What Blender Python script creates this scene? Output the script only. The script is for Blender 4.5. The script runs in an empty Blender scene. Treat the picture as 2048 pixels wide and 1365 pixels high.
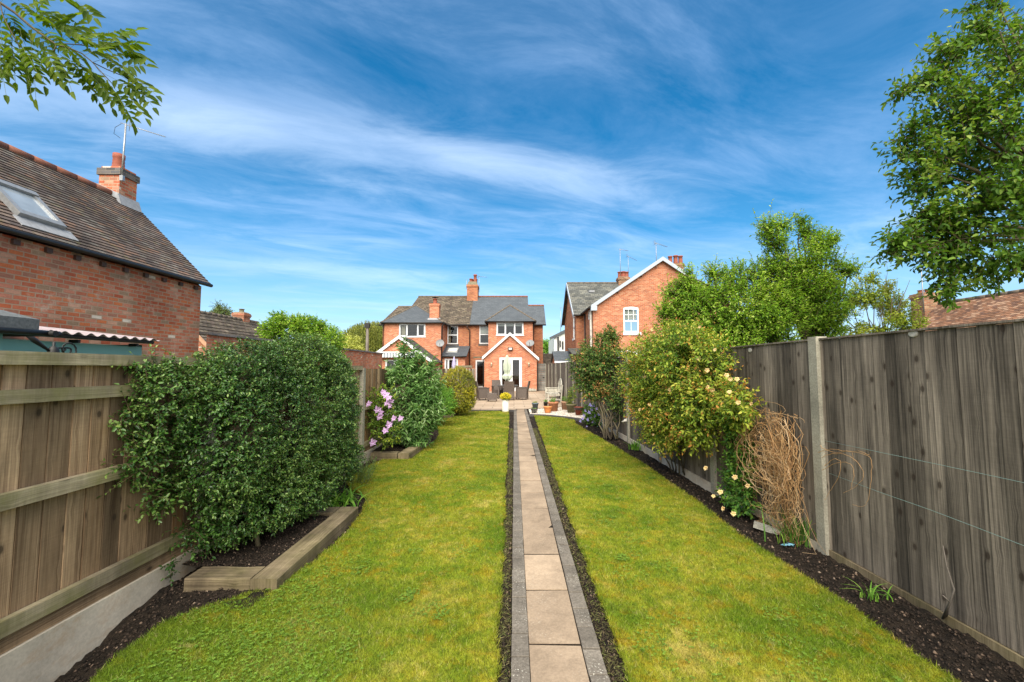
import bpy, math, random
import numpy as np
from mathutils import Vector, Matrix, noise as mnoise
R = math.radians
random.seed(7)
rng = np.random.default_rng(7)
sc = bpy.context.scene
col = sc.collection

# ------------------------------------------------------------------ camera, sky, sun, exposure
F, VPX, EYE = 840.0, 1028.0, 1.65
PITCH = math.atan(55.5 / F)
YAW = math.atan((VPX - 1024) / F)
cam = bpy.data.cameras.new('camera'); cam_o = bpy.data.objects.new('camera', cam); col.objects.link(cam_o)
cam.sensor_width = 36.0; cam.lens = F * 36.0 / 2048.0; cam.clip_start = 0.05; cam.clip_end = 3000
cam_o.location = (0, 0, EYE); cam_o.rotation_euler = (R(90) + PITCH, 0, YAW)
sc.camera = cam_o

SUN_EL, SUN_AZ = R(46), R(184)      # azimuth from +Y clockwise: behind the camera, a thin bright overcast in front of it
w = bpy.data.worlds.new("World"); sc.world = w; w.use_nodes = True
nt = w.node_tree; nt.nodes.clear()
def N(tree, typ, **kw):
    n = tree.nodes.new(typ)
    for k, v in kw.items():
        if hasattr(n, k): setattr(n, k, v)
    return n
def setin(n, **kw):
    for k, v in kw.items(): n.inputs[k.replace('_', ' ')].default_value = v
def math_(t, op, a, b=None, c=None, clamp=False):
    n = t.nodes.new('ShaderNodeMath'); n.operation = op; n.use_clamp = clamp
    for i, v in enumerate((a, b, c)):
        if v is None: continue
        if isinstance(v, (int, float)): n.inputs[i].default_value = v
        else: t.links.new(v, n.inputs[i])
    return n.outputs[0]
def mixc(t, fac, a, b, mode='MIX'):
    n = t.nodes.new('ShaderNodeMix'); n.data_type = 'RGBA'; n.blend_type = mode
    for i, v in ((0, fac), (6, a), (7, b)):
        if isinstance(v, (int, float)): n.inputs[i].default_value = v
        elif isinstance(v, tuple): n.inputs[i].default_value = (*v[:3], 1)
        else: t.links.new(v, n.inputs[i])
    return n.outputs[2]
def ramp(t, fac, stops, interp='LINEAR'):
    n = t.nodes.new('ShaderNodeValToRGB'); n.color_ramp.interpolation = interp
    e = n.color_ramp.elements
    while len(e) < len(stops): e.new(0.5)
    for el, (p, c) in zip(e, stops):
        el.position = p; el.color = (*c, 1) if isinstance(c, tuple) else (c, c, c, 1)
    t.links.new(fac, n.inputs[0])
    return n.outputs[0]
sky = N(nt, 'ShaderNodeTexSky', sky_type='NISHITA', sun_disc=False, sun_elevation=SUN_EL, sun_rotation=SUN_AZ,
        altitude=200, air_density=1.0, dust_density=0.6, ozone_density=2.5)
hs = N(nt, 'ShaderNodeHueSaturation'); setin(hs, Hue=0.490, Saturation=1.45, Value=0.93); nt.links.new(sky.outputs[0], hs.inputs['Color'])
tc = N(nt, 'ShaderNodeTexCoord'); sp = N(nt, 'ShaderNodeSeparateXYZ'); nt.links.new(tc.outputs['Generated'], sp.inputs[0])
zz = math_(nt, 'ADD', math_(nt, 'MAXIMUM', sp.outputs[2], 0.0), 0.05)
cx = math_(nt, 'DIVIDE', sp.outputs[0], zz); cy = math_(nt, 'DIVIDE', sp.outputs[1], zz)
# cloud layer coordinates, turned so that u runs along the streaks of cirrus
a = R(22)
cu = math_(nt, 'ADD', math_(nt, 'MULTIPLY', cx, math.cos(a)), math_(nt, 'MULTIPLY', cy, math.sin(a)))
cv = math_(nt, 'SUBTRACT', math_(nt, 'MULTIPLY', cy, math.cos(a)), math_(nt, 'MULTIPLY', cx, math.sin(a)))
cmb = N(nt, 'ShaderNodeCombineXYZ'); nt.links.new(cu, cmb.inputs[0]); nt.links.new(cv, cmb.inputs[1])
def noise_(t, vec, scale, detail=6, rough=0.6, dist=0.0, sx=1, sy=1, sz=1, off=(0, 0, 0)):
    mp = t.nodes.new('ShaderNodeMapping'); mp.inputs['Scale'].default_value = (sx, sy, sz); mp.inputs['Location'].default_value = off
    t.links.new(vec, mp.inputs['Vector'])
    n = t.nodes.new('ShaderNodeTexNoise'); n.inputs['Scale'].default_value = scale; n.inputs['Detail'].default_value = detail
    n.inputs['Roughness'].default_value = rough; n.inputs['Distortion'].default_value = dist
    t.links.new(mp.outputs[0], n.inputs['Vector']); return n.outputs[0]
wisps = noise_(nt, cmb.outputs[0], 2.0, 11, 0.66, 0.55, 0.55, 1.25, off=(3.1, 1.2, 0))
broad = noise_(nt, cmb.outputs[0], 0.55, 4, 0.55, 0.3, 0.7, 1.0, off=(0.4, 5.2, 0))
def band(v0, wd, u0=None, ul=None):
    d = math_(nt, 'DIVIDE', math_(nt, 'SUBTRACT', cv, v0), wd)
    g = math_(nt, 'EXPONENT', math_(nt, 'MULTIPLY', math_(nt, 'MULTIPLY', d, d), -1.0))
    if u0 is not None:
        e = math_(nt, 'DIVIDE', math_(nt, 'SUBTRACT', cu, u0), ul)
        g = math_(nt, 'MULTIPLY', g, math_(nt, 'EXPONENT', math_(nt, 'MULTIPLY', math_(nt, 'MULTIPLY', e, e), -1.0)))
    return g
bands = math_(nt, 'ADD', band(1.72, 0.17, -0.2, 1.5), math_(nt, 'MULTIPLY', band(2.5, 0.16, 0.2, 1.2), 0.5))
bands = math_(nt, 'ADD', bands, math_(nt, 'MULTIPLY', band(3.75, 0.22, -0.6, 2.0), 0.75))
bands = math_(nt, 'ADD', bands, math_(nt, 'MULTIPLY', band(5.2, 0.35, 0.0, 3.0), 0.5))
m1 = math_(nt, 'ADD', math_(nt, 'MULTIPLY', bands, 0.24), math_(nt, 'ADD', math_(nt, 'MULTIPLY', wisps, 0.75), math_(nt, 'MULTIPLY', broad, 0.42)))
mask = ramp(nt, m1, [(0.46, 0.03), (0.57, 0.14), (0.70, 0.34), (1.0, 0.62)])
grey = noise_(nt, cmb.outputs[0], 0.8, 4, 0.5, 0.4, 0.45, 1.3, off=(7.7, 2.1, 0))
ccol = mixc(nt, ramp(nt, grey, [(0.38, 0.0), (0.62, 1.0)]), (5.3, 6.5, 8.3), (2.7, 4.1, 6.5))
skyc = mixc(nt, mask, hs.outputs[0], ccol)
low = math_(nt, 'MULTIPLY', ramp(nt, sp.outputs[2], [(0.02, 0.55), (0.30, 0.0)]), ramp(nt, grey, [(0.35, 0.55), (0.6, 1.0)]))
skyc = mixc(nt, low, skyc, (3.3, 4.7, 6.5))
# unseen white cloud added overhead and behind the camera as neutral fill light
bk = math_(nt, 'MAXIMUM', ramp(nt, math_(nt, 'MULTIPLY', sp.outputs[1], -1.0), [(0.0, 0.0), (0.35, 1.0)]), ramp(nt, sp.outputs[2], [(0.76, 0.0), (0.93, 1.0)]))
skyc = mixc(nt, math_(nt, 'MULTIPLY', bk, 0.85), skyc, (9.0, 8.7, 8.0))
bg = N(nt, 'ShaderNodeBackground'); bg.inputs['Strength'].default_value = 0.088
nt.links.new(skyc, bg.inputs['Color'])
wo = N(nt, 'ShaderNodeOutputWorld'); nt.links.new(bg.outputs[0], wo.inputs['Surface'])

sun = bpy.data.lights.new('sun', 'SUN'); sun.energy = 3.2; sun.angle = R(60); sun.color = (1.0, 0.93, 0.81)
sun_o = bpy.data.objects.new('sun', sun); col.objects.link(sun_o)
sd = Vector((math.sin(SUN_AZ) * math.cos(SUN_EL), math.cos(SUN_AZ) * math.cos(SUN_EL), math.sin(SUN_EL)))
sun_o.rotation_euler = sd.to_track_quat('Z', 'Y').to_euler(); sun_o.location = (0, -5, 30)
sc.view_settings.view_transform = 'Standard'; sc.view_settings.look = 'None'
sc.view_settings.exposure = 1.12; sc.view_settings.gamma = 1.0

# ------------------------------------------------------------------ surveying: photo pixel + known distance -> metres
def ray(x, y):
    u = x - 1024; v = y - 682.5
    fy = F * math.cos(PITCH) + v * math.sin(PITCH); fz = F * math.sin(PITCH) - v * math.cos(PITCH)
    c, s = math.cos(YAW), math.sin(YAW)
    return (u * c - fy * s, fy * c + u * s, fz)
def G(x, y, z=0.0):
    r = ray(x, y); t = (z - EYE) / r[2]; return Vector((r[0] * t, r[1] * t, z))
def A(x, y, Y):
    r = ray(x, y); t = Y / r[1]; return Vector((r[0] * t, Y, EYE + r[2] * t))
def AX(x, y, X):
    r = ray(x, y); t = X / r[0]; return Vector((X, r[1] * t, EYE + r[2] * t))
def ZX(x, y, Y): p = A(x, y, Y); return p.x, p.z

# ------------------------------------------------------------------ scene graph helpers
ORG = {}
def tag(o, label=None, cat=None, group=None, kind=None):
    if label: o['label'] = label
    if cat: o['category'] = cat
    if group: o['group'] = group
    if kind: o['kind'] = kind
    return o
def thing(name, loc, label, cat, group=None):
    o = bpy.data.objects.new(name, None); col.objects.link(o); o.location = loc
    o.empty_display_size = 0.2; ORG[o.name] = Vector(loc)
    return tag(o, label, cat, group)
def copy_tree(o, parent=None):
    c = o.copy(); col.objects.link(c)
    if parent: c.parent = parent
    for ch in list(o.children): copy_tree(ch, c)
    return c
def link_mesh(name, me, parent=None, org=None):
    o = bpy.data.objects.new(name, me); col.objects.link(o)
    if parent is not None:
        o.parent = parent; ORG[o.name] = ORG[parent.name]
    else:
        ORG[o.name] = Vector(org or (0, 0, 0)); o.location = ORG[o.name]
    return o
def np_mesh(name, verts, faces, mat, parent=None, org=None, tint=None, uv=None, smooth=False):
    """verts (N,3), faces (M,k) with one k; tint per vertex; uv per loop"""
    verts = np.asarray(verts, dtype=np.float32); faces = np.asarray(faces, dtype=np.int32)
    base = ORG[parent.name] if parent is not None else Vector(org or (0, 0, 0))
    me = bpy.data.meshes.new(name); M, k = faces.shape
    me.vertices.add(len(verts)); me.vertices.foreach_set('co', (verts - np.array(base, dtype=np.float32)).ravel())
    me.loops.add(M * k); me.loops.foreach_set('vertex_index', faces.ravel())
    me.polygons.add(M); me.polygons.foreach_set('loop_start', np.arange(0, M * k, k, dtype=np.int32))
    if tint is not None:
        at = me.attributes.new('tint', 'FLOAT', 'POINT'); at.data.foreach_set('value', np.asarray(tint, dtype=np.float32))
    if uv is not None:
        l = me.uv_layers.new(name='UVMap'); l.data.foreach_set('uv', np.asarray(uv, dtype=np.float32).ravel())
    me.update(calc_edges=True); me.materials.append(mat)
    if smooth: me.polygons.foreach_set('use_smooth', np.ones(M, dtype=bool))
    return link_mesh(name, me, parent, org)

class MB:
    """collects polygons in world metres; build() links them as ONE mesh object"""
    def __init__(s, xf=None): s.v = []; s.f = []; s.uv = []; s.t = []; s.xf = xf; s.cur = 0.5; s.uo = (0, 0); s.sm = []
    def face(s, pts, uv=None, smooth=False):
        if s.xf: pts = [s.xf(*p) for p in pts]
        pts = [Vector(p) for p in pts]
        n = Vector((0, 0, 0))
        for i in range(len(pts)):
            p, q = pts[i], pts[(i + 1) % len(pts)]
            n += Vector(((p.y - q.y) * (p.z + q.z), (p.z - q.z) * (p.x + q.x), (p.x - q.x) * (p.y + q.y)))
        if n.length < 1e-12: n = Vector((0, 0, 1))
        n.normalize()
        if uv is None:
            if abs(n.z) > 0.97: t, b = Vector((1, 0, 0)), Vector((0, 1, 0))
            else:
                if n.z < -0.02: n = -n
                t = Vector((0, 0, 1)).cross(n)
                if abs(t.x) >= abs(t.y) and t.x < 0 or abs(t.x) < abs(t.y) and t.y < 0: t = -t
                t.normalize(); b = n.cross(t)
                if b.z < 0: b = -b
            uv = [(p.dot(t) + s.uo[0], p.dot(b) + s.uo[1]) for p in pts]
        i = len(s.v); s.v += pts; s.f.append(list(range(i, i + len(pts)))); s.uv += uv; s.t += [s.cur] * len(pts); s.sm.append(smooth)
    def box(s, a, b, skip=''):
        x0, y0, z0 = [min(p, q) for p, q in zip(a, b)]; x1, y1, z1 = [max(p, q) for p, q in zip(a, b)]
        s.hexa([(x0, y0, z0), (x1, y0, z0), (x1, y1, z0), (x0, y1, z0), (x0, y0, z1), (x1, y0, z1), (x1, y1, z1), (x0, y1, z1)])
    def hexa(s, p):
        for q in ((0, 3, 2, 1), (4, 5, 6, 7), (0, 1, 5, 4), (1, 2, 6, 5), (2, 3, 7, 6), (3, 0, 4, 7)): s.face([p[i] for i in q])
    def beam(s, p, q, wd, ht, up=(0, 0, 1)):
        p, q = Vector(p), Vector(q); d = (q - p).normalized(); sd_ = d.cross(Vector(up))
        if sd_.length < 1e-4: sd_ = Vector((1, 0, 0))
        sd_.normalize(); u = sd_.cross(d); a_, c_ = sd_ * wd / 2, u * ht / 2
        s.hexa([p - a_ - c_, p + a_ - c_, q + a_ - c_, q - a_ - c_, p - a_ + c_, p + a_ + c_, q + a_ + c_, q - a_ + c_])
    def tube(s, pts, rad, n=8, caps=True):
        pts = [Vector(p) for p in pts]; rad = rad if isinstance(rad, (list, tuple)) else [rad] * len(pts)
        rings = []; ref = Vector((0.13, 0.21, 0.97))
        for i, p in enumerate(pts):
            d = (pts[min(i + 1, len(pts) - 1)] - pts[max(i - 1, 0)])
            if d.length < 1e-9: d = Vector((0, 0, 1))
            d.normalize(); u = d.cross(ref)
            if u.length < 0.05: u = d.cross(Vector((1, 0, 0)))
            u.normalize(); v = d.cross(u)
            rings.append([p + (u * math.cos(k * 2 * math.pi / n) + v * math.sin(k * 2 * math.pi / n)) * rad[i] for k in range(n)])
        L = 0
        for i in range(len(rings) - 1):
            L2 = L + (pts[i + 1] - pts[i]).length
            for k in range(n):
                j = (k + 1) % n; c = 2 * math.pi * rad[i] / n
                s.face([rings[i][k], rings[i][j], rings[i + 1][j], rings[i + 1][k]], uv=[(k * c, L), (k * c + c, L), (k * c + c, L2), (k * c, L2)], smooth=True)
            L = L2
        if caps: s.face(rings[0][::-1]); s.face(rings[-1])
    def lathe(s, c, prof, n=24):
        """prof = [(r, z)...] about the vertical axis through c"""
        c = Vector(c)
        for i in range(len(prof) - 1):
            (r0, z0), (r1, z1) = prof[i], prof[i + 1]
            for k in range(n):
                a0, a1 = 2 * math.pi * k / n, 2 * math.pi * (k + 1) / n
                P = lambda r, a_, z: c + Vector((r * math.cos(a_), r * math.sin(a_), z))
                q = [P(r0, a0, z0), P(r0, a1, z0), P(r1, a1, z1), P(r1, a0, z1)]
                if r1 < 1e-5: q = q[:3]
                elif r0 < 1e-5: q = [q[0], q[2], q[3]]
                s.face(q, uv=[(a_ * max(r0, r1), z) for a_, z in ((a0, z0), (a1, z0), (a1, z1), (a0, z1))][:len(q)], smooth=True)
    def build(s, name, mat, parent=None, org=None):
        base = ORG[parent.name] if parent is not None else Vector(org or (0, 0, 0))
        me = bpy.data.meshes.new(name); me.from_pydata([tuple(p - base) for p in s.v], [], s.f)
        l = me.uv_layers.new(name='UVMap'); l.data.foreach_set('uv', np.array(s.uv, dtype=np.float32).ravel())
        at = me.attributes.new('tint', 'FLOAT', 'POINT'); at.data.foreach_set('value', np.array(s.t, dtype=np.float32))
        me.polygons.foreach_set('use_smooth', np.array(s.sm, dtype=bool))
        if any(s.sm):      # weld so that smooth faces share vertices
            import bmesh
            bm = bmesh.new(); bm.from_mesh(me); bmesh.ops.remove_doubles(bm, verts=bm.verts, dist=1e-5); bm.to_mesh(me); bm.free()
        me.materials.append(mat); me.update()
        return link_mesh(name, me, parent, org)
def FY(Y):   # drawing plane of a wall that faces the camera: (u, depth, z) -> world
    return lambda u, d, z: (u, Y + d, z)
def FX(X, sgn=1):   # plane of a wall whose outside looks along -X (sgn 1) or +X (sgn -1)
    return lambda u, d, z: (X + d * sgn, u, z)

# ------------------------------------------------------------------ materials
def new_mat(name):
    m = bpy.data.materials.new(name); m.use_nodes = True; t = m.node_tree
    return m, t, t.nodes['Principled BSDF']
def UVc(t, name='UV'): return N(t, 'ShaderNodeTexCoord').outputs[name]
def attr(t, name='tint'):
    n = t.nodes.new('ShaderNodeAttribute'); n.attribute_name = name; return n.outputs['Fac']
def bump(t, b, h, strength=0.4, dist=0.01):
    n = t.nodes.new('ShaderNodeBump'); n.inputs['Strength'].default_value = strength; n.inputs['Distance'].default_value = dist
    t.links.new(h, n.inputs['Height']); t.links.new(n.outputs[0], b.inputs['Normal'])
def mul(t, c, f): return mixc(t, 1.0, c, f, 'MULTIPLY')
def plain(name, c, rough=0.6, var=0.18, scale=6.0, metal=0.0, spec=0.4, bmp=0.0, obj=True):
    m, t, b = new_mat(name)
    co = UVc(t, 'Object')
    n = noise_(t, co, scale, 6, 0.65)
    c1 = tuple(x * (1 - var) for x in c); c2 = tuple(min(1, x * (1 + var)) for x in c)
    t.links.new(ramp(t, n, [(0.3, c1), (0.7, c2)]), b.inputs['Base Color'])
    b.inputs['Roughness'].default_value = rough; b.inputs['Metallic'].default_value = metal; b.inputs['Specular IOR Level'].default_value = spec
    if bmp: bump(t, b, noise_(t, co, scale * 8, 5, 0.6), bmp, 0.005)
    return m
def brick_mat(name, cols, mortar, bw=0.225, bh=0.075, ms=0.011, offs=0.5, stain=0.35, rough=0.88, moss=None, bstr=0.6, stops=None):
    m, t, b = new_mat(name); uv = UVc(t)
    # a slight waver so that courses are not ruled lines
    wn = t.nodes.new('ShaderNodeTexNoise'); wn.inputs['Scale'].default_value = 3.0; t.links.new(uv, wn.inputs['Vector'])
    wv = N(t, 'ShaderNodeVectorMath', operation='MULTIPLY_ADD'); t.links.new(wn.outputs['Color'], wv.inputs[0])
    wv.inputs[1].default_value = (0.012, 0.012, 0); t.links.new(uv, wv.inputs[2])
    br = t.nodes.new('ShaderNodeTexBrick'); br.offset = offs; t.links.new(wv.outputs[0], br.inputs['Vector'])
    for k, v in (('Color1', (0, 0, 0, 1)), ('Color2', (1, 1, 1, 1)), ('Mortar', (0, 0, 0, 1)), ('Scale', 1.0), ('Mortar Size', ms), ('Mortar Smooth', 0.15), ('Bias', 0.0), ('Brick Width', bw), ('Row Height', bh)):
        br.inputs[k].default_value = v
    k = len(cols); c = ramp(t, br.outputs['Color'], stops or [(i / k, cc) for i, cc in enumerate(cols)], 'CONSTANT')
    fine = noise_(t, uv, 38, 5, 0.7); big = noise_(t, uv, 0.9, 5, 0.6)
    c = mul(t, c, ramp(t, fine, [(0.3, 0.8), (0.7, 1.15)]))
    c = mixc(t, math_(t, 'MULTIPLY', ramp(t, noise_(t, uv, 6, 5, 0.7), [(0.5, 0.0), (0.75, 1.0)]), 0.35), c, mortar)
    c = mixc(t, br.outputs['Fac'], c, mortar)
    c = mul(t, c, ramp(t, big, [(0.3, 1 - stain), (0.7, 1 + stain * 0.4)]))
    if stops:      # patches of old limewash and salty bloom
        c = mixc(t, math_(t, 'MULTIPLY', ramp(t, noise_(t, uv, 1.7, 8, 0.78, off=(3, 1, 0)), [(0.52, 0.0), (0.66, 1.0)]), ramp(t, noise_(t, uv, 9, 5, 0.7), [(0.42, 0.1), (0.6, 0.65)])), c, (0.60, 0.46, 0.36))
    if moss:
        mm = ramp(t, noise_(t, uv, 4.5, 7, 0.75), [(0.56, 0.0), (0.66, 0.8)])
        c = mixc(t, mm, c, moss)
    t.links.new(c, b.inputs['Base Color']); b.inputs['Roughness'].default_value = rough; b.inputs['Specular IOR Level'].default_value = 0.25
    hgt = math_(t, 'SUBTRACT', math_(t, 'MULTIPLY', fine, 0.35), br.outputs['Fac'])
    bump(t, b, hgt, bstr, 0.008)
    return m
def wood_mat(name, dark, light, knot=1.0, green=0.0, grain=1.0, rust=0.0, rough=0.85):
    """uv: u across the board, v along the grain; every board has its own uv offset and tint"""
    m, t, b = new_mat(name); uv = UVc(t)
    vor = t.nodes.new('ShaderNodeTexVoronoi'); vor.voronoi_dimensions = '2D'; mp = t.nodes.new('ShaderNodeMapping'); mp.inputs['Scale'].default_value = (7.5, 4.4, 1)
    t.links.new(uv, mp.inputs[0]); t.links.new(mp.outputs[0], vor.inputs['Vector']); vor.inputs['Scale'].default_value = 1.0; vor.inputs['Randomness'].default_value = 0.9
    d = vor.outputs['Distance']
    cm = N(t, 'ShaderNodeCombineXYZ'); t.links.new(math_(t, 'MULTIPLY', ramp(t, d, [(0.0, 1.0), (0.26, 0.0)]), 0.010), cm.inputs[0])
    va = N(t, 'ShaderNodeVectorMath', operation='ADD'); t.links.new(uv, va.inputs[0]); t.links.new(cm.outputs[0], va.inputs[1])
    g1 = noise_(t, va.outputs[0], 1.0, 8, 0.72, 0.0, 120, 1.1)
    g2 = noise_(t, va.outputs[0], 1.0, 6, 0.66, 0.0, 30, 0.5, off=(4, 2, 0))
    saw = noise_(t, uv, 1.0, 2, 0.5, 0.0, 6, 110)
    c = ramp(t, math_(t, 'ADD', math_(t, 'MULTIPLY', g1, 0.55 * grain), math_(t, 'MULTIPLY', g2, 0.45)), [(0.38, dark), (0.63, light)])
    c = mul(t, c, ramp(t, attr(t), [(0.0, 0.45), (1.0, 1.45)]))
    c = mul(t, c, ramp(t, saw, [(0.3, 0.93), (0.7, 1.05)]))
    c = mul(t, c, ramp(t, noise_(t, N(t, 'ShaderNodeTexCoord').outputs['Object'], 1.3, 6, 0.7, 0.2, 1.6, 1.6, .45), [(0.38, 0.62), (0.62, 1.3)]))
    if rust: c = mixc(t, math_(t, 'MULTIPLY', math_(t, 'MULTIPLY', ramp(t, g2, [(0.40, 0.2), (0.58, 1.0)]), ramp(t, attr(t), [(0.46, 0.0), (0.48, 1.0), (0.60, 1.0), (0.62, 0.0)])), rust), c, (0.27, 0.125, 0.035))
    if knot:
        k = ramp(t, d, [(0.0, 1.0), (0.075, 0.95), (0.11, 0.4), (0.19, 0.0)])
        # only some cells hold a knot
        kk = math_(t, 'MULTIPLY', k, ramp(t, vor.outputs['Color'], [(0.56, 0.0), (0.58, 1.0)]))
        c = mixc(t, math_(t, 'MULTIPLY', kk, 0.8 * knot), c, (0.028, 0.018, 0.012))
    if green:
        gm = ramp(t, noise_(t, N(t, 'ShaderNodeTexCoord').outputs['Object'], 3.0, 6, 0.7), [(0.42, 0.0), (0.66, 1.0)])
        c = mixc(t, math_(t, 'MULTIPLY', gm, green), c, (0.16, 0.17, 0.03))
    t.links.new(c, b.inputs['Base Color']); b.inputs['Roughness'].default_value = rough; b.inputs['Specular IOR Level'].default_value = 0.25
    bump(t, b, math_(t, 'ADD', g1, math_(t, 'MULTIPLY', saw, 0.25)), 0.45, 0.004)
    return m
def leaf_mat(name, stops, trans=0.3, rough=0.45, spec=0.35, patch=0.0, gain=1.35):
    stops = [(p_, tuple(min(1.0, v_ * gain) for v_ in c_)) for p_, c_ in stops]
    m, t, b = new_mat(name)
    c = ramp(t, attr(t), stops)
    if patch:
        n = noise_(t, UVc(t, 'Object'), 1.6, 4, 0.6); c = mul(t, c, ramp(t, n, [(0.3, 1 - patch), (0.7, 1 + patch)]))
    t.links.new(c, b.inputs['Base Color']); b.inputs['Roughness'].default_value = rough + .1; b.inputs['Specular IOR Level'].default_value = spec * .6
    tr = t.nodes.new('ShaderNodeBsdfTranslucent'); t.links.new(mul(t, c, (1.25, 1.3, 0.6)), tr.inputs[0])
    mx = t.nodes.new('ShaderNodeMixShader'); mx.inputs[0].default_value = trans
    t.links.new(b.outputs[0], mx.inputs[1]); t.links.new(tr.outputs[0], mx.inputs[2])
    t.links.new(mx.outputs[0], t.nodes['Material Output'].inputs['Surface'])
    return m
def glass_mat():
    m, t, b = new_mat('window_glass')
    tr = t.nodes.new('ShaderNodeBsdfTransparent'); tr.inputs[0].default_value = (0.62, 0.66, 0.66, 1)
    gl = t.nodes.new('ShaderNodeBsdfGlossy'); gl.inputs['Roughness'].default_value = 0.02; gl.inputs[0].default_value = (0.9, 0.95, 1, 1)
    lw = t.nodes.new('ShaderNodeLayerWeight'); lw.inputs[0].default_value = 0.2
    mx = t.nodes.new('ShaderNodeMixShader'); t.links.new(math_(t, 'ADD', math_(t, 'MULTIPLY', lw.outputs['Fresnel'], 0.7), 0.07, clamp=True), mx.inputs[0])
    t.links.new(tr.outputs[0], mx.inputs[1]); t.links.new(gl.outputs[0], mx.inputs[2]); t.links.new(mx.outputs[0], t.nodes['Material Output'].inputs['Surface'])
    return m
M = {}
M['glass'] = glass_mat()
M['brick_orange'] = brick_mat('orange_brick', [(0.43, 0.11, 0.045), (0.49, 0.135, 0.055), (0.54, 0.17, 0.07), (0.38, 0.095, 0.042), (0.51, 0.15, 0.062), (0.58, 0.24, 0.13)], (0.48, 0.31, 0.22), stain=0.14)
M['brick_red'] = brick_mat('red_brick', [(0.36, 0.10, 0.04), (0.45, 0.14, 0.055), (0.50, 0.18, 0.07), (0.30, 0.08, 0.035), (0.42, 0.12, 0.05)], (0.36, 0.24, 0.16), stain=0.25)
M['brick_pale'] = brick_mat('weathered_orange_brick', [(0.42, 0.12, 0.05), (0.48, 0.15, 0.065), (0.34, 0.095, 0.045), (0.55, 0.23, 0.12), (0.41, 0.115, 0.05), (0.47, 0.145, 0.065)], (0.40, 0.26, 0.18), stain=0.2)
M['brick_old'] = brick_mat('old_handmade_brick', [(0.30, 0.075, 0.035), (0.40, 0.12, 0.06), (0.24, 0.10, 0.06), (0.36, 0.085, 0.035), (0.42, 0.18, 0.11), (0.34, 0.10, 0.05), (0.20, 0.13, 0.085), (0.43, 0.13, 0.05), (0.48, 0.27, 0.19), (0.37, 0.10, 0.045), (0.66, 0.56, 0.46)], (0.40, 0.27, 0.185), bw=0.198, bh=0.075, ms=0.010, stain=0.35, bstr=0.9, stops=[(0, (0.42, 0.095, 0.045)), (.12, (0.50, 0.15, 0.08)), (.24, (0.34, 0.15, 0.10)), (.32, (0.47, 0.125, 0.055)), (.46, (0.50, 0.20, 0.13)), (.58, (0.45, 0.14, 0.08)), (.68, (0.31, 0.20, 0.13)), (.75, (0.54, 0.16, 0.065)), (.87, (0.52, 0.28, 0.19)), (.93, (0.47, 0.14, 0.075)), (.985, (0.66, 0.57, 0.48))])
M['brick_brown'] = brick_mat('sooty_brown_brick', [(0.28, 0.13, 0.07), (0.36, 0.19, 0.10), (0.22, 0.10, 0.06), (0.40, 0.24, 0.14), (0.30, 0.12, 0.06)], (0.30, 0.22, 0.15), stain=0.4)
M['brick_dark'] = brick_mat('blue_brick', [(0.07, 0.07, 0.075), (0.10, 0.10, 0.11), (0.13, 0.12, 0.12)], (0.16, 0.14, 0.12))
M['tile_old'] = brick_mat('old_plain_clay_tile', [(0.115, 0.09, 0.082), (0.145, 0.112, 0.10), (0.095, 0.078, 0.074), (0.17, 0.13, 0.11), (0.125, 0.102, 0.092), (0.19, 0.12, 0.09), (0.165, 0.148, 0.132)], (0.05, 0.035, 0.03), bw=0.165, bh=0.1, ms=0.004, stain=0.6, moss=(0.15, 0.13, 0.05))
M['tile_brown'] = brick_mat('lichened_brown_tile', [(0.115, 0.095, 0.075), (0.16, 0.13, 0.10), (0.09, 0.075, 0.06), (0.20, 0.165, 0.125), (0.13, 0.10, 0.08)], (0.03, 0.025, 0.02), bw=0.3, bh=0.2, ms=0.014, stain=0.35, moss=(0.17, 0.15, 0.06))
M['tile_rust'] = brick_mat('rusty_clay_tile', [(0.24, 0.13, 0.08), (0.33, 0.17, 0.10), (0.18, 0.10, 0.07), (0.42, 0.26, 0.17), (0.28, 0.14, 0.08)], (0.06, 0.035, 0.025), bw=0.17, bh=0.11, ms=0.006, stain=0.4)
M['slate'] = brick_mat('blue_grey_slate', [(0.082, 0.095, 0.110), (0.094, 0.108, 0.124), (0.088, 0.10, 0.115), (0.102, 0.116, 0.132)], (0.035, 0.038, 0.044), bw=0.3, bh=0.22, ms=0.006, stain=0.1, rough=0.6)
M['slate_old'] = brick_mat('old_slate', [(0.11, 0.115, 0.105), (0.15, 0.15, 0.135), (0.13, 0.135, 0.125), (0.18, 0.18, 0.155), (0.09, 0.095, 0.09)], (0.04, 0.04, 0.04), bw=0.3, bh=0.22, ms=0.010, stain=0.35, rough=0.75)
M['white'] = plain('white_upvc', (0.68, 0.70, 0.72), 0.35, 0.04)
M['render'] = plain('white_render', (0.72, 0.72, 0.70), 0.8, 0.08, 1.5)
M['black'] = plain('black_gutter', (0.016, 0.015, 0.014), 0.5, 0.2)
M['grey_metal'] = plain('galvanised_metal', (0.32, 0.33, 0.34), 0.4, 0.2, 20, metal=0.6)
M['dish'] = plain('grey_dish', (0.20, 0.21, 0.22), 0.5, 0.1)
M['lead'] = plain('lead_flashing', (0.26, 0.27, 0.29), 0.6, 0.2, 12)
M['pipe'] = plain('stained_soil_pipe', (0.42, 0.40, 0.36), 0.7, 0.35, 5)
M['brown'] = plain('brown_paint', (0.055, 0.03, 0.022), 0.5, 0.2)
M['terracotta_red'] = plain('red_clay_pot', (0.27, 0.08, 0.05), 0.8, 0.25, 14, bmp=0.3)
M['ridge'] = plain('ridge_tile', (0.22, 0.09, 0.06), 0.85, 0.35, 9, bmp=0.4)
M['ridge_dark'] = plain('dark_ridge_tile', (0.13, 0.105, 0.08), 0.85, 0.35, 9, bmp=0.4)
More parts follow.
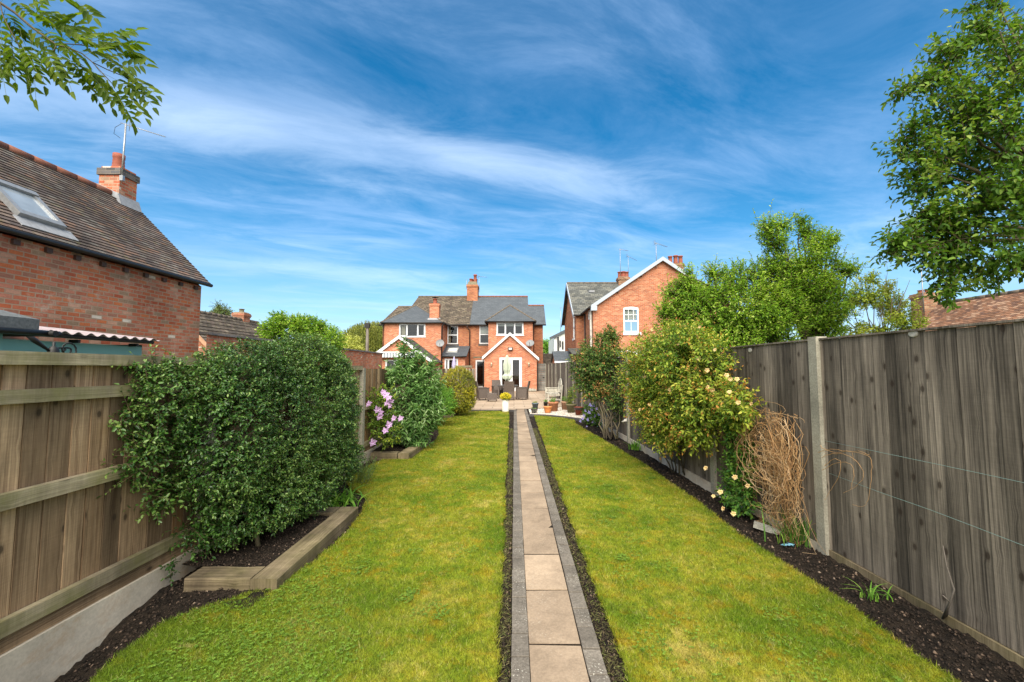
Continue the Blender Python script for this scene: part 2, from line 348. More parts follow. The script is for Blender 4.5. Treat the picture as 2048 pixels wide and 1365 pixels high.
M['cement'] = plain('mossy_cement', (0.17, 0.15, 0.10), 0.95, 0.45, 9, bmp=0.8)
M['cream'] = plain('cream_curtain', (0.62, 0.55, 0.42), 0.9, 0.1)
M['blind'] = plain('pale_blind', (0.66, 0.66, 0.60), 0.9, 0.06)
def concrete(name, c, var=0.22, rust=None, lichen=0.0, fine=1.0):
    m, t, b = new_mat(name); co = UVc(t, 'Object')
    n = noise_(t, co, 2.2, 8, 0.7); f = noise_(t, co, 60, 4, 0.7)
    k = ramp(t, n, [(0.38, tuple(x * (1 - var) for x in c)), (0.62, tuple(min(1, x * (1 + var)) for x in c))])
    k = mul(t, k, ramp(t, f, [(0.38, 1 - 0.26 * fine), (0.62, 1 + 0.16 * fine)]))
    k = mul(t, k, ramp(t, attr(t), [(0, .82), (1, 1.12)]))
    if rust: k = mixc(t, math_(t, 'MULTIPLY', ramp(t, noise_(t, co, 3.1, 7, 0.7, 0.6, 1, 1, 2.2, off=(3, 3, 3)), [(0.5, 0.0), (0.68, 1.0)]), 0.55), k, rust)
    if lichen:
        sp_ = math_(t, 'MULTIPLY', ramp(t, noise_(t, co, 95, 2, 0.5), [(0.63, 0.0), (0.67, 1.0)]), ramp(t, noise_(t, co, 4, 3, 0.6, off=(2, 5, 0)), [(0.45, 0.0), (0.6, 1.0)]))
        k = mixc(t, math_(t, 'MULTIPLY', sp_, lichen), k, (0.55, 0.53, 0.46))
        k = mixc(t, math_(t, 'MULTIPLY', ramp(t, noise_(t, co, 5, 7, 0.75, off=(8, 5, 1)), [(0.56, 0.0), (0.7, 1.0)]), 0.5), k, tuple(x * 0.45 for x in c))
    t.links.new(k, b.inputs['Base Color']); b.inputs['Roughness'].default_value = 0.9; b.inputs['Specular IOR Level'].default_value = 0.2
    bump(t, b, f, 0.5, 0.003); return m
M['concrete'] = concrete('concrete', (0.36, 0.35, 0.30))
M['concrete_post'] = concrete('concrete_post', (0.33, 0.31, 0.25), 0.22, fine=0.8)
M['gravel_board'] = concrete('gravel_board_concrete', (0.56, 0.50, 0.41), 0.16, (0.40, 0.24, 0.12), fine=0.35)
M['slab'] = concrete('buff_slab', (0.32, 0.243, 0.172), 0.2, lichen=0.3, fine=0.45)
M['edging'] = concrete('grey_block', (0.150, 0.132, 0.110), 0.25, lichen=0.9)
M['edging_dark'] = concrete('dark_block', (0.10, 0.097, 0.095), 0.22)
M['fence_left'] = wood_mat('brown_fence_wood', (0.14, 0.082, 0.045), (0.47, 0.33, 0.205), knot=1.0, rust=0.6)
M['rail_left'] = wood_mat('mossy_rail_wood', (0.19, 0.155, 0.10), (0.46, 0.39, 0.27), knot=0.5, green=0.5)
M['fence_right'] = wood_mat('grey_fence_wood', (0.036, 0.030, 0.025), (0.27, 0.228, 0.182), knot=1.0)
M['fence_end'] = wood_mat('grey_gate_wood', (0.15, 0.145, 0.13), (0.34, 0.33, 0.30), knot=0.2)
M['sleeper'] = wood_mat('sleeper_wood', (0.085, 0.062, 0.038), (0.31, 0.245, 0.155), knot=0.5, green=0.2)
M['bench'] = wood_mat('bleached_bench_wood', (0.36, 0.34, 0.28), (0.66, 0.63, 0.54), knot=0.1)
M['pole'] = wood_mat('pole_wood', (0.10, 0.085, 0.075), (0.24, 0.21, 0.18), knot=0.2)
M['bark'] = wood_mat('bark', (0.05, 0.038, 0.026), (0.17, 0.14, 0.10), knot=0.2, green=0.2)
M['twig'] = plain('twig', (0.13, 0.09, 0.05), 0.8, 0.3, 20)
M['stem_green'] = plain('green_stem', (0.13, 0.16, 0.05), 0.7, 0.3, 20)
M['stem_red'] = plain('reddish_stem', (0.25, 0.12, 0.06), 0.7, 0.3, 20)
def deadstem():
    m, t, b = new_mat('dead_stem'); t.links.new(ramp(t, attr(t), [(0, (0.36, 0.18, 0.07)), (0.5, (0.56, 0.33, 0.14)), (1, (0.74, 0.54, 0.32))]), b.inputs['Base Color'])
    b.inputs['Roughness'].default_value = 0.7; return m
M['dead'] = deadstem()
def soil_mat():
    m, t, b = new_mat('dark_soil'); co = UVc(t, 'Object')
    n = noise_(t, co, 9, 8, 0.75); f = noise_(t, co, 70, 5, 0.75)
    c = ramp(t, n, [(0.38, (0.009, 0.007, 0.005)), (0.62, (0.036, 0.026, 0.018))])
    c = mul(t, c, ramp(t, f, [(0.35, 0.55), (0.7, 1.6)]))
    c = mixc(t, ramp(t, noise_(t, co, 130, 2, 0.5), [(0.70, 0.0), (0.74, 0.7)]), c, (0.22, 0.16, 0.10))
    t.links.new(c, b.inputs['Base Color']); b.inputs['Roughness'].default_value = 0.95; b.inputs['Specular IOR Level'].default_value = 0.2
    bump(t, b, math_(t, 'ADD', n, f), 0.9, 0.02); return m
M['soil'] = soil_mat()
def attr_mat(name, stops, rough=0.9):
    m, t, b = new_mat(name); c = ramp(t, attr(t), stops); c = mul(t, c, ramp(t, noise_(t, UVc(t, 'Object'), 60, 4, 0.7), [(0.3, 0.6), (0.7, 1.3)]))
    t.links.new(c, b.inputs['Base Color']); b.inputs['Roughness'].default_value = rough; b.inputs['Specular IOR Level'].default_value = 0.2; return m
M['clods'] = attr_mat('soil_clod', [(0, (0.010, 0.008, 0.006)), (0.75, (0.042, 0.030, 0.022)), (0.93, (0.08, 0.055, 0.04)), (0.985, (0.20, 0.14, 0.10)), (1, (0.30, 0.23, 0.17))])
M['shingle'] = attr_mat('pale_shingle', [(0, (0.22, 0.17, 0.13)), (0.3, (0.50, 0.43, 0.35)), (0.7, (0.66, 0.60, 0.52)), (1, (0.80, 0.77, 0.72))])
def turf_colour(t):
    co = N(t, 'ShaderNodeNewGeometry').outputs['Position']
    big = noise_(t, co, 1.3, 7, 0.72, 0.5); mid = noise_(t, co, 11, 6, 0.75, 0.4, off=(5, 1, 0)); mo = noise_(t, co, 5.0, 8, 0.8, 0.3, off=(11, 3, 0))
    c = ramp(t, big, [(0.38, (0.12, 0.20, 0.010)), (0.47, (0.22, 0.272, 0.018)), (0.56, (0.31, 0.318, 0.028)), (0.64, (0.46, 0.39, 0.09))])
    sx_ = t.nodes.new('ShaderNodeSeparateXYZ'); t.links.new(co, sx_.inputs[0])
    # the rank green corner nearest the left border, where the clover grows
    gc = math_(t, 'MULTIPLY', ramp(t, math_(t, 'MULTIPLY', sx_.outputs[0], -1.0), [(0.55, 0.0), (1.0, 1.0)]), ramp(t, math_(t, 'ADD', math_(t, 'MULTIPLY', sx_.outputs[1], 0.1), math_(t, 'MULTIPLY', mo, 0.4)), [(0.45, 1.0), (0.58, 0.0)]))
    c = mixc(t, math_(t, 'MULTIPLY', gc, 0.75), c, (0.115, 0.20, 0.014))
    c = mixc(t, ramp(t, mid, [(0.46, 0.0), (0.58, 0.62)]), c, (0.12, 0.19, 0.015))
    c = mixc(t, math_(t, 'MULTIPLY', math_(t, 'SUBTRACT', 1.0, gc), ramp(t, mo, [(0.51, 0.0), (0.63, 0.6)])), c, (0.37, 0.23, 0.012))
    c = mixc(t, ramp(t, noise_(t, co, 7.0, 8, 0.78, 0.3, off=(1, 9, 0)), [(0.58, 0.0), (0.70, 0.6)]), c, (0.46, 0.38, 0.16))
    return c
def lawn_mats():
    m, t, b = new_mat('turf'); c = mul(t, turf_colour(t), ramp(t, noise_(t, N(t, 'ShaderNodeNewGeometry').outputs['Position'], 90, 4, 0.7), [(0.3, 0.45), (0.7, 1.1)]))
    t.links.new(c, b.inputs['Base Color']); b.inputs['Roughness'].default_value = 0.95; b.inputs['Specular IOR Level'].default_value = 0.1
    m2, t, b = new_mat('grass_blades'); c = mul(t, turf_colour(t), ramp(t, attr(t), [(0, 0.38), (0.5, 0.95), (1, 1.65)]))
    c = mixc(t, ramp(t, attr(t), [(0.93, 0.0), (0.97, 0.6)]), c, (0.50, 0.42, 0.22))
    t.links.new(c, b.inputs['Base Color']); b.inputs['Roughness'].default_value = 0.6; b.inputs['Specular IOR Level'].default_value = 0.2
    tr = t.nodes.new('ShaderNodeBsdfTranslucent'); t.links.new(c, tr.inputs[0]); mx = t.nodes.new('ShaderNodeMixShader'); mx.inputs[0].default_value = 0.3
    t.links.new(b.outputs[0], mx.inputs[1]); t.links.new(tr.outputs[0], mx.inputs[2]); t.links.new(mx.outputs[0], t.nodes['Material Output'].inputs['Surface'])
    return m, m2
M['turf'], M['blades'] = lawn_mats()
def patio_mat():
    m, t, b = new_mat('patio_paving'); uv = UVc(t)
    br = t.nodes.new('ShaderNodeTexBrick'); br.offset = 0.5; t.links.new(uv, br.inputs['Vector'])
    for k, v in (('Color1', (0, 0, 0, 1)), ('Color2', (1, 1, 1, 1)), ('Mortar', (0, 0, 0, 1)), ('Scale', 1.0), ('Mortar Size', 0.012), ('Mortar Smooth', 0.1), ('Brick Width', 0.9), ('Row Height', 0.6)): br.inputs[k].default_value = v
    c = ramp(t, br.outputs['Color'], [(0, (0.34, 0.25, 0.17)), (0.5, (0.40, 0.30, 0.21)), (1, (0.46, 0.36, 0.26))])
    c = mul(t, c, ramp(t, noise_(t, uv, 2.5, 7, 0.7), [(0.3, 0.82), (0.7, 1.12)])); c = mixc(t, br.outputs['Fac'], c, (0.12, 0.09, 0.07))
    t.links.new(c, b.inputs['Base Color']); b.inputs['Roughness'].default_value = 0.85; return m
M['patio'] = patio_mat()
M['far_ground'] = plain('rough_ground', (0.09, 0.11, 0.035), 0.95, 0.4, 0.6)
def wicker_mat():
    m, t, b = new_mat('brown_wicker'); uv = UVc(t)
    br = t.nodes.new('ShaderNodeTexBrick'); t.links.new(uv, br.inputs['Vector'])
    for k, v in (('Color1', (0.13, 0.10, 0.085, 1)), ('Color2', (0.20, 0.16, 0.135, 1)), ('Mortar', (0.04, 0.03, 0.025, 1)), ('Scale', 1.0), ('Mortar Size', 0.003), ('Brick Width', 0.03), ('Row Height', 0.012)): br.inputs[k].default_value = v
    t.links.new(br.outputs['Color'], b.inputs['Base Color']); b.inputs['Roughness'].default_value = 0.6; return m
M['wicker'] = wicker_mat()
M['table_top'] = plain('dark_table_top', (0.10, 0.10, 0.10), 0.15, 0.1)
M['teal'] = plain('teal_paint', (0.19, 0.40, 0.38), 0.6, 0.06, 3)
M['felt'] = plain('grey_roof_felt', (0.13, 0.14, 0.145), 0.95, 0.35, 40, bmp=0.7)
M['corrugated'] = plain('pinkish_corrugated_sheet', (0.40, 0.34, 0.36), 0.7, 0.3, 7)
M['parasol'] = plain('pale_green_canvas', (0.46, 0.51, 0.40), 0.9, 0.12, 6)
M['lilac'] = plain('lilac_canvas', (0.34, 0.32, 0.48), 0.9, 0.15, 6)
M['clay'] = plain('terracotta', (0.46, 0.20, 0.10), 0.85, 0.22, 8, bmp=0.2)
M['clay_bright'] = plain('bright_terracotta', (0.58, 0.22, 0.07), 0.8, 0.12, 8)
M['clay_pink'] = plain('weathered_terracotta', (0.42, 0.24, 0.15), 0.9, 0.25, 8)
M['glaze_blue'] = plain('blue_grey_glaze', (0.10, 0.13, 0.15), 0.4, 0.2, 8)
M['glaze_dark'] = plain('dark_patterned_glaze', (0.06, 0.045, 0.04), 0.4, 0.3, 20)
M['glaze_red'] = plain('dark_red_glaze', (0.25, 0.055, 0.03), 0.25, 0.3, 6)
M['glaze_green'] = plain('mossy_green_glaze', (0.17, 0.15, 0.075), 0.6, 0.3, 8)
M['pot_white'] = plain('cream_stone', (0.66, 0.63, 0.55), 0.8, 0.12, 6)
M['wire'] = plain('green_plastic_wire', (0.22, 0.34, 0.31), 0.5, 0.1)
M['plaque'] = plain('pale_plaque', (0.42, 0.40, 0.36), 0.6, 0.2, 40)
M['blue_scrap'] = plain('blue_plastic', (0.20, 0.42, 0.55), 0.5, 0.1)
M['petal_yellow'] = attr_mat('apricot_petal', [(0, (0.62, 0.32, 0.08)), (0.5, (0.72, 0.47, 0.17)), (1, (0.76, 0.60, 0.32))], 0.6)
M['petal_mauve'] = attr_mat('mauve_petal', [(0, (0.34, 0.07, 0.30)), (0.4, (0.52, 0.30, 0.56)), (1, (0.70, 0.58, 0.78))], 0.6)
M['petal_blue'] = attr_mat('lavender_petal', [(0, (0.20, 0.14, 0.46)), (0.5, (0.34, 0.30, 0.66)), (1, (0.52, 0.48, 0.78))], 0.6)
M['petal_lemon'] = attr_mat('lemon_petal', [(0, (0.55, 0.42, 0.02)), (1, (0.85, 0.75, 0.05))], 0.6)

# ------------------------------------------------------------------ foliage
def unit(v): return v / np.maximum(np.linalg.norm(v, axis=-1, keepdims=True), 1e-9)
def rdir(n): return unit(rng.normal(size=(n, 3)))
SHAPES = {
 'diamond': ([(0, 0, 0), (0.45, 0.5, 0.10), (1, 0, -0.12), (0.45, -0.5, 0.10)], [(0, 1, 2), (0, 2, 3)]),
 'ovate': ([(0, 0, 0), (0.28, 0.42, 0.10), (0.68, 0.36, 0.02), (1, 0, -0.18), (0.68, -0.36, 0.02), (0.28, -0.42, 0.10)], [(0, 1, 2, 3), (0, 3, 4, 5)]),
}
def leaves(name, pos, ax, nm, ln, wd, mat, parent=None, org=None, tint=None, shape='diamond'):
    T, Fc = SHAPES[shape]; T = np.array(T); Fc = np.array(Fc)
    ax = unit(ax); sdv = unit(np.cross(ax, nm)); up = np.cross(sdv, ax); n = len(pos)
    ln = np.broadcast_to(ln, (n,)); wd = np.broadcast_to(wd, (n,))
    V = pos[:, None, :] + ax[:, None, :] * (T[None, :, 0:1] * ln[:, None, None]) + sdv[:, None, :] * (T[None, :, 1:2] * wd[:, None, None]) + up[:, None, :] * (T[None, :, 2:3] * ln[:, None, None])
    k = len(T); FF = (Fc[None] + (np.arange(n) * k)[:, None, None]).reshape(-1, Fc.shape[1])
    if tint is None: tint = rng.random(n)
    return np_mesh(name, V.reshape(-1, 3), FF, mat, parent, org, np.repeat(np.clip(tint, 0, 1), k))
def prisms(name, P, Q, r0, r1, mat, parent=None, org=None, tint=None):
    """thin three-sided stems from P to Q"""
    n = len(P); d = unit(Q - P); ref = np.tile(np.array([[0.3, 0.2, 0.93]]), (n, 1)); u = unit(np.cross(d, ref)); v = np.cross(d, u)
    r0 = np.broadcast_to(r0, (n,)); r1 = np.broadcast_to(r1, (n,)); V = []
    for k in range(3):
        a_ = k * 2.0944; V.append(P + (u * math.cos(a_) + v * math.sin(a_)) * r0[:, None])
    for k in range(3):
        a_ = k * 2.0944; V.append(Q + (u * math.cos(a_) + v * math.sin(a_)) * r1[:, None])
    V = np.stack(V, 1).reshape(-1, 3); Fc = np.array([(0, 1, 4, 3), (1, 2, 5, 4), (2, 0, 3, 5)])
    FF = (Fc[None] + (np.arange(n) * 6)[:, None, None]).reshape(-1, 4)
    return np_mesh(name, V, FF, mat, parent, org, None if tint is None else np.repeat(tint, 6))
def blob_points(blobs, n, rmin=0.55, rmax=1.0, zmin=None):
    """points in the outer shell of ellipsoids (cx,cy,cz,rx,ry,rz), and the outward direction there"""
    B = np.array([b[:6] for b in blobs], dtype=float); wt = (B[:, 3] * B[:, 4] + B[:, 4] * B[:, 5] + B[:, 3] * B[:, 5]); wt /= wt.sum()
    out = []; dirs = []; need = n
    while need > 0:
        k = rng.choice(len(B), size=need * 2, p=wt); d = rdir(len(k))
        r = rmin + (rmax - rmin) * rng.random(len(k)) ** 0.6
        b = B[k]; p = b[:, :3] + d * r[:, None] * b[:, 3:6]
        # drop points buried deep inside another blob
        keep = np.ones(len(k), bool)
        for j in range(len(B)):
            q = (p - B[j, :3]) / B[j, 3:6]; keep &= ~((np.linalg.norm(q, axis=1) < rmin * 0.9) & (k != j))
        if zmin is not None: keep &= p[:, 2] > zmin
        p = p[keep]; d2 = unit(d[keep] / b[keep, 3:6] * b[keep, 3:6].mean(1, keepdims=True))
        out.append(p[:need]); dirs.append(d2[:need]); need -= len(p[:need])
    return np.concatenate(out), np.concatenate(dirs)
def lump(p, s, seed=0.0):
    return np.array([mnoise.noise(Vector((x * s + seed, y * s, z * s))) for x, y, z in p])
def foliage(parent, blobs, ntw, k, twl, leaf, mat, wr=0.5, up=0.25, droop=0.0, spread=0.8, rmin=0.55, shape='diamond', rough_=0.35, gap=0.0, gs=2.0, twr=0.002, twmat='twig', zmin=None, tintb=0.0, name='foliage', leafdroop=0.2, tvar=0.28, clip=None):
    p, d = blob_points(blobs, ntw, rmin, 1.0, zmin)
    if gap > 0:
        g = lump(p, gs, 3.3); keep = g > (-0.5 + gap); p, d = p[keep], d[keep]
    n = len(p)
    D = unit(d + rng.normal(size=(n, 3)) * rough_ + np.array([0, 0, up]) - np.array([0, 0, droop]))
    L = twl * (0.55 + 0.9 * rng.random(n)); base = p - D * (L * 0.5)[:, None]; end = base + D * L[:, None] - np.array([0, 0, 1]) * (droop * L * 0.3)[:, None]
    if clip is not None:
        ok = clip(end) & clip(base); p, d, D, L, base, end = [x[ok] for x in (p, d, D, L, base, end)]; n = len(p)
    tw_o = prisms('twigs', base, end, twr, twr * 0.5, M[twmat], parent)
    if n > 100: tw_o['kind'] = 'stuff'
    side = unit(np.cross(D, rdir(n))); s2 = np.cross(D, side)
    pos = []; ax = []; nm = []; tn = []
    tw_t = 0.45 + lump(p, 1.7, 9.1) * 0.35 + rng.normal(size=n) * 0.08 + tintb
    for j in range(k):
        t_ = (j + 0.6) / k; ang = j * 2.4 + rng.random(n) * 0.8
        sd_ = side * np.cos(ang)[:, None] + s2 * np.sin(ang)[:, None]
        pos.append(base + (end - base) * t_ + rng.normal(size=(n, 3)) * leaf * 0.1)
        a_ = unit(D * (0.45 + 0.5 * t_) + sd_ * spread + rng.normal(size=(n, 3)) * 0.25 - np.array([0, 0, leafdroop]))
        ax.append(a_); nm.append(unit(np.array([0, 0, 1.0]) + d * 0.6 + rng.normal(size=(n, 3)) * 0.45))
        tn.append(tw_t + rng.normal(size=n) * tvar * 0.6 + (t_ - 0.5) * tvar)
    pos, ax, nm, tn = map(np.concatenate, (pos, ax, nm, tn)); ln = leaf * (0.65 + 0.6 * rng.random(len(pos)))
    return leaves(name, pos, ax, nm, ln, ln * wr, mat, parent, tint=tn, shape=shape)
def bend(p, q, sag=0.0, wob=0.05, n=5):
    p, q = Vector(p), Vector(q); L = (q - p).length
    pts = []
    for i in range(n + 1):
        t_ = i / n; k = math.sin(math.pi * t_)
        pts.append(p.lerp(q, t_) + Vector((random.uniform(-1, 1) * wob * k, random.uniform(-1, 1) * wob * k, sag * k + random.uniform(-1, 1) * wob * k * 0.5)) * L)
    return pts
def wood(parent, base, fork, tips, r, mat='bark', sag=0.04, wob=0.05, second=2, rl=0.45):
    tr = MB(); tr.tube(bend(base, fork, 0, 0.03, 6), [r * (1.25 - 0.5 * i / 6) for i in range(7)], 10); tr.build('trunk', M[mat], parent)
    br = MB()
    for i, tp in enumerate(tips):
        pts = bend(fork, tp, sag, wob, 6); rr = r * rl * random.uniform(0.8, 1.2)
        br.tube(pts, [rr * (1 - 0.8 * j / 6) for j in range(7)], 6)
        for s_ in range(second):
            j = random.randint(2, 5); q = pts[j]; ln = (Vector(tp) - Vector(fork)).length * 0.35
            dq = ((Vector(tp) - Vector(fork)).normalized() + Vector([random.uniform(-.8, .8) for _ in range(3)])).normalized()
            br.tube(bend(q, q + dq * ln, 0.02, 0.06, 4), [rr * 0.4 * (1 - 0.2 * m_) for m_ in range(5)], 5)
    br.build('branches', M[mat], parent)
def px_blobs(lst):
    """(px, py, distance, radius m[, flatten y]) -> ellipsoids in metres"""
    out = []
    for b in lst:
        c = A(b[0], b[1], b[2]); r = b[3]; out.append((c.x, c.y, c.z, r, r * (b[4] if len(b) > 4 else 1.0), r * (b[5] if len(b) > 5 else 1.0)))
    return out
def in_poly(x, y, poly):
    c = np.zeros(len(x), bool); n = len(poly)
    for i in range(n):
        x0, y0 = poly[i]; x1, y1 = poly[(i + 1) % n]
        hit = ((y0 > y) != (y1 > y)) & (x < (x1 - x0) * (y - y0) / (y1 - y0 + 1e-12) + x0); c ^= hit
    return c

# ================================================================== THE SETTING
Pn = MB()
gp = [(-260, -60), (260, -60), (260, 420), (-260, 420)]
Pn.face([(x, y, -0.30) for x, y in gp]); tag(Pn.build('ground', M['far_ground']), kind='structure')

def soil_height(x, y):
    h = np.zeros_like(x)
    h += -0.13 * np.clip((-2.15 - x) / 0.45, 0, 1) * np.clip((3.45 - y) / 0.9, 0, 1)
    h += 0.045 * np.clip((-1.62 - x) / 0.2, 0, 1) * np.clip((y - 2.7) / 0.4, 0, 1) * np.clip((3.5 - y) / 0.2, 0, 1)
    h += 0.07 * np.clip((x - 2.3) / 0.35, 0, 1) * np.clip((6 - y) / 2.5, 0, 1)
    return h
def fnoise(x, y, s, seed=0.0):
    return np.array([mnoise.noise(Vector((a_ * s + seed, b_ * s + seed * 1.7, seed))) for a_, b_ in zip(x.ravel(), y.ravel())]).reshape(x.shape)
def grid_sheet(name, x0, x1, y0, y1, dx, dy, zf, mat, **kw):
    xs = np.arange(x0, x1 + 1e-6, dx); ys = np.arange(y0, y1 + 1e-6, dy); X, Y = np.meshgrid(xs, ys); Z = zf(X, Y)
    V = np.stack([X, Y, Z], -1).reshape(-1, 3); nx, ny = len(xs), len(ys); i = np.arange(nx * ny).reshape(ny, nx)
    FF = np.stack([i[:-1, :-1], i[:-1, 1:], i[1:, 1:], i[1:, :-1]], -1).reshape(-1, 4)
    return tag(np_mesh(name, V, FF, mat, smooth=True), **kw)
def soilz(X, Y): return -0.035 + soil_height(X, Y) + fnoise(X, Y, 5, 1.0) * 0.016 + fnoise(X, Y, 15, 2.0) * 0.020 + fnoise(X, Y, 34, 4.0) * 0.014
grid_sheet('soil', -2.86, 2.98, 0.9, 6.6, 0.03, 0.03, soilz, M['soil'], kind='structure')
grid_sheet('soil', -2.9, 2.86, 6.6, 18.1, 0.08, 0.08, soilz, M['soil'], kind='structure')

# lawns: outline measured from the photograph, metres on the ground
LAWN_L = [(-0.115, 1.2), (-0.105, 3.3), (-0.125, 5.4), (-0.15, 9.0), (-0.2, 15.9), (-0.22, 16.55), (-0.9, 16.55), (-1.5, 16.5), (-1.8, 16.25), (-2.16, 14.9), (-2.42, 13.3), (-2.15, 12.0), (-1.9, 10.9),
          (-1.80, 10.0), (-1.84, 9.0), (-1.86, 7.80), (-2.38, 7.75), (-2.46, 7.2), (-2.48, 6.4), (-2.3, 5.95), (-2.0, 5.65), (-1.84, 5.4), (-1.74, 5.0), (-1.68, 4.3), (-1.70, 3.75), (-1.80, 3.35), (-2.05, 3.1), (-2.28, 2.85), (-2.26, 2.4), (-2.1, 1.9), (-1.8, 1.2)]
LAWN_R = [(0.61, 1.2), (0.62, 3.2), (0.64, 5.4), (0.68, 9), (0.73, 15.0), (1.1, 14.75), (1.6, 14.3), (1.95, 13.75), (1.85, 12.9), (1.93, 11.5), (2.14, 9.1), (2.26, 7.2), (2.27, 5.3), (2.24, 4.2), (2.33, 3.3), (2.33, 2.3), (2.25, 1.2)]
def wob_poly(poly, amp=0.018):
    out = []
    for i, (x0, y0) in enumerate(poly):
        x1, y1 = poly[(i + 1) % len(poly)]; L = math.hypot(x1 - x0, y1 - y0); k = max(1, int(L / 0.12))
        for j in range(k):
            t_ = j / k; out.append((x0 + (x1 - x0) * t_ + random.uniform(-amp, amp), y0 + (y1 - y0) * t_ + random.uniform(-amp, amp)))
    return out
def lawn(poly, lab, seed):
    poly = wob_poly(poly); b = MB(); b.face([(x, y, 0.004) for x, y in poly])
    for i in range(len(poly)):
        p, q = poly[i], poly[(i + 1) % len(poly)]; b.face([(p[0], p[1], 0.004), (q[0], q[1], 0.004), (q[0], q[1], -0.07), (p[0], p[1], -0.07)])
    tag(b.build('lawn', M['turf']), kind='structure')
    xs = [p[0] for p in poly]; P_ = []; H = []; Wd = []
    for y0, y1, dens, h, wd in ((1.9, 3.4, 30000, 0.026, 0.0030), (3.4, 5.0, 21000, 0.023, 0.0036), (5.0, 8.0, 11000, 0.024, 0.005), (8.0, 12.0, 5500, 0.024, 0.0085), (12.0, 17.0, 2800, 0.024, 0.014)):
        n = int((max(xs) - min(xs)) * (y1 - y0) * dens); x = rng.uniform(min(xs), max(xs), n); y = rng.uniform(y0, y1, n)
        ok = in_poly(x, y, poly); x, y = x[ok], y[ok]
        P_.append(np.stack([x, y, np.full(len(x), 0.003)], 1)); H.append(np.full(len(x), h)); Wd.append(np.full(len(x), wd))
    # ragged overhang along the edges
    ex, ey = [], []
    for i in range(len(poly)):
        (xa, ya), (xb, yb) = poly[i], poly[(i + 1) % len(poly)]
        if ya < 1.9: continue
        k = int(90 * math.hypot(xb - xa, yb - ya) / max(0.12, 0.03 * ya)); t_ = rng.random(k); ex.append(xa + (xb - xa) * t_ + rng.normal(size=k) * 0.008); ey.append(ya + (yb - ya) * t_ + rng.normal(size=k) * 0.008)
    ex, ey = np.concatenate(ex), np.concatenate(ey); P_.append(np.stack([ex, ey, np.full(len(ex), -0.005)], 1)); H.append(np.full(len(ex), 0.034)); Wd.append(0.0022 + 0.0009 * ey)
    P_ = np.concatenate(P_); H = np.concatenate(H) * (0.5 + rng.random(len(P_))); Wd = np.concatenate(Wd)
    n = len(P_); up = unit(rng.normal(size=(n, 3)) * np.array([0.75, 0.75, 0]) + np.array([0, 0, 0.8])); az = rng.random(n) * 6.283
    s_ = np.stack([np.cos(az), np.sin(az), np.zeros(n)], 1) * (Wd / 2)[:, None]
    V = np.stack([P_ - s_, P_ + s_, P_ + up * H[:, None]], 1).reshape(-1, 3); FF = np.arange(n * 3).reshape(-1, 3)
    tag(np_mesh('grass', V, FF, M['blades'], tint=np.repeat(rng.random(n), 3)), lab, 'grass', kind='stuff')
    return poly
PL = lawn(LAWN_L, 'short mossy yellow green grass of the lawn left of the path', 1)
PR = lawn(LAWN_R, 'short mossy yellow green grass of the lawn right of the path', 2)

# loose clods, stones in the borders
def lumps(name, P_, S, mat, tint, **kw):
    base = np.array([(1, 0, 0), (0, 1, 0), (-1, 0, 0), (0, -1, 0), (0, 0, 1), (0, 0, -1), (.65, .65, .3), (-.65, .65, -.2), (-.6, -.65, .35), (.62, -.6, -.3)], float)[:6]
    Fc = np.array([(0, 1, 4), (1, 2, 4), (2, 3, 4), (3, 0, 4), (1, 0, 5), (2, 1, 5), (3, 2, 5), (0, 3, 5)]); n = len(P_)
    rot = rng.random(n) * 6.283; c, s_ = np.cos(rot), np.sin(rot); q = base[None] * (0.6 + 0.7 * rng.random((n, 6, 1))) * np.array([1, 1, 0.75])
    q = np.stack([q[..., 0] * c[:, None] - q[..., 1] * s_[:, None], q[..., 0] * s_[:, None] + q[..., 1] * c[:, None] + q[..., 2] * 0.25, q[..., 2]], -1)
    V = (P_[:, None] + q * S[:, None, None]).reshape(-1, 3); FF = (Fc[None] + (np.arange(n) * 6)[:, None, None]).reshape(-1, 3)
    return tag(np_mesh(name, V, FF, mat, tint=np.repeat(tint, 6)), **kw)
P_ = []; S_ = []
for y0, y1, n, s0 in ((1.6, 4.0, 30000, 0.0085), (4.0, 8.0, 24000, 0.012), (8.0, 16.0, 9000, 0.015)):
    x = rng.uniform(-2.64, 2.78, n * 2); y = rng.uniform(y0, y1, n * 2)
    ok = ~in_poly(x, y, PL) & ~in_poly(x, y, PR) & ~((x > -0.02) & (x < 0.52)) & (x < 2.78 - 0.0213 * y); x, y = x[ok], y[ok]
    z = soilz(x, y); P_.append(np.stack([x, y, z + 0.003], 1)); S_.append(s0 * (0.35 + 1.3 * rng.random(len(x)) ** 2.2))
P_ = np.concatenate(P_); S_ = np.concatenate(S_)
lumps('soil_clods', P_, S_, M['clods'], rng.random(len(P_)), label='dark crumbly clods and small stones on the border soil', cat='soil', kind='stuff')

# ---- path: slabs of 0.60 x 0.31 with a grey block edging
pb = MB(); y = 2.624 - 0.612 * 3
k = 0
while y < 17.0:
    dz = random.uniform(-0.004, 0.004); pb.cur = random.random(); x0 = 0.088 + 0.0006 * y
    j = [random.uniform(-0.004, 0.004) for _ in range(4)]; z = 0.012
    tp = [(x0, y + 0.006, z + dz + j[0]), (x0 + 0.306, y + 0.007, z + dz + j[1]), (x0 + 0.306, y + 0.597, z - dz + j[2]), (x0, y + 0.599, z - dz + j[3])]
    pb.hexa([(p[0], p[1], -0.05) for p in tp] + tp); y += 0.612; k += 1
tag(pb.build('path', M['slab']), kind='structure')
jb = MB(); jb.hexa([(x_ + 0.0006 * y_, y_, z_) for z_ in (-0.05, 0.006) for x_, y_ in ((-0.012, 0.85), (0.50, 0.85), (0.50, 16.9), (-0.012, 16.9))]); tag(jb.build('path_bedding', M['soil']), kind='structure')
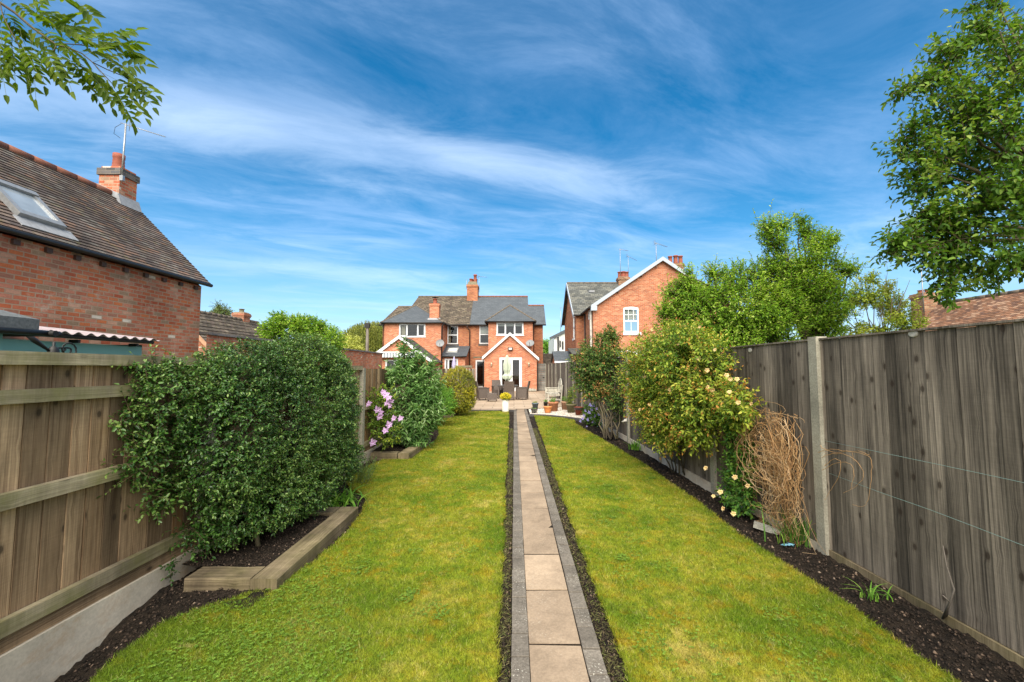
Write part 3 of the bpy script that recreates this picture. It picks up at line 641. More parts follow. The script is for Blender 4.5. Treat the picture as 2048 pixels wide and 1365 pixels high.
for x0, slope in ((-0.016, 0.0), (0.401, 0.0)):
    eb = MB(); y = 0.84 + (0.07 if x0 > 0 else 0)
    while y < 17.0:
        dz = random.uniform(0, 0.005); xx = x0 + 0.0006 * y + random.uniform(-0.002, 0.002); eb.cur = random.random()
        r_ = 0.002; z1 = 0.018 + dz; a_ = (xx, y + 0.004); b_ = (xx + 0.101, y + 0.2005)
        eb.box((a_[0], a_[1], -0.06), (b_[0], b_[1], z1 - r_))
        lo = [(a_[0], a_[1], z1 - r_), (b_[0], a_[1], z1 - r_), (b_[0], b_[1], z1 - r_), (a_[0], b_[1], z1 - r_)]
        hi = [(a_[0] + r_, a_[1] + r_, z1), (b_[0] - r_, a_[1] + r_, z1), (b_[0] - r_, b_[1] - r_, z1), (a_[0] + r_, b_[1] - r_, z1)]
        eb.face(hi)
        for i in range(4): eb.face([lo[i], lo[(i + 1) % 4], hi[(i + 1) % 4], hi[i]])
        y += 0.2075
    tag(eb.build('path_edging', M['edging']), kind='structure')
# clover and broad-leaved weeds in the turf
P_ = []
for cx_, cy_, r_, n_ in [(random.choice((random.uniform(-2.1, -.4), random.uniform(.8, 2.2))), 2.0 + 5.5 * random.random() ** 1.3, random.uniform(.04, .22), random.randint(10, 60)) for _ in range(60)] + [(-1.75, 2.45, .35, 520), (-1.3, 2.5, .4, 420), (-1.5, 3.0, .35, 320), (-1.7, 3.4, .25, 200), (1.0, 2.6, .3, 80)]:
    a_ = rng.random(n_) * 6.283; q_ = r_ * np.sqrt(rng.random(n_)); P_.append(np.stack([cx_ + q_ * np.cos(a_), cy_ + q_ * np.sin(a_), .012 + .014 * rng.random(n_)], 1))
P_ = np.concatenate(P_); ok = in_poly(P_[:, 0], P_[:, 1], PL) | in_poly(P_[:, 0], P_[:, 1], PR); P_ = P_[ok]; n = len(P_)
M['clover'] = leaf_mat('clover_leaf', [(0, (0.06, 0.12, 0.015)), (1, (0.15, 0.24, 0.03))], .25)
az = rng.random(n) * 6.283
tag(leaves('clover', np.repeat(P_, 3, 0), np.stack([np.cos(np.repeat(az, 3) + np.tile([0, 2.1, 4.2], n)), np.sin(np.repeat(az, 3) + np.tile([0, 2.1, 4.2], n)), np.full(3 * n, .25)], 1), np.tile([[0., 0, 1]], (3 * n, 1)) + rng.normal(size=(3 * n, 3)) * .2, .012, .010, M['clover'], tint=np.repeat(rng.random(n), 3)), 'small patches of clover and weeds in the lawns', 'clover', kind='stuff')
# bits of dry grass on the two dark strips beside the path
x = np.concatenate([rng.uniform(-0.11, -0.02, 5200), rng.uniform(0.51, 0.63, 5200)]); y = 1.9 + 10 * rng.random(len(x)) ** 1.6
n = len(x); Pq = np.stack([x, y, np.full(n, -0.022)], 1); up = unit(rng.normal(size=(n, 3)) * np.array([1, 1, 0.5]) + np.array([0, 0, 0.35])); h = 0.02 + 0.02 * rng.random(n)
s_ = unit(np.cross(up, rdir(n))) * (0.0009 + 0.0003 * y)[:, None]
M['dry'] = attr_mat('dry_grass', [(0, (0.05, 0.045, 0.02)), (0.5, (0.14, 0.12, 0.05)), (0.8, (0.10, 0.14, 0.03)), (1, (0.28, 0.23, 0.12))])
tag(np_mesh('dry_grass', np.stack([Pq - s_, Pq + s_, Pq + up * h[:, None]], 1).reshape(-1, 3), np.arange(n * 3).reshape(-1, 3), M['dry'], tint=np.repeat(rng.random(n), 3)), 'wisps of dying grass on the dark strips beside the path', 'grass', kind='stuff')

# ---- patio, its dark block edge, the shingle bed
pt = MB(); pt.face([(-6.0, 16.78, 0.03), (0.07, 16.78, 0.03), (0.07, 17.08, 0.03), (0.42, 17.08, 0.03), (0.52, 17.15, 0.03), (1.5, 17.6, 0.03), (2.55, 18.4, 0.03), (2.55, 31.5, 0.03), (5.5, 31.5, 0.03), (5.5, 40, 0.03), (-6.0, 40, 0.03)])
pt.face([(-6, 16.78, -0.05), (0.07, 16.78, -0.05), (0.07, 16.78, 0.03), (-6, 16.78, 0.03)])
tag(pt.build('patio', M['patio']), kind='structure')
eb = MB(); x = -2.35
while x < -0.02: eb.box((x + 0.003, 16.66, -0.05), (x + 0.204, 16.775, 0.035)); x += 0.207
for x0, x1, y0, y1 in ((0.61, 2.3, 15.0, 13.62),):
    pts = [(0.53, 15.1), (0.8, 15.02), (1.1, 14.88), (1.4, 14.65), (1.7, 14.35), (2.0, 13.95), (2.3, 13.55)]
    for p, q in zip(pts, pts[1:]):
        v = Vector((q[0] - p[0], q[1] - p[1], 0)); k = max(1, round(v.length / 0.2))
        for i in range(k):
            s0 = Vector((*p, 0)) + v * (i / k); s1 = Vector((*p, 0)) + v * ((i + 0.96) / k); eb.beam(s0, s1, 0.10, 0.09)
tag(eb.build('patio_edging', M['edging_dark']), kind='structure')
SH = [(0.60, 15.12), (1.1, 14.93), (1.72, 14.42), (2.35, 13.62), (2.5, 13.6), (2.44, 18.3), (1.5, 17.6), (0.6, 17.12)]
gb = MB(); gb.face([(x, y, -0.012) for x, y in SH]); tag(gb.build('gravel_bed', M['clay_pink']), kind='structure')
x = rng.uniform(0.55, 2.5, 26000); y = rng.uniform(13.5, 18.3, 26000); ok = in_poly(x, y, SH); x, y = x[ok], y[ok]
lumps('shingle', np.stack([x, y, np.full(len(x), 0.0) + 0.012 * rng.random(len(x))], 1), 0.014 + 0.014 * rng.random(len(x)), M['shingle'], rng.random(len(x)), label='pale pinkish shingle under the plant pots', cat='gravel', kind='stuff')

# ================================================================== FENCES
def left_x(y): return -2.67 - 0.0055 * max(0, y - 8)
lf = thing('garden_fence', (-2.72, 9.0, 0), 'brown panel fence with mossy rails and concrete base along the left border', 'fence')
posts = [1.8, 3.72, 5.62, 7.47, 9.37, 11.27, 13.17, 15.07, 16.97, 18.87, 20.77, 22.67, 24.57, 26.47, 28.37, 29.6]
LXF = -2.67
for i, py in enumerate([-0.12] + posts):
    if i == 0: continue
    fx = left_x(py); b = MB(); b.box((fx - 0.085, py - 0.05, -0.3), (fx + 0.018, py + 0.05, 1.66 if py > 4 else 1.70)); b.build('post', M['concrete_post'], lf)
allp = [-0.12] + posts
for i in range(len(allp) - 1):
    y0, y1 = allp[i] + 0.052, allp[i + 1] - 0.052; fx = left_x((y0 + y1) / 2); top = 1.745 if y0 < 3.8 else (1.70 if y0 < 7 else 1.66)
    b = MB(); b.box((fx - 0.055, y0, -0.3), (fx - 0.004, y1, 0.15)); b.build('gravel_board', M['gravel_board'], lf)
    b = MB(); y = y0; k = 0
    while y < y1 - 0.01:
        wdt = random.uniform(0.098, 0.125); ye = min(y + wdt, y1); b.uo = (random.uniform(0, 40), random.uniform(0, 40)); b.cur = random.random()
        xo = fx - 0.036 - random.uniform(0, 0.004)
        # feather-edged board, thin at one side and lapping the next
        b.hexa([(xo - 0.010, y, 0.15), (xo - 0.0135, ye, 0.15), (xo - 0.030, ye, 0.15), (xo - 0.024, y, 0.15),
                (xo - 0.010, y, top - 0.01), (xo - 0.0135, ye, top - 0.01), (xo - 0.030, ye, top - 0.01), (xo - 0.024, y, top - 0.01)])
        y = ye + .006; b.cur = 0; b.box((xo - .040, y - .016, .15), (xo - .036, y + .010, top - .01))  # backing strip tinted darkest: the shadow line between boards put into the colour
    pan = b.build('panel', M['fence_left'], lf)
    def rail_box(bb, z0, z1, xa, xb):
        # u across, v along the rail
        ys = [y0 + (y1 - y0) * q / 6 for q in range(7)]; bb.uo = (0, 0); o1, o2 = random.uniform(0, 30), random.uniform(0, 30)
        for q in range(6):
            ya, yb = ys[q], ys[q + 1]
            bb.face([(xb, ya, z0), (xb, yb, z0), (xb, yb, z1), (xb, ya, z1)], uv=[(z0 + o1, ya + o2), (z0 + o1, yb + o2), (z1 + o1, yb + o2), (z1 + o1, ya + o2)])
            bb.face([(xb, ya, z1), (xb, yb, z1), (xa, yb, z1), (xa, ya, z1)], uv=[(xb + o1, ya + o2), (xb + o1, yb + o2), (xa + o1, yb + o2), (xa + o1, ya + o2)])
            bb.face([(xb, yb, z0), (xb, ya, z0), (xa, ya, z0), (xa, yb, z0)], uv=[(xb + o1, yb + o2), (xb + o1, ya + o2), (xa + o1, ya + o2), (xa + o1, yb + o2)])
        bb.face([(xb, y0, z0), (xb, y0, z1), (xa, y0, z1), (xa, y0, z0)]); bb.face([(xb, y1, z1), (xb, y1, z0), (xa, y1, z0), (xa, y1, z1)])
    dz = top - 1.745
    for z0, z1, xa, xb in ((1.672 + dz, 1.745 + dz, -0.09, 0.004), (1.462 + dz, 1.537 + dz, -0.046, 0.0), (0.908, 0.992, -0.046, 0.0), (0.246, 0.330, -0.046, 0.0)):
        if i > 2 and 1.3 < z0 < 1.6: continue
        bb = MB(); bb.cur = random.uniform(0.35, 0.75); rail_box(bb, z0, z1, fx + xa, fx + xb); bb.build('rail', M['rail_left'], pan)
    bb = MB(); bb.cur = 0.35; rail_box(bb, 0.152, 0.243, fx - 0.046, fx - 0.022); bb.build('kick_board', M['fence_left'], pan)

def right_x(y): return 2.82 - 0.0213 * y
rf = thing('garden_fence', (2.72, 9.0, 0), 'weathered dark grey vertical board fence along the right border', 'fence')
rposts = [-0.06, 1.88, 3.82, 5.76, 7.72, 9.68, 11.62, 13.56, 15.5, 17.44, 19.38, 21.3, 23.24, 25.2, 27.1, 29.0]
for py in rposts:
    fx = right_x(py); b = MB(); b.box((fx - 0.035, py - 0.052, -0.3), (fx + 0.065, py + 0.052, 1.935 + 0.001 * py)); b.build('post', M['concrete_post'], rf)
for i in range(len(rposts) - 1):
    y0, y1 = rposts[i] + 0.054, rposts[i + 1] - 0.054; top = 1.905 + 0.003 * max(0, y0 - 9); b = MB(); y = y0
    while y < y1 - 0.01:
        ye = min(y + random.uniform(0.080, 0.112), y1); b.uo = (random.uniform(0, 40), random.uniform(0, 40)); b.cur = random.uniform(.1, .95)
        xo = right_x(y) + random.uniform(-0.002, 0.002); t1 = top + random.uniform(-0.003, 0.003)
        b.hexa([(xo + 0.007, y, 0.09), (xo + 0.020, y, 0.09), (xo + 0.020, ye, 0.09), (xo, ye, 0.09),
                (xo + 0.007, y, t1), (xo + 0.020, y, t1), (xo + 0.020, ye, t1), (xo, ye, t1)])
        y = ye + .006; b.cur = 0; b.box((xo + .030, ye - .012, .09), (xo + .033, ye + .018, t1 - .004))  # gap backing coloured darkest, painting in the shade between boards
    pan = b.build('panel', M['fence_right'], rf)
    for z0 in (0.35, 0.95, 1.6):
        bb = MB(); bb.cur = 0.5; bb.hexa([(right_x(yy) + dx, yy, zz_) for zz_ in (z0, z0 + 0.07) for yy, dx in ((y0, 0.026), (y0, 0.06), (y1, 0.06), (y1, 0.026))]); bb.build('rail', M['fence_right'], pan)
    bb = MB(); bb.cur = 0.8; bb.hexa([(right_x(yy) + dx, yy, zz_) for zz_ in (top + 0.004, top + 0.018) for yy, dx in ((y0, -0.012), (y0, 0.05), (y1, 0.05), (y1, -0.012))]); bb.build('capping', M['fence_right'], pan)
    bb = MB(); bb.cur = 0.6
    bb.hexa([(right_x(yy) + dx, yy, zz_) for zz_ in (-0.3, 0.085) for yy, dx in ((y0, -0.010), (y0, 0.025), (y1, 0.025), (y1, -0.010))]); bb.build('gravel_board', M['gravel_board'] if y0 > 3 else M['sleeper'], rf)
    # nail heads
# two plaques
for px_, py_, lab in ((1822, 668, 'small pale oval metal plaque on the near right fence panel'), (1497, 701, 'small pale oval plaque on the fence panel beyond the concrete post')):
    c = AX(px_, py_, 2.745 if px_ > 1700 else 2.70); fx = right_x(c.y) + 0.002; b = MB(); nseg = 20
    ring = [(fx - 0.004, c.y + 0.034 * math.cos(q * 6.283 / nseg), c.z + 0.024 * math.sin(q * 6.283 / nseg)) for q in range(nseg)]
    rin = [(fx - 0.007, c.y + 0.028 * math.cos(q * 6.283 / nseg), c.z + 0.018 * math.sin(q * 6.283 / nseg)) for q in range(nseg)]
    rb = [(fx + 0.004, p[1], p[2]) for p in ring]
    for q in range(nseg): b.face([ring[q], ring[(q + 1) % nseg], rin[(q + 1) % nseg], rin[q]]); b.face([rb[q], rb[(q + 1) % nseg], ring[(q + 1) % nseg], ring[q]])
    b.face(rin); tag(b.build('plaque', M['plaque'], org=(fx, c.y, c.z)), lab, 'plaque')
# two teal wires
for pts, lab in (([(1650, 882), (1760, 905), (1870, 928), (1960, 947), (2048, 966), (2250, 1012)], 'thin teal wire sagging across the near right fence panel, upper one'),
                 ([(1656, 946), (1760, 985), (1860, 1020), (1960, 1058), (2048, 1092), (2250, 1175)], 'thin teal wire sagging across the near right fence panel, lower one')):
    q = [AX(x_, y_, 2.72) for x_, y_ in pts]; b = MB(); b.tube(q, 0.0015, 5); tag(b.build('wire', M['wire'], org=tuple(q[0])), lab, 'wire')

# ================================================================== SLEEPER BEDS
def sleeper(par, p, q, wd=0.2, z0=-0.06, z1=0.088):
    b = MB(); b.cur = random.uniform(0.35, 0.85); p = Vector((*p, 0)); q = Vector((*q, 0)); d = (q - p).normalized(); s_ = Vector((-d.y, d.x, 0)) * wd / 2
    o1, o2 = random.uniform(0, 20), random.uniform(0, 20); c = 0.008; n = 8; L = (q - p).length
    sec = [(-1, z0), (-1, z1 - c), (-1 + c * 10, z1), (1 - c * 10, z1), (1, z1 - c), (1, z0)]
    prev = None
    for i in range(n + 1):
        m = p.lerp(q, i / n); jz = random.uniform(-0.003, 0.003)
        ring = [Vector((m.x, m.y, 0)) + s_ * a_ * random.uniform(0.985, 1.01) + Vector((0, 0, z_ + (jz if z_ > 0 else 0))) for a_, z_ in sec]
        if prev:
            u0 = 0
            for j in range(5):
                w_ = (ring[j + 1] - ring[j]).length
                b.face([prev[j], prev[j + 1], ring[j + 1], ring[j]], uv=[(u0 + o1, L * (i - 1) / n + o2), (u0 + w_ + o1, L * (i - 1) / n + o2), (u0 + w_ + o1, L * i / n + o2), (u0 + o1, L * i / n + o2)]); u0 += w_
        if i in (0, n): b.face(ring)
        prev = ring
    return b.build('sleeper', M['sleeper'], par)
rb1 = thing('raised_bed', (-2.2, 4.0, 0), 'raised soil bed edged with timber sleepers under the big round bush', 'raised bed')
sleeper(rb1, (-2.46, 3.33), (-1.968, 3.33)); sleeper(rb1, (-1.865, 3.23), (-1.865, 4.87)); sleeper(rb1, (-2.62, 4.77), (-1.968, 4.77), 0.2)
rb2 = thing('raised_bed', (-2.2, 8.7, 0), 'raised sleeper bed under the tall buddleia and the mauve clematis', 'raised bed')
sleeper(rb2, (-2.62, 7.88), (-2.14, 7.88), 0.2, -0.06, 0.11); sleeper(rb2, (-2.02, 7.78), (-1.97, 9.0), 0.2, -0.06, 0.11); sleeper(rb2, (-1.97, 9.02), (-2.0, 9.75), 0.18, -0.06, 0.13)
rb3 = thing('raised_bed', (-2.4, 14.2, 0), 'low sleeper edging before the clipped golden bush near the patio', 'raised bed')
sleeper(rb3, (-2.62, 14.2), (-2.22, 14.28), 0.16, -0.06, 0.09); sleeper(rb3, (-2.2, 14.35), (-2.05, 15.4), 0.16, -0.06, 0.09)
def bed_soil(par, x0, x1, y0, y1, zt):
    xs = np.arange(x0, x1 + 1e-6, 0.03); ys = np.arange(y0, y1 + 1e-6, 0.03); X, Y = np.meshgrid(xs, ys)
    Z = zt + fnoise(X, Y, 6, 5.0) * 0.02 + fnoise(X, Y, 19, 6.0) * 0.018 + 0.05 * np.clip((-2.3 - X) / 0.3, 0, 1)
    V = np.stack([X, Y, Z], -1).reshape(-1, 3); i = np.arange(X.size).reshape(X.shape); FF = np.stack([i[:-1, :-1], i[:-1, 1:], i[1:, 1:], i[1:, :-1]], -1).reshape(-1, 4)
    np_mesh('bed_soil', V, FF, M['soil'], par, smooth=True)
    n = int((x1 - x0) * (y1 - y0) * 5500); x = rng.uniform(x0, x1, n); y = rng.uniform(y0, y1, n)
    z = zt + fnoise(x, y, 6, 5.0) * 0.02 + 0.05 * np.clip((-2.3 - x) / 0.3, 0, 1)
    Pq = np.stack([x, y, z + 0.004], 1); o = lumps('soil_clods', Pq - np.array(ORG[par.name]), 0.008 * (0.35 + 1.2 * rng.random(n) ** 2), M['clods'], rng.random(n), kind='stuff'); o.parent = par; ORG[o.name] = ORG[par.name]
bed_soil(rb1, -2.64, -1.96, 3.43, 4.68, 0.055); bed_soil(rb2, -2.66, -2.1, 7.98, 9.9, 0.06); bed_soil(rb3, -2.68, -2.25, 14.3, 15.6, 0.04)

# ================================================================== BUILDINGS
def wall(mb, xf, u0, u1, z0, z1, holes=(), reveal=0.1):
    """rectangular wall with rectangular openings (a,b,c,d) = u0,u1,z0,z1, drawn as its outer face plus the reveals"""
    mb.xf = xf; us = sorted({u0, u1, *[h[0] for h in holes], *[h[1] for h in holes]}); zs = sorted({z0, z1, *[h[2] for h in holes], *[h[3] for h in holes]})
    for i in range(len(us) - 1):
        for j in range(len(zs) - 1):
            mu, mz = (us[i] + us[i + 1]) / 2, (zs[j] + zs[j + 1]) / 2
            if any(h[0] < mu < h[1] and h[2] < mz < h[3] for h in holes): continue
            mb.face([(us[i], 0, zs[j]), (us[i + 1], 0, zs[j]), (us[i + 1], 0, zs[j + 1]), (us[i], 0, zs[j + 1])])
    for a_, b_, c_, d_ in holes:
        for p, q in (((a_, c_), (a_, d_)), ((a_, d_), (b_, d_)), ((b_, d_), (b_, c_)), ((b_, c_), (a_, c_))):
            mb.face([(p[0], 0, p[1]), (q[0], 0, q[1]), (q[0], reveal, q[1]), (p[0], reveal, p[1])])
    mb.xf = None
def poly_wall(mb, xf, pts):
    mb.xf = xf; mb.face([(u, 0, z) for u, z in pts]); mb.xf = None
def roof(par, name, mat, bl, br, tr, tl, gauge=0.22, lip=0.012, thick=0.05):
    """a roof slope laid in courses: each course laps over the one below with a small step; closed underneath"""
    bl, br, tr, tl = map(Vector, (bl, br, tr, tl)); sl = ((tl - bl).length + (tr - br).length) / 2; n = max(2, int(round(sl / gauge)))
    nrm = (br - bl).cross(tl - bl if (tl - bl).length > 0.01 else tr - bl).normalized()
    if nrm.z < 0: nrm = -nrm
    hz = (br - bl).normalized(); sv = nrm.cross(hz)
    if sv.z < 0: sv = -sv
    b = MB()
    for i in range(n):
        t0, t1 = i / n, (i + 1) / n; l0, r0 = bl.lerp(tl, t0), br.lerp(tr, t0); l1, r1 = bl.lerp(tl, t1), br.lerp(tr, t1)
        uv = lambda p, row: (p.dot(hz), row * gauge)
        a0, a1 = l0 + nrm * lip, r0 + nrm * lip
        if (l1 - r1).length < 1e-3: b.face([a0, a1, r1], uv=[uv(a0, i + .04), uv(a1, i + .04), uv(r1, i + .96)])
        else: b.face([a0, a1, r1, l1], uv=[uv(a0, i + .04), uv(a1, i + .04), uv(r1, i + .96), uv(l1, i + .96)])
        b.face([l0 - nrm * 0.001, r0 - nrm * 0.001, a1, a0])
    dn = nrm * thick; q = [bl, br, tr, tl] if (tl - tr).length > 1e-3 else [bl, br, tl]
    b.face([p - dn for p in q][::-1])
    for i in range(len(q)):
        p, r_ = q[i], q[(i + 1) % len(q)]; b.face([p, r_, r_ - dn, p - dn])
    return b.build(name, mat, par)
def ridge(par, pts, mat, r=0.09, name='ridge_tiles'):
    b = MB()
    for p, q in zip(pts, pts[1:]):
        p, q = Vector(p), Vector(q); L = (q - p).length; n = max(1, int(L / 0.4)); d = (q - p) / n
        for i in range(n): b.tube([p + d * i, p + d * (i + 0.99)], [r, r * 0.97], 8)
    return b.build(name, mat, par)
def gutter(par, p, q, r=0.06, name='gutter'):
    b = MB(); p, q = Vector(p), Vector(q); b.tube([p, q], r, 8); return b.build(name, M['black'], par)
def downpipe(par, pts, r=0.035, mat='black', name='downpipe'):
    b = MB(); b.tube(pts, r, 8); return b.build(name, M[mat], par)
def window(par, xf, u0, u1, z0, z1, cols=1, rows=None, set_=0.05, fw=0.065, name='window', cas=(), sill=None, bars=0.0, panes=True, extra=None, floor_=False):
    """white frame bars, one glass pane mesh, casement sashes"""
    b = MB(xf); D0, D1 = set_ - 0.03, set_ + 0.04
    def bar(a_, b_, c_, d_, e=0.0): b.box((a_, D0 - e, c_), (b_, D1, d_))
    bar(u0, u0 + fw, z0, z1); bar(u1 - fw, u1, z0, z1); bar(u0 + fw, u1 - fw, z1 - fw, z1); bar(u0 + fw, u1 - fw, z0, z0 + fw)
    cs = cols if isinstance(cols, (list, tuple)) else [u0 + (u1 - u0) * i / cols for i in range(1, cols)]
    for c in cs: bar(c - fw / 2, c + fw / 2, z0 + fw, z1 - fw)
    ed = [u0] + list(cs) + [u1]
    for r_ in rows or ():
        for i in range(len(ed) - 1): bar(ed[i] + (fw if i == 0 else fw / 2), ed[i + 1] - (fw if i == len(ed) - 2 else fw / 2), r_ - fw / 2, r_ + fw / 2)
    for i in cas:       # opening casements stand proud and thicken the frame
        a_, b_ = ed[i] + (fw if i == 0 else fw / 2), ed[i + 1] - (fw if i == len(ed) - 2 else fw / 2); w_ = 0.05
        for q in ((a_, a_ + w_, z0 + fw, z1 - fw), (b_ - w_, b_, z0 + fw, z1 - fw), (a_ + w_, b_ - w_, z1 - fw - w_, z1 - fw), (a_ + w_, b_ - w_, z0 + fw, z0 + fw + w_)): b.box((q[0], D0 - 0.018, q[2]), (q[1], D1 - 0.01, q[3]))
    fr = b.build(name, M['white'], par)
    g = MB(xf); g.face([(u0 + fw / 2, set_ + 0.012, z0 + fw / 2), (u1 - fw / 2, set_ + 0.012, z0 + fw / 2), (u1 - fw / 2, set_ + 0.012, z1 - fw / 2), (u0 + fw / 2, set_ + 0.012, z1 - fw / 2)]); g.build('pane', M['glass'], fr)
    if sill: s_ = MB(xf); s_.box((u0 - 0.06, -0.05, z0 - sill), (u1 + 0.06, set_ + 0.03, z0 - 0.004)); s_.build('sill', M['white'], fr)
    if extra:
        for nm_, mt, a_, b_, c_, d_ in extra:
            s_ = MB(xf)
            if nm_ == 'curtain':
                k = 10
                for i in range(k):
                    x0, x1 = a_ + (b_ - a_) * i / k, a_ + (b_ - a_) * (i + 1) / k; e0, e1 = 0.16 + 0.03 * (i % 2), 0.16 + 0.03 * ((i + 1) % 2)
                    s_.face([(x0, e0, c_), (x1, e1, c_), (x1, e1, d_), (x0, e0, d_)])
            else: s_.box((a_, 0.14, c_), (b_, 0.15, d_))
            s_.build(nm_, M[mt], fr)
    return fr
def bargeboard(par, xf, p, apex, q, wd=0.2, out=0.05, mt='white'):
    b = MB(xf); 
    for a_, c_ in ((p, apex), (q, apex)):
        a_, c_ = Vector(a_), Vector(c_); d = (c_ - a_).normalized(); n = Vector((-d.y, d.x)); n = n if n.y < 0 else -n
        w_ = n * wd; e = a_ + n * wd
        # plumb cut at the apex
        k = wd / max(0.2, abs(d.x)); low = [a_, c_, c_ + Vector((0, -k)), a_ + Vector((0, -k))]
        f0 = [(v.x, -out, v.y) for v in low]; f1 = [(v.x, -out + 0.035, v.y) for v in low]; b.hexa([f0[0], f0[1], f1[1], f1[0], f0[3], f0[2], f1[2], f1[3]])
    return b.build('bargeboard', M[mt], par)
def chimney(par, cx_, cy_, z0, z1, wx, wy, mat, pots, corb=True, capmat='cement', potmat='terracotta_red', dark=False, cone=0.12):
    b = MB(); b.box((cx_ - wx / 2, cy_ - wy / 2, z0), (cx_ + wx / 2, cy_ + wy / 2, z1 - 0.25))
    ch = None
    if corb:
        for i, (dz, e) in enumerate(((0.25, 0.03), (0.17, 0.06), (0.09, 0.03))):
            b.box((cx_ - wx / 2 - e, cy_ - wy / 2 - e, z1 - dz), (cx_ + wx / 2 + e, cy_ + wy / 2 + e, z1 - dz + 0.08))
    else: b.box((cx_ - wx / 2, cy_ - wy / 2, z1 - 0.25), (cx_ + wx / 2, cy_ + wy / 2, z1))
    ch = b.build('chimney', mat, par)
    if cone:
        c = MB(); lo = [(cx_ - wx / 2, cy_ - wy / 2), (cx_ + wx / 2, cy_ - wy / 2), (cx_ + wx / 2, cy_ + wy / 2), (cx_ - wx / 2, cy_ + wy / 2)]
        c.hexa([(x, y, z1 - 0.01) for x, y in lo] + [(cx_ + (x - cx_) * 0.75, cy_ + (y - cy_) * 0.75, z1 + cone) for x, y in lo]); c.build('cap', M[capmat], ch)
    for dx, dy, r, h in pots:
        p = MB(); p.lathe((cx_ + dx, cy_ + dy, z1 + cone * 0.6), [(r * 0.98, 0), (r * 0.9, h * 0.5), (r * 0.86, h * 0.85), (r * 1.1, h * 0.87), (r * 1.1, h), (r * 0.8, h), (r * 0.78, h * 0.6), (0.0, h * 0.6)], 14); p.build('pot', M[potmat], ch)
    return ch
def aerial(base, h, boom, n, label, tilt=0.0, w0=0.35, group=None, r=0.016, bent=None, big=True):
    """TV aerial: mast, boom with cross elements, reflector"""
    t = thing('tv_aerial', tuple(base), label, 'tv aerial', group); base = Vector(base); top = base + Vector((0, 0, h))
    b = MB(); b.tube([base, top], r, 6); b.tube([base + Vector((0, 0, 0.15)), base + Vector((0.02, 0.05, 0.15))], r * 0.8, 5); b.build('mast', M['grey_metal'], t)
    bo = Vector(boom); p0 = top - bo * 0.12 - Vector((0, 0, 0.06)); p1 = p0 + bo; b = MB(); b.tube([p0, p1], r * 0.6, 5); s_ = bo.normalized().cross(Vector((0, 0, 1))).normalized()
    s_ = (s_ + Vector((0, 0, tilt))).normalized()
    for i in range(n):
        c = p0.lerp(p1, 0.12 + 0.86 * i / max(1, n - 1)); ww = w0 * (1 - 0.45 * i / n) / 2; b.tube([c - s_ * ww, c + s_ * ww], r * 0.35, 4)
    if big:
        for dz in (-0.12, -0.04, 0.04, 0.12):
            c = p0 + Vector((0, 0, dz)); b.tube([c - s_ * w0 * 0.5, c + s_ * w0 * 0.5], r * 0.35, 4)
        b.tube([p0 + Vector((0, 0, -0.14)), p0 + Vector((0, 0, 0.14))], r * 0.4, 4)
    b.build('antenna', M['grey_metal'], t); return t
def sat_dish(c, r, face, label, mount=0.25):
    t = thing('satellite_dish', tuple(c), label, 'satellite dish'); c = Vector(c); f = Vector(face).normalized(); u = f.cross(Vector((0, 0, 1))).normalized(); v = u.cross(f)
    b = MB(); n = 24; K = 5
    def P(i, k, off=0): rr = r * k / K; a_ = 2 * math.pi * i / n; return c + (u * math.cos(a_) * 1.0 + v * math.sin(a_) * 0.92) * rr - f * (0.16 * r * (1 - (k / K) ** 2) + off)
    for off in (0, 0.012):
        for k in range(K):
            for i in range(n):
                q = [P(i, k, off), P(i + 1, k, off), P(i + 1, k + 1, off), P(i, k + 1, off)]; b.face(q if k else [q[0], q[2], q[3]], smooth=False)
    b.build('dish', M['dish'], t)
    b = MB(); low = c - v * r * 0.92; lnb = c + f * r * 0.9 - v * r * 0.5; b.tube([low, lnb], 0.012, 6); b.tube([lnb, lnb - f * 0.09], 0.03, 8); b.build('receiver_arm', M['black'], t)
    b = MB(); back = c - f * 0.08; b.tube([back, back - f * mount * 0.6 - v * 0.12, back - f * mount - v * 0.12], 0.02, 6); b.build('bracket', M['black'], t); return t

# ---------- the two houses joined under one roof, seen from the garden
YE, YH, YM = 30.4, 33.5, 36.0
rh = thing('house', (0, 33, 0), 'orange brick house with slate roof and gabled extension facing the patio and path', 'house')
lh = thing('house', (-8, 33, 0), 'orange brick neighbouring house with lichened brown tiles, behind the tall buddleia', 'house')
PX = A(940, 650, YM).x                                 # party line
ex0, ex1 = A(968.6, 740, YE).x, A(1073.6, 740, YE).x
hx0, hx1 = A(976.6, 700, YH).x, A(1065.5, 700, YH).x
mx1 = A(1086.0, 700, YM).x
ze = A(1020, 713, YE).z; za = A(1020, 666, YE).z; acx = A(1020, 700, YE).x
zH = A(1020, 643, YH).z; zM = A(940, 650, YM).z
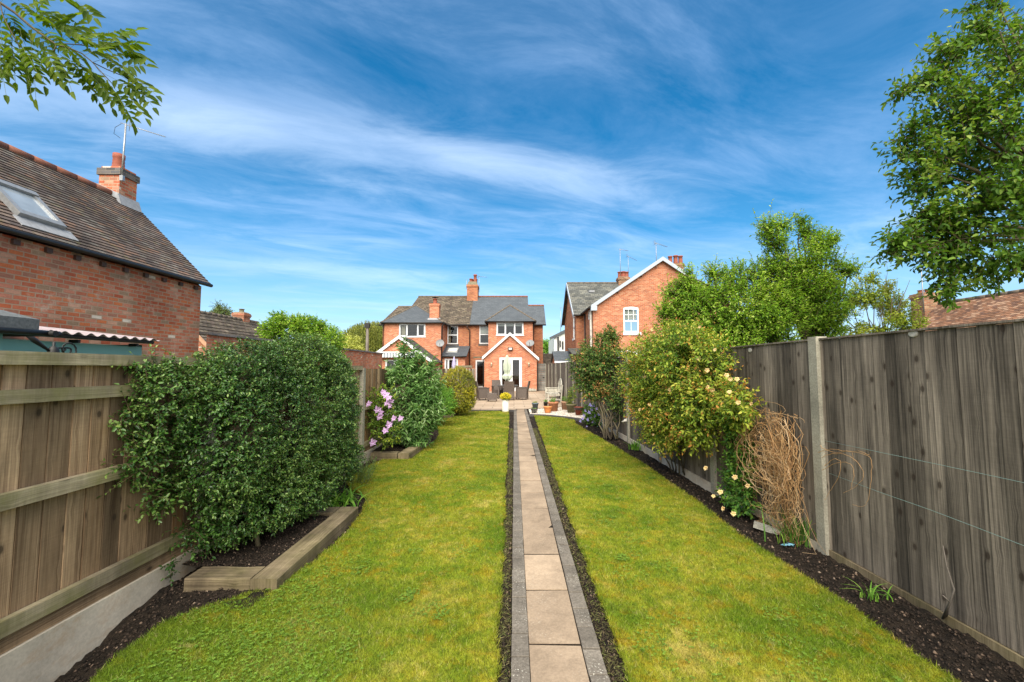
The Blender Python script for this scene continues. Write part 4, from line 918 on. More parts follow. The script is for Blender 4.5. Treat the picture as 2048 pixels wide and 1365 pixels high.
# right: ground-floor extension
fd = (A(998.8, 740, YE).x, A(1043.8, 740, YE).x, 0.04, A(1020, 715, YE).z)
b = MB(); wall(b, FY(YE), ex0, ex1, -0.2, ze, [fd]); poly_wall(b, FY(YE), [(ex0, ze), (ex1, ze), (acx, za - 0.08)])
wall(b, FX(ex0), YE, YM, -0.2, ze); wall(b, FX(ex1, -1), YE, YM, -0.2, ze)
b.build('extension_wall', M['brick_orange'], rh)
mid = (fd[0] + fd[1]) / 2
fr = window(rh, FY(YE), *fd, cols=[mid], name='french_door', fw=0.10)
bb = MB(FY(YE))
for a_, c_ in ((fd[0] + 0.10, mid - 0.05), (mid + 0.05, fd[1] - 0.10)):
    for q in ((a_, a_ + 0.09, 0.14, fd[3] - 0.1), (c_ - 0.09, c_, 0.14, fd[3] - 0.1), (a_ + 0.09, c_ - 0.09, fd[3] - 0.19, fd[3] - 0.1), (a_ + 0.09, c_ - 0.09, 0.14, 0.30)): bb.box((q[0], 0.002, q[2]), (q[1], 0.07, q[3]))
bb.build('door_leaf', M['white'], fr)
bb = MB(FY(YE)); bb.box((mid + 0.055, -0.03, 0.98), (mid + 0.085, 0.0, 1.20)); bb.tube([(mid + 0.07, -0.04, 1.1), (mid + 0.18, -0.04, 1.1)], 0.012, 6); bb.build('handle', M['black'], fr)
ov = 0.16; yb = YH - 0.01
for s_, x_ in ((-1, ex0 - 0.14), (1, ex1 + 0.14)):
    sl = (za - ze) / (ex1 - acx); zlow = za - abs(x_ - acx) * sl
    roof(rh, 'extension_roof', M['slate'], (x_, YE - ov, zlow), (x_, YM - 0.01, zlow), (acx, YM - 0.01, za), (acx, YE - ov, za))
    gutter(rh, (x_ + s_ * 0.04, YE - ov, zlow - 0.04), (x_ + s_ * 0.04, YM, zlow - 0.04), 0.055)
    downpipe(rh, [(x_ + s_ * 0.02, YE + 0.05, zlow - 0.05), (x_ - s_ * 0.07, YE + 0.05, zlow - 0.3), (x_ - s_ * 0.07, YE + 0.05, 0)])
bargeboard(rh, FY(YE - ov), (ex0 - 0.16, za - (acx - ex0 + 0.16) * sl + 0.02), (acx, za + 0.02), (ex1 + 0.16, za - (ex1 + 0.16 - acx) * sl + 0.02), 0.16, 0.03)
# right: two-storey wing with hipped roof
wv = (A(993, 660, YH).x, A(1047, 660, YH).x, A(1020, 670.8, YH).z, A(1020, 645, YH).z)
b = MB(); wall(b, FY(YH), hx0, hx1, 0, zH, [wv]); wall(b, FX(hx0), YH, YM, 0, zH); wall(b, FX(hx1, -1), YH, YM, 0, zH); b.build('wing_wall', M['brick_orange'], rh)
w3 = (wv[1] - wv[0]) / 3
window(rh, FY(YH), *wv, cols=[wv[0] + w3 * 1.02, wv[0] + w3 * 1.98], cas=(0, 2), sill=0.05, set_=0.02, extra=[('blind', 'blind', wv[0] + 0.1, wv[1] - 0.1, wv[3] - 0.30, wv[3] - 0.07)])
def hip(par, x0, x1, y0, yback, ze_, apx, apy, apz, mat, rmat, o=0.22):
    a_ = (x0 - o, y0 - o, ze_); b_ = (x1 + o, y0 - o, ze_); ap = (apx, apy, apz)
    roof(par, 'wing_roof', mat, a_, b_, ap, ap); roof(par, 'wing_roof', mat, b_, (x1 + o, yback, ze_), (apx, yback, apz), ap); roof(par, 'wing_roof', mat, (x0 - o, yback, ze_), a_, ap, (apx, yback, apz))
    ridge(par, [a_, ap, b_], rmat, 0.07, 'hip_tiles'); ridge(par, [ap, (apx, yback, apz)], rmat, 0.08)
    gutter(par, (x0 - o, y0 - o - 0.04, ze_ - 0.05), (x1 + o, y0 - o - 0.04, ze_ - 0.05)); gutter(par, (x1 + o + 0.04, y0 - o, ze_ - 0.05), (x1 + o + 0.04, yback, ze_ - 0.05)); gutter(par, (x0 - o - 0.04, y0 - o, ze_ - 0.05), (x0 - o - 0.04, yback, ze_ - 0.05))
ap = A(1020, 611, 35.4)
hip(rh, hx0, hx1, YH, 37.0, zH, ap.x, ap.y, ap.z, M['slate'], M['ridge_dark'])
downpipe(rh, [(hx1 + 0.2, YH - 0.18, zH - 0.1), (hx1 + 0.08, YH - 0.06, zH - 0.4), (hx1 + 0.08, YH - 0.06, 2.6)])
# right: main block
sw = (A(958.8, 670, YM).x, A(979.5, 670, YM).x, A(960, 688, YM).z, A(960, 650.5, YM).z)
bd = (A(951, 740, YM).x, A(976, 740, YM).x, 0.02, A(960, 720.5, YM).z)
b = MB(); wall(b, FY(YM), PX, mx1, -0.2, zM, [sw, bd]); wall(b, FX(mx1, -1), YM, YM + 7, -0.2, zM); wall(b, FY(YM + 7), PX, mx1, -0.2, zM)
YR, ZR = 39.2, A(1000, 594, 39.2).z; YR2 = 38.0; slp = (ZR - zM) / (YR - YM + 0.25); ZR2 = zM + slp * (YR2 - YM + 0.25)
poly_wall(b, FX(mx1 - 0.003, -1), [(YM, zM), (YM + 7, zM), (YR2 + 2.2, ZR2 - 0.1), (YR2, ZR2 - 0.06)])
b.build('main_wall', M['brick_red'], rh)
window(rh, FY(YM), *sw, rows=[(sw[2] + sw[3]) / 2], name='sash_window', fw=0.08, extra=[('blind', 'blind', sw[0] + 0.05, sw[1] - 0.05, sw[2] + 0.9, sw[3] - 0.1)])
b = MB(FY(YM)); b.box((sw[0] - 0.08, -0.04, sw[2] - 0.16), (sw[1] + 0.08, 0.0, sw[2] - 0.003)); b.build('sill', M['brick_dark'], rh)
fb = window(rh, FY(YM), *bd, name='garden_door', fw=0.12)
b = MB(FY(YM)); zz_ = A(960, 716.5, YM).z; b.box((bd[0] - 0.2, -0.012, zz_), (bd[1], 0.0, zz_ + 0.12)); b.build('lintel', M['cement'], rh)
xr1 = A(1055.7, 594, YR).x; xr2 = A(1088.5, 611, YR2).x; xe = A(1094.5, 646, YM).x
yf = YM - 0.25; P0 = lambda x, z: (x, YM - 0.25 + (z - zM) / slp, z)
roof(rh, 'main_roof', M['slate'], P0(PX, zM), P0(mx1 + 0.25, zM), P0(mx1 + 0.25, ZR2), P0(PX, ZR2))
roof(rh, 'main_roof', M['slate'], P0(PX, ZR2), P0(xr1, ZR2), P0(xr1, ZR), P0(PX, ZR))
roof(rh, 'main_roof', M['slate'], (mx1 + 0.25, YM + 7, zM), (PX, YM + 7, zM), (PX, YR + 0.02, ZR2), (mx1 + 0.25, YR + 0.02, ZR2))
roof(rh, 'main_roof', M['slate'], (xr1, YR + 1.2, ZR2), (PX, YR + 1.2, ZR2), (PX, YR + 0.02, ZR), (xr1, YR + 0.02, ZR))
ridge(rh, [(PX, YR, ZR + 0.02), (xr1, YR, ZR + 0.02)], M['ridge']); ridge(rh, [(xr1, YR2, ZR2 + 0.02), (mx1 + 0.25, YR2, ZR2 + 0.02)], M['ridge'])
b = MB(); b.face([(xr1, YR2, ZR2), (xr1, YR, ZR - 0.03), (xr1, YR + 1.2, ZR2)]); b.build('gable_slope', M['slate'], rh)
gutter(rh, (PX, yf - 0.04, zM - 0.05), (mx1 + 0.25, yf - 0.04, zM - 0.05), 0.06)
dpx = A(939.5, 700, YM).x
downpipe(rh, [(dpx - 0.22, yf - 0.02, zM - 0.08), (dpx - 0.2, yf, zM - 0.25), (dpx, YM - 0.07, zM - 0.5), (dpx, YM - 0.07, 0)], 0.055, 'brown')
# the big shared chimney
chx, chw = A(945, 600, 38.9).x, (A(955.5, 600, 38.5).x - A(934, 600, 38.5).x)
chimney(rh, chx, 39.3, ZR - 1.0, A(945, 571, 39).z, chw, 1.3, M['brick_red'], [(-0.17, -0.3, 0.15, 0.42), (0.24, -0.35, 0.16, 0.80), (-0.1, 0.3, 0.15, 0.5), (0.25, 0.3, 0.15, 0.5)], cone=0.32)
aerial((chx + chw / 2 + 0.12, 38.9, A(945, 585, 38.9).z), 1.55, (0.85, -0.2, -0.12), 7, 'small tv aerial on a thin mast at the right of the shared red chimney', w0=0.4, r=0.022)
t_ = thing('pole_antenna', (chx - chw / 2 - 0.05, 38.7, A(934, 578, 38.7).z), 'short thin rod with a cross tip at the left of the shared red chimney', 'antenna')
b = MB(); p = ORG[t_.name]; b.tube([p, p + Vector((0, 0, 0.85))], 0.02, 6); b.build('mast', M['grey_metal'], t_); b = MB(); b.tube([p + Vector((-0.1, 0, 0.85)), p + Vector((0.1, 0, 0.85))], 0.014, 5); b.build('crossbar', M['grey_metal'], t_)
# lead at the chimney foot
b = MB(); b.hexa([(x, y, z) for z in (0, 1) for x, y in ()] or [(chx + sx * (chw / 2 + e), 38.62 + dy - 0.02 * k, (ZR - 0.62) + dy * slp + 0.03 * k) for k in (0, 1) for sx, dy, e in ((-1, -0.2, 0.16), (1, -0.2, 0.16), (1, 0.10, 0.16), (-1, 0.10, 0.16))]); b.build('flashing', M['lead'], rh)
# lamps and dish on the right house
c = A(1020.8, 698, YE)
t_ = thing('security_light', tuple(c), 'black floodlight on the brick gable above the french doors', 'floodlight')
b = MB(); b.box((c.x - 0.17, YE - 0.16, c.z - 0.12), (c.x + 0.17, YE - 0.04, c.z + 0.10)); b.box((c.x - 0.04, YE - 0.04, c.z - 0.05), (c.x + 0.04, YE, c.z + 0.05)); b.build('housing', M['black'], t_); b = MB(); b.box((c.x - 0.11, YE - 0.17, c.z - 0.07), (c.x + 0.11, YE - 0.163, c.z + 0.06)); b.build('lens', M['render'], t_)
for px_, lab in ((983, 'small pale wall lantern on the brick left of the french doors'), (1057.7, 'small pale wall lantern on the brick right of the french doors')):
    c = A(px_, 730, YE); t_ = thing('wall_lamp', tuple(c), lab, 'wall lamp')
    b = MB(); b.box((c.x - 0.04, YE - 0.02, c.z - 0.08), (c.x + 0.04, YE, c.z + 0.08)); b.tube([(c.x, YE - 0.02, c.z), (c.x, YE - 0.10, c.z + 0.02)], 0.012, 6); b.build('bracket', M['grey_metal'], t_)
    b = MB(); b.lathe((c.x, YE - 0.10, c.z - 0.10), [(0.0, 0), (0.045, 0.01), (0.055, 0.16), (0.07, 0.17), (0.02, 0.24), (0, 0.25)], 10); b.build('lamp_shade', M['cream'], t_)
sat_dish(tuple(A(1060, 686.5, 33.1)), 0.33, (-0.15, -0.75, 0.45), 'dark grey satellite dish behind the right slope of the white gabled extension')

# ---------- left house
lx0, lx1 = A(768.2, 700, YH).x, A(881.8, 700, YH).x; YE2 = 29.8
zL = A(820, 645.5, YH).z; wv = (A(798.2, 660, YH).x, A(850.8, 660, YH).x, A(820, 674, YH).z, A(820, 648, YH).z)
b = MB(); wall(b, FY(YH), lx0, lx1, -0.2, zL, [wv]); wall(b, FX(lx0), YH, YM + 4, -0.2, zL); wall(b, FX(lx1, -1), YH, YM, -0.2, zL); b.build('wing_wall', M['brick_orange'], lh)
ww = wv[1] - wv[0]
window(lh, FY(YH), *wv, cols=[wv[0] + ww * 0.31, wv[0] + ww * 0.70], cas=(0, 2), sill=0.05, set_=0.02, extra=[('curtain', 'cream', wv[0] + 0.14, wv[0] + ww * 0.22, wv[2] + 0.1, wv[3] - 0.08)])
apl = A(832.5, 611, 35.9); hip(lh, lx0, lx1, YH, 37.6, zL, apl.x, apl.y, apl.z, M['slate'], M['ridge_dark'])
downpipe(lh, [(lx0 - 0.2, YH - 0.18, zL - 0.1), (lx0 - 0.08, YH - 0.05, zL - 0.4), (lx0 - 0.08, YH - 0.05, 2.0)]); downpipe(lh, [(lx1 + 0.2, YH - 0.18, zL - 0.1), (lx1 + 0.08, YH - 0.05, zL - 0.4), (lx1 + 0.08, YH - 0.05, 0.0)], 0.05)
sw = (A(894.9, 670, YM).x, A(916, 670, YM).x, A(905, 688.5, YM).z, A(905, 651.5, YM).z)
ml0 = A(775, 640, YM).x - 0.4
b = MB(); wall(b, FY(YM), ml0, PX - 0.002, -0.2, zM, [sw]); wall(b, FX(ml0), YM, YM + 7, -0.2, zM); wall(b, FY(YM + 7), ml0, PX, -0.2, zM)
b.build('main_wall', M['brick_red'], lh)
window(lh, FY(YM), *sw, rows=[(sw[2] + sw[3]) / 2 - 0.02], name='sash_window', fw=0.08, extra=[('curtain', 'cream', sw[0] + 0.08, sw[0] + 0.26, sw[2] + 0.1, sw[3] - 0.1)])
b = MB(FY(YM)); b.box((sw[0] - 0.1, -0.04, sw[2] - 0.16), (sw[1] + 0.08, 0.0, sw[2] - 0.003)); b.build('sill', M['brick_dark'], lh)
xl1 = A(837, 596, YR).x; xl2 = A(796.5, 615, YR2).x; zl2 = ZR2 - 0.1
roof(lh, 'main_roof', M['tile_brown'], P0(ml0 - 0.25, zM), P0(PX - 0.004, zM), P0(PX - 0.004, zl2), P0(xl2, zl2), 0.2, 0.03)
roof(lh, 'main_roof', M['tile_brown'], P0(xl1 - 0.35, zl2), P0(PX - 0.004, zl2), P0(PX - 0.004, ZR), P0(xl1, ZR), 0.2, 0.03)
roof(lh, 'main_roof', M['tile_brown'], (PX - 0.004, YM + 7, zM), (ml0 - 0.25, YM + 7, zM), (xl2, YR + 0.02, zl2), (PX - 0.004, YR + 0.02, zl2), 0.2, 0.03)
roof(lh, 'main_roof', M['tile_brown'], (PX - 0.004, YR + 1.2, zl2), (xl1 - 0.35, YR + 1.2, zl2), (xl1, YR + 0.02, ZR), (PX - 0.004, YR + 0.02, ZR), 0.2, 0.03)
ridge(lh, [(xl1, YR, ZR + 0.02), (PX - 0.01, YR, ZR + 0.02)], M['ridge_dark']); ridge(lh, [(xl2, YR2, zl2 + 0.02), (xl1 - 0.2, YR2, zl2 + 0.02)], M['ridge_dark'])
gutter(lh, (ml0 - 0.25, yf - 0.04, zM - 0.05), (PX - 0.01, yf - 0.04, zM - 0.05), 0.06)
# small new chimney on the hip
cc = A(869.5, 620, 34.0); hw = (A(878.8, 620, 33.8).x - A(860, 620, 33.8).x)
ch = chimney(lh, cc.x, 34.1, A(869, 637, 34.0).z - 0.3, A(869, 608, 34.0).z, hw, 0.6, M['brick_orange'], [(0, 0, 0.17, 0.42)], cone=0.0)
b = MB(); zc = A(869, 597, 34).z; b.lathe((cc.x, 34.1, zc), [(0.03, -0.12), (0.16, -0.1), (0.16, -0.04), (0.05, -0.03), (0.05, 0.06), (0.26, 0.07), (0.26, 0.09), (0, 0.11)], 12); b.build('cowl', M['black'], ch)
b = MB(); b.hexa([(cc.x + sx * (hw / 2 + 0.12), yy, zz2) for yy0 in (0,) for sx, yy, zz2 in ((-1, 33.62, zL + 0.18), (1, 33.62, zL + 0.18), (1, 33.79, zL + 0.33), (-1, 33.79, zL + 0.33), (-1, 33.60, zL + 0.22), (1, 33.60, zL + 0.22), (1, 33.79, zL + 0.40), (-1, 33.79, zL + 0.40))]); b.build('flashing', M['lead'], lh)
sat_dish(tuple(A(880, 686.5, 33.2)), 0.33, (0.1, -0.95, 0.25), 'round grey satellite dish at the corner of the left house wing')
# ground-floor gabled extension of the left house
qx0, qx1 = A(733.6, 740, YE2).x, A(862.6, 740, YE2).x; qa = A(799, 672, YE2); qe = A(800, 719.8, YE2).z
dw = (A(770, 740, YE2).x, A(808, 740, YE2).x, 0.05, A(790, 718.5, YE2).z)
b = MB(); wall(b, FY(YE2), qx0, qx1, -0.2, qe, [dw]); poly_wall(b, FY(YE2), [(qx0, qe), (qx1, qe), (qa.x, qa.z - 0.08)]); wall(b, FX(qx0), YE2, YH, -0.2, qe); wall(b, FX(qx1, -1), YE2, YH, -0.2, qe); b.build('extension_wall', M['brick_orange'], lh)
window(lh, FY(YE2), *dw, cols=2, name='french_door', fw=0.12)
sl = (qa.z - qe) / (qa.x - qx0); ovl = 0.13
for s_, x_ in ((-1, qx0 - ovl), (1, qx1 + ovl)):
    zlow = qa.z - abs(x_ - qa.x) * sl
    roof(lh, 'extension_roof', M['slate_old'], (x_, YE2 - ov, zlow), (x_, YH - 0.005, zlow), (qa.x, YH - 0.005, qa.z), (qa.x, YE2 - ov, qa.z), 0.16, 0.022); gutter(lh, (x_ + s_ * 0.04, YE2 - ov, zlow - 0.04), (x_ + s_ * 0.04, YH, zlow - 0.04), 0.055)
bargeboard(lh, FY(YE2 - ov), (qx0 - 0.16, qa.z - (qa.x - qx0 + 0.16) * sl + 0.02), (qa.x, qa.z + 0.02), (qx1 + 0.16, qa.z - (qx1 + 0.16 - qa.x) * sl + 0.02), 0.19, 0.03)
downpipe(lh, [(qx1 + 0.1, YE2 + 0.06, qe - 0.1), (qx1 + 0.05, YE2 + 0.06, 0)]); downpipe(lh, [(qx0 - 0.06, YE2 + 0.06, qe - 0.1), (qx0 - 0.06, YE2 + 0.06, 0)])
# awning
c0, c1 = A(756, 705, YE2), A(838, 705, YE2); aw = thing('awning', ((c0.x + c1.x) / 2, YE2, c0.z), 'retracted awning with grey and white striped scalloped valance on the left house gable', 'awning')
b = MB(); b.box((c0.x, YE2 - 0.45, A(790, 706.6, YE2 - .45).z), (c1.x, YE2 - 0.02, A(790, 703.6, YE2 - .45).z)); b.build('cassette', M['white'], aw)
M['stripe_grey'] = plain('grey_stripe', (0.24, 0.27, 0.31), 0.8, 0.05)
zt, zb = A(790, 707, YE2 - .45).z, A(790, 715, YE2 - .45).z; ns = 28
for par_, nm_, mt in ((0, 'white_stripes', 'white'), (1, 'grey_stripes', 'stripe_grey')):
    b = MB()
    for i in range(par_, ns, 2):
        x0, x1 = c0.x + 0.05 + (c1.x - c0.x - 0.1) * i / ns, c0.x + 0.05 + (c1.x - c0.x - 0.1) * (i + 1) / ns; yy = YE2 - 0.44 + (0.02 if i % 2 else 0)
        b.hexa([(x0, yy, zb), (x1, yy, zb), (x1, yy + .01, zb), (x0, yy + .01, zb), (x0, yy, zt), (x1, yy, zt), (x1, yy + .01, zt), (x0, yy + .01, zt)]); b.tube([((x0 + x1) / 2, yy + .005, zb + 0.01), ((x0 + x1) / 2, yy + .005, zb - 0.03)], [(x1 - x0) * 0.45, 0.01], 8)
    b.build(nm_, M[mt], aw)
b = MB(); b.tube([(c0.x + 0.03, YE2 - 0.4, zt), (c0.x + 0.03, YE2 - 0.4, 0.6)], 0.02, 6); b.build('crank_rod', M['white'], aw)
# lantern on that wall
c = A(757, 733, YE2); t_ = thing('wall_lamp', tuple(c), 'black lantern on the brick wall of the left house beside the awning rod', 'wall lamp')
b = MB(); b.lathe((c.x, YE2 - 0.14, c.z - 0.16), [(0, 0), (0.06, 0.02), (0.09, 0.2), (0.11, 0.21), (0.02, 0.32), (0, 0.34)], 8); b.box((c.x - 0.02, YE2 - 0.14, c.z + 0.13), (c.x + 0.02, YE2, c.z + 0.16)); b.build('lantern', M['black'], t_)
# lean-to porch between the wings, with a skylight
kx0, kx1 = lx1, A(930, 730, 33.7).x; yk = 33.7; zk1 = A(905, 692.5, YM).z; zk0 = A(900, 712.5, yk - 0.2).z
dk = (A(889, 730, yk).x, A(916, 730, yk).x, 0.05, A(900, 717.5, yk).z)
b = MB(); wall(b, FY(yk), kx0, kx1, -0.2, zk0 + 0.05, [dk]); wall(b, FX(kx1, -1), yk, YM, -0.2, zk0 + 0.05); poly_wall(b, FX(kx1 - .003, -1), [(yk, zk0 + .05), (YM, zk0 + .05), (YM, zk1 - 0.05)]); b.build('porch_wall', M['brick_orange'], lh)
window(lh, FY(yk), *dk, cols=[dk[0] + 0.3], name='porch_door', fw=0.13)
roof(lh, 'porch_roof', M['slate'], (kx0 + .01, yk - .2, zk0), (kx1 + .15, yk - .2, zk0), (kx1 + .15, YM - .005, zk1), (kx0 + .01, YM - .005, zk1), 0.22)
gutter(lh, (kx0 + .01, yk - .24, zk0 - .05), (kx1 + .15, yk - .24, zk0 - .05))
b = MB(); fz = lambda y, e: zk0 + (zk1 - zk0) * (y - yk + .2) / (YM - yk + .2) + e; s0, s1 = A(893.5, 705, 34.6).x, A(916, 705, 34.6).x
for q in ((s0, s1, 34.2, 34.3), (s0, s1, 35.2, 35.3), (s0, s0 + .1, 34.3, 35.2), (s1 - .1, s1, 34.3, 35.2)): b.hexa([(x, y, fz(y, e)) for e in (0.02, 0.1) for x, y in ((q[0], q[2]), (q[1], q[2]), (q[1], q[3]), (q[0], q[3]))])
sk = b.build('skylight', M['grey_metal'], lh); b = MB(); b.face([(s0 + .1, 34.3, fz(34.3, .06)), (s1 - .1, 34.3, fz(34.3, .06)), (s1 - .1, 35.2, fz(35.2, .06)), (s0 + .1, 35.2, fz(35.2, .06))]); b.build('pane', M['blind'], sk)
# folded lilac parasol there
c = A(908, 735, 31.8); t_ = thing('parasol', (c.x, 31.8, 0), 'folded lilac parasol standing in front of the left house porch', 'parasol')
b = MB(); b.tube([(c.x, 31.8, 0), (c.x, 31.8, 2.6)], 0.02, 8); b.build('pole', M['render'], t_); b = MB()
b.lathe((c.x, 31.8, 1.3), [(0.24, 0), (0.2, 0.3), (0.16, 0.8), (0.05, 1.2), (0, 1.25)], 9); b.build('canopy', M['lilac'], t_)
# low garden wall stub between the houses
c0 = A(912, 735, 27.5); b = MB(); b.box((c0.x, 27.5, -0.1), (A(941, 735, 27.5).x, 27.75, A(920, 736, 27.5).z)); t_ = thing('garden_wall', (c0.x, 27.6, 0), 'short brick garden wall with grey coping behind the clipped golden bush', 'wall'); b.build('wall', M['brick_red'], t_)
b = MB(); b.box((c0.x - .05, 27.45, A(920, 736, 27.5).z + .002), (A(941, 735, 27.5).x + .1, 27.8, A(920, 731.5, 27.5).z)); b.build('coping', M['cement'], t_)

# ---------- side gate and what stands beyond it
YG = 31.0; g0, g1 = A(1073.8, 750, YG).x, A(1092, 750, YG).x; gt = thing('garden_gate', (g0, YG, 0), 'grey gate of horizontal boards between the brick extension and the fence', 'gate')
b = MB(); z = 0.06; zt = A(1080, 730.5, YG).z
while z < zt - 0.05:
    b.uo = (random.uniform(0, 9), random.uniform(0, 9)); b.cur = random.uniform(.3, .9); o = b.uo
    b.face([(g0, YG, z), (g1, YG, z), (g1, YG, z + .15), (g0, YG, z + .15)], uv=[(z + o[0], o[1]), (z + o[0], o[1] + .7), (z + .15 + o[0], o[1] + .7), (z + .15 + o[0], o[1])]); b.box((g0, YG + .004, z), (g1, YG + .025, z + .15)); z += 0.165
b.build('boards', M['fence_end'], gt)
b = MB(); b.cur = .3
for x_ in (g0, g1 - .06): b.box((x_, YG + .03, 0.03), (x_ + .06, YG + .07, zt))
b.build('frame', M['fence_end'], gt)
c = A(1087, 755.5, YG); b = MB(); b.box((c.x - .06, YG - .03, c.z - .04), (c.x + .06, YG, c.z + .04)); b.build('latch', M['black'], gt)
sh = thing('shed', (A(1098, 720, 37).x, 37, 0), 'low outbuilding with mossy brown tiled roof beyond the grey gate', 'outbuilding')
s0, s1 = A(1087, 720, 37).x, A(1112, 720, 37).x; b = MB(); wall(b, FY(37), s0, s1, 0, A(1090, 729, 37).z); wall(b, FX(s0), 37, 42, 0, A(1090, 729, 37).z); b.build('wall', M['brick_red'], sh)
roof(sh, 'roof', M['tile_brown'], (s0 - .1, 36.8, A(1090, 729, 37).z), (s1 + .4, 36.8, A(1090, 729, 37).z), (s1 + .4, 39.2, A(1090, 707.5, 39.2).z), (s0 - .1, 39.2, A(1090, 707.5, 39.2).z), 0.3, 0.04)
oh = thing('outhouse', (A(1120, 720, 27).x, 27, 0), 'small red brick outhouse with dark slate roof over the fence end', 'outbuilding')
o0, o1 = A(1112, 720, 27).x, A(1150, 720, 27).x; zo = A(1120, 722.5, 27).z; zr = A(1120, 702.5, 28.2).z
b = MB(); wall(b, FY(27), o0, o1, 0, zo); wall(b, FX(o0), 27, 29.4, 0, zo); poly_wall(b, FX(o0), [(27, zo), (29.4, zo), (28.2, zr - .05)]); b.build('wall', M['brick_red'], oh)
roof(oh, 'roof', M['slate'], (o0 - .12, 26.8, zo), (o1, 26.8, zo), (o1, 28.2, zr), (o0 - .12, 28.2, zr)); roof(oh, 'roof', M['slate'], (o1, 29.6, zo), (o0 - .12, 29.6, zo), (o0 - .12, 28.2, zr), (o1, 28.2, zr))
b = MB(); b.box((o0 - .12, 26.72, zo - .12), (o1, 26.79, zo - .01)); b.build('fascia', M['white'], oh)
wh = thing('house', (A(1115, 700, 52).x, 52, 0), 'narrow white rendered building seen between the two brick houses', 'house')
p = [A(x_, y_, 52) for x_, y_ in ((1108, 725), (1136, 725), (1136, 661), (1108, 675))]; b = MB(FY(52)); b.face([(p[0].x, 0, -.3), (p[1].x, 0, -.3), (p[2].x, 0, p[2].z), (p[3].x, 0, p[3].z)]); b.xf = FX(p[0].x); b.face([(52, 0, -.3), (60, 0, -.3), (60, 0, p[3].z), (52, 0, p[3].z)]); b.build('wall', M['render'], wh)
b = MB(); b.beam((p[3].x - .5, 51.9, p[3].z - .15), (p[2].x + .1, 51.9, p[2].z + .15), .4, .3); b.build('roof_edge', M['slate'], wh)
c = A(1116.5, 700, 51.9); downpipe(wh, [(c.x, 51.9, 0), (c.x, 51.9, p[3].z)], .12)
for px_, py_, r_ in ((1125.5, 691, .25), (1120.5, 688, .2)):
    c = A(px_, py_, 51.95); b = MB(); b.box((c.x - r_ * .4, 51.9, c.z - r_ * 2), (c.x + r_ * .4, 51.98, c.z + r_ * 2)); b.build('vent', M['black'], wh)
aerial((A(1121.5, 668, 52).x, 52, A(1121, 668, 52).z), 3.3, (.9, 0, 0), 5, 'tall thin aerial mast above the narrow white building', r=.035, big=False)
fh = thing('house', (A(1098, 700, 75).x, 75, 0), 'tiny distant bungalow with grey roof and white window beyond the gate', 'house')
f0, f1 = A(1088, 700, 75).x, A(1112, 700, 75).x; zf = A(1098, 697.5, 75).z; b = MB(); wall(b, FY(75), f0, f1, -.3, zf); b.build('wall', M['render'], fh); roof(fh, 'roof', M['slate_old'], (f0 - .5, 74.7, zf), (f1 + 2, 74.7, zf), (f1 + 2, 78, A(1100, 691, 78).z), (f0 + 1.2, 78, A(1100, 691, 78).z))
window(fh, FY(74.95), A(1094, 700, 75).x, A(1103, 700, 75).x, A(1098, 706, 75).z, A(1098, 699, 75).z, fw=.2)

def on_plane(x, y, p0, n):
    r = Vector(ray(x, y)); o = Vector((0, 0, EYE)); n = Vector(n); t = (Vector(p0) - o).dot(n) / r.dot(n); return o + r * t
# ---------- the old brick building on the left
XB, YB0, YB1 = -7.55, -1.5, 10.0
ob = thing('brick_building', (-9.3, 5, 0), 'old patched red brick building with plain tiled roof filling the left edge', 'building')
b = MB(); wall(b, FX(XB, -1), YB0, YB1, -0.3, 3.64); wall(b, FY(YB1), -11.35, XB, -0.3, 3.62); poly_wall(b, FY(YB1), [(-11.35, 3.62), (XB, 3.62), (-9.45, 5.57)]); wall(b, FX(-11.35), YB0, YB1, -0.3, 3.64); wall(b, FY(YB0), -11.35, XB, -0.3, 3.62); poly_wall(b, FY(YB0), [(-11.35, 3.62), (XB, 3.62), (-9.45, 5.57)])
b.build('wall', M['brick_old'], ob)
EV, RG = Vector((-7.42, 0, 3.72)), Vector((-9.45, 0, 5.75))
roof(ob, 'roof', M['tile_old'], (EV.x, YB0, EV.z), (EV.x, YB1 + .12, EV.z), (RG.x, YB1 + .12, RG.z), (RG.x, YB0, RG.z), 0.1, 0.016)
roof(ob, 'roof', M['tile_old'], (-11.48, YB0, EV.z), (-11.48, YB1 + .12, EV.z), (RG.x, YB1 + .12, RG.z), (RG.x, YB0, RG.z), 0.1, 0.016)
ridge(ob, [(RG.x, YB0, RG.z + .01), (RG.x, 9.55, RG.z + .0)], M['ridge'], 0.085)
gutter(ob, (EV.x + .04, YB0, EV.z - .06), (EV.x + .04, YB1 + .1, EV.z - .05), 0.042)
y = YB0
while y < YB1 - .1: b = MB(); b.box((XB + 0.0, y, 3.52), (XB + 0.05, y + .09, 3.60)); b.build('rafter_end', M['brown'], ob); y += 0.45
CX0, CX1, CY0, CY1 = -9.75, -9.26, 9.55, 10.0; zt = 6.42
b = MB(); b.box((CX0, CY0, 5.0), (CX1, CY1, zt - .22)); b.box((CX0 + .02, CY0 + .02, zt - .06), (CX1 - .02, CY1 - .02, zt)); ch = b.build('chimney', M['brick_old'], ob)
b = MB(); b.box((CX0 - .035, CY0 - .035, zt - .22), (CX1 + .035, CY1 + .035, zt - .06)); b.build('band', M['brick_dark'], ch)
b = MB(); b.lathe(((CX0 + CX1) / 2 - .03, 9.78, zt - .01), [(0.12, 0), (0.12, .1), (.112, .12), (.118, .14), (.108, .2), (.115, .22), (.105, .28), (.118, .30), (.118, .40), (.085, .40), (.08, .2), (0, .2)], 16); b.build('pot', M['terracotta_red'], ch)
sn = (RG.z - EV.z) / (EV.x - RG.x)
b = MB(); fl = lambda x, e: EV.z + (EV.x - x) * sn + e
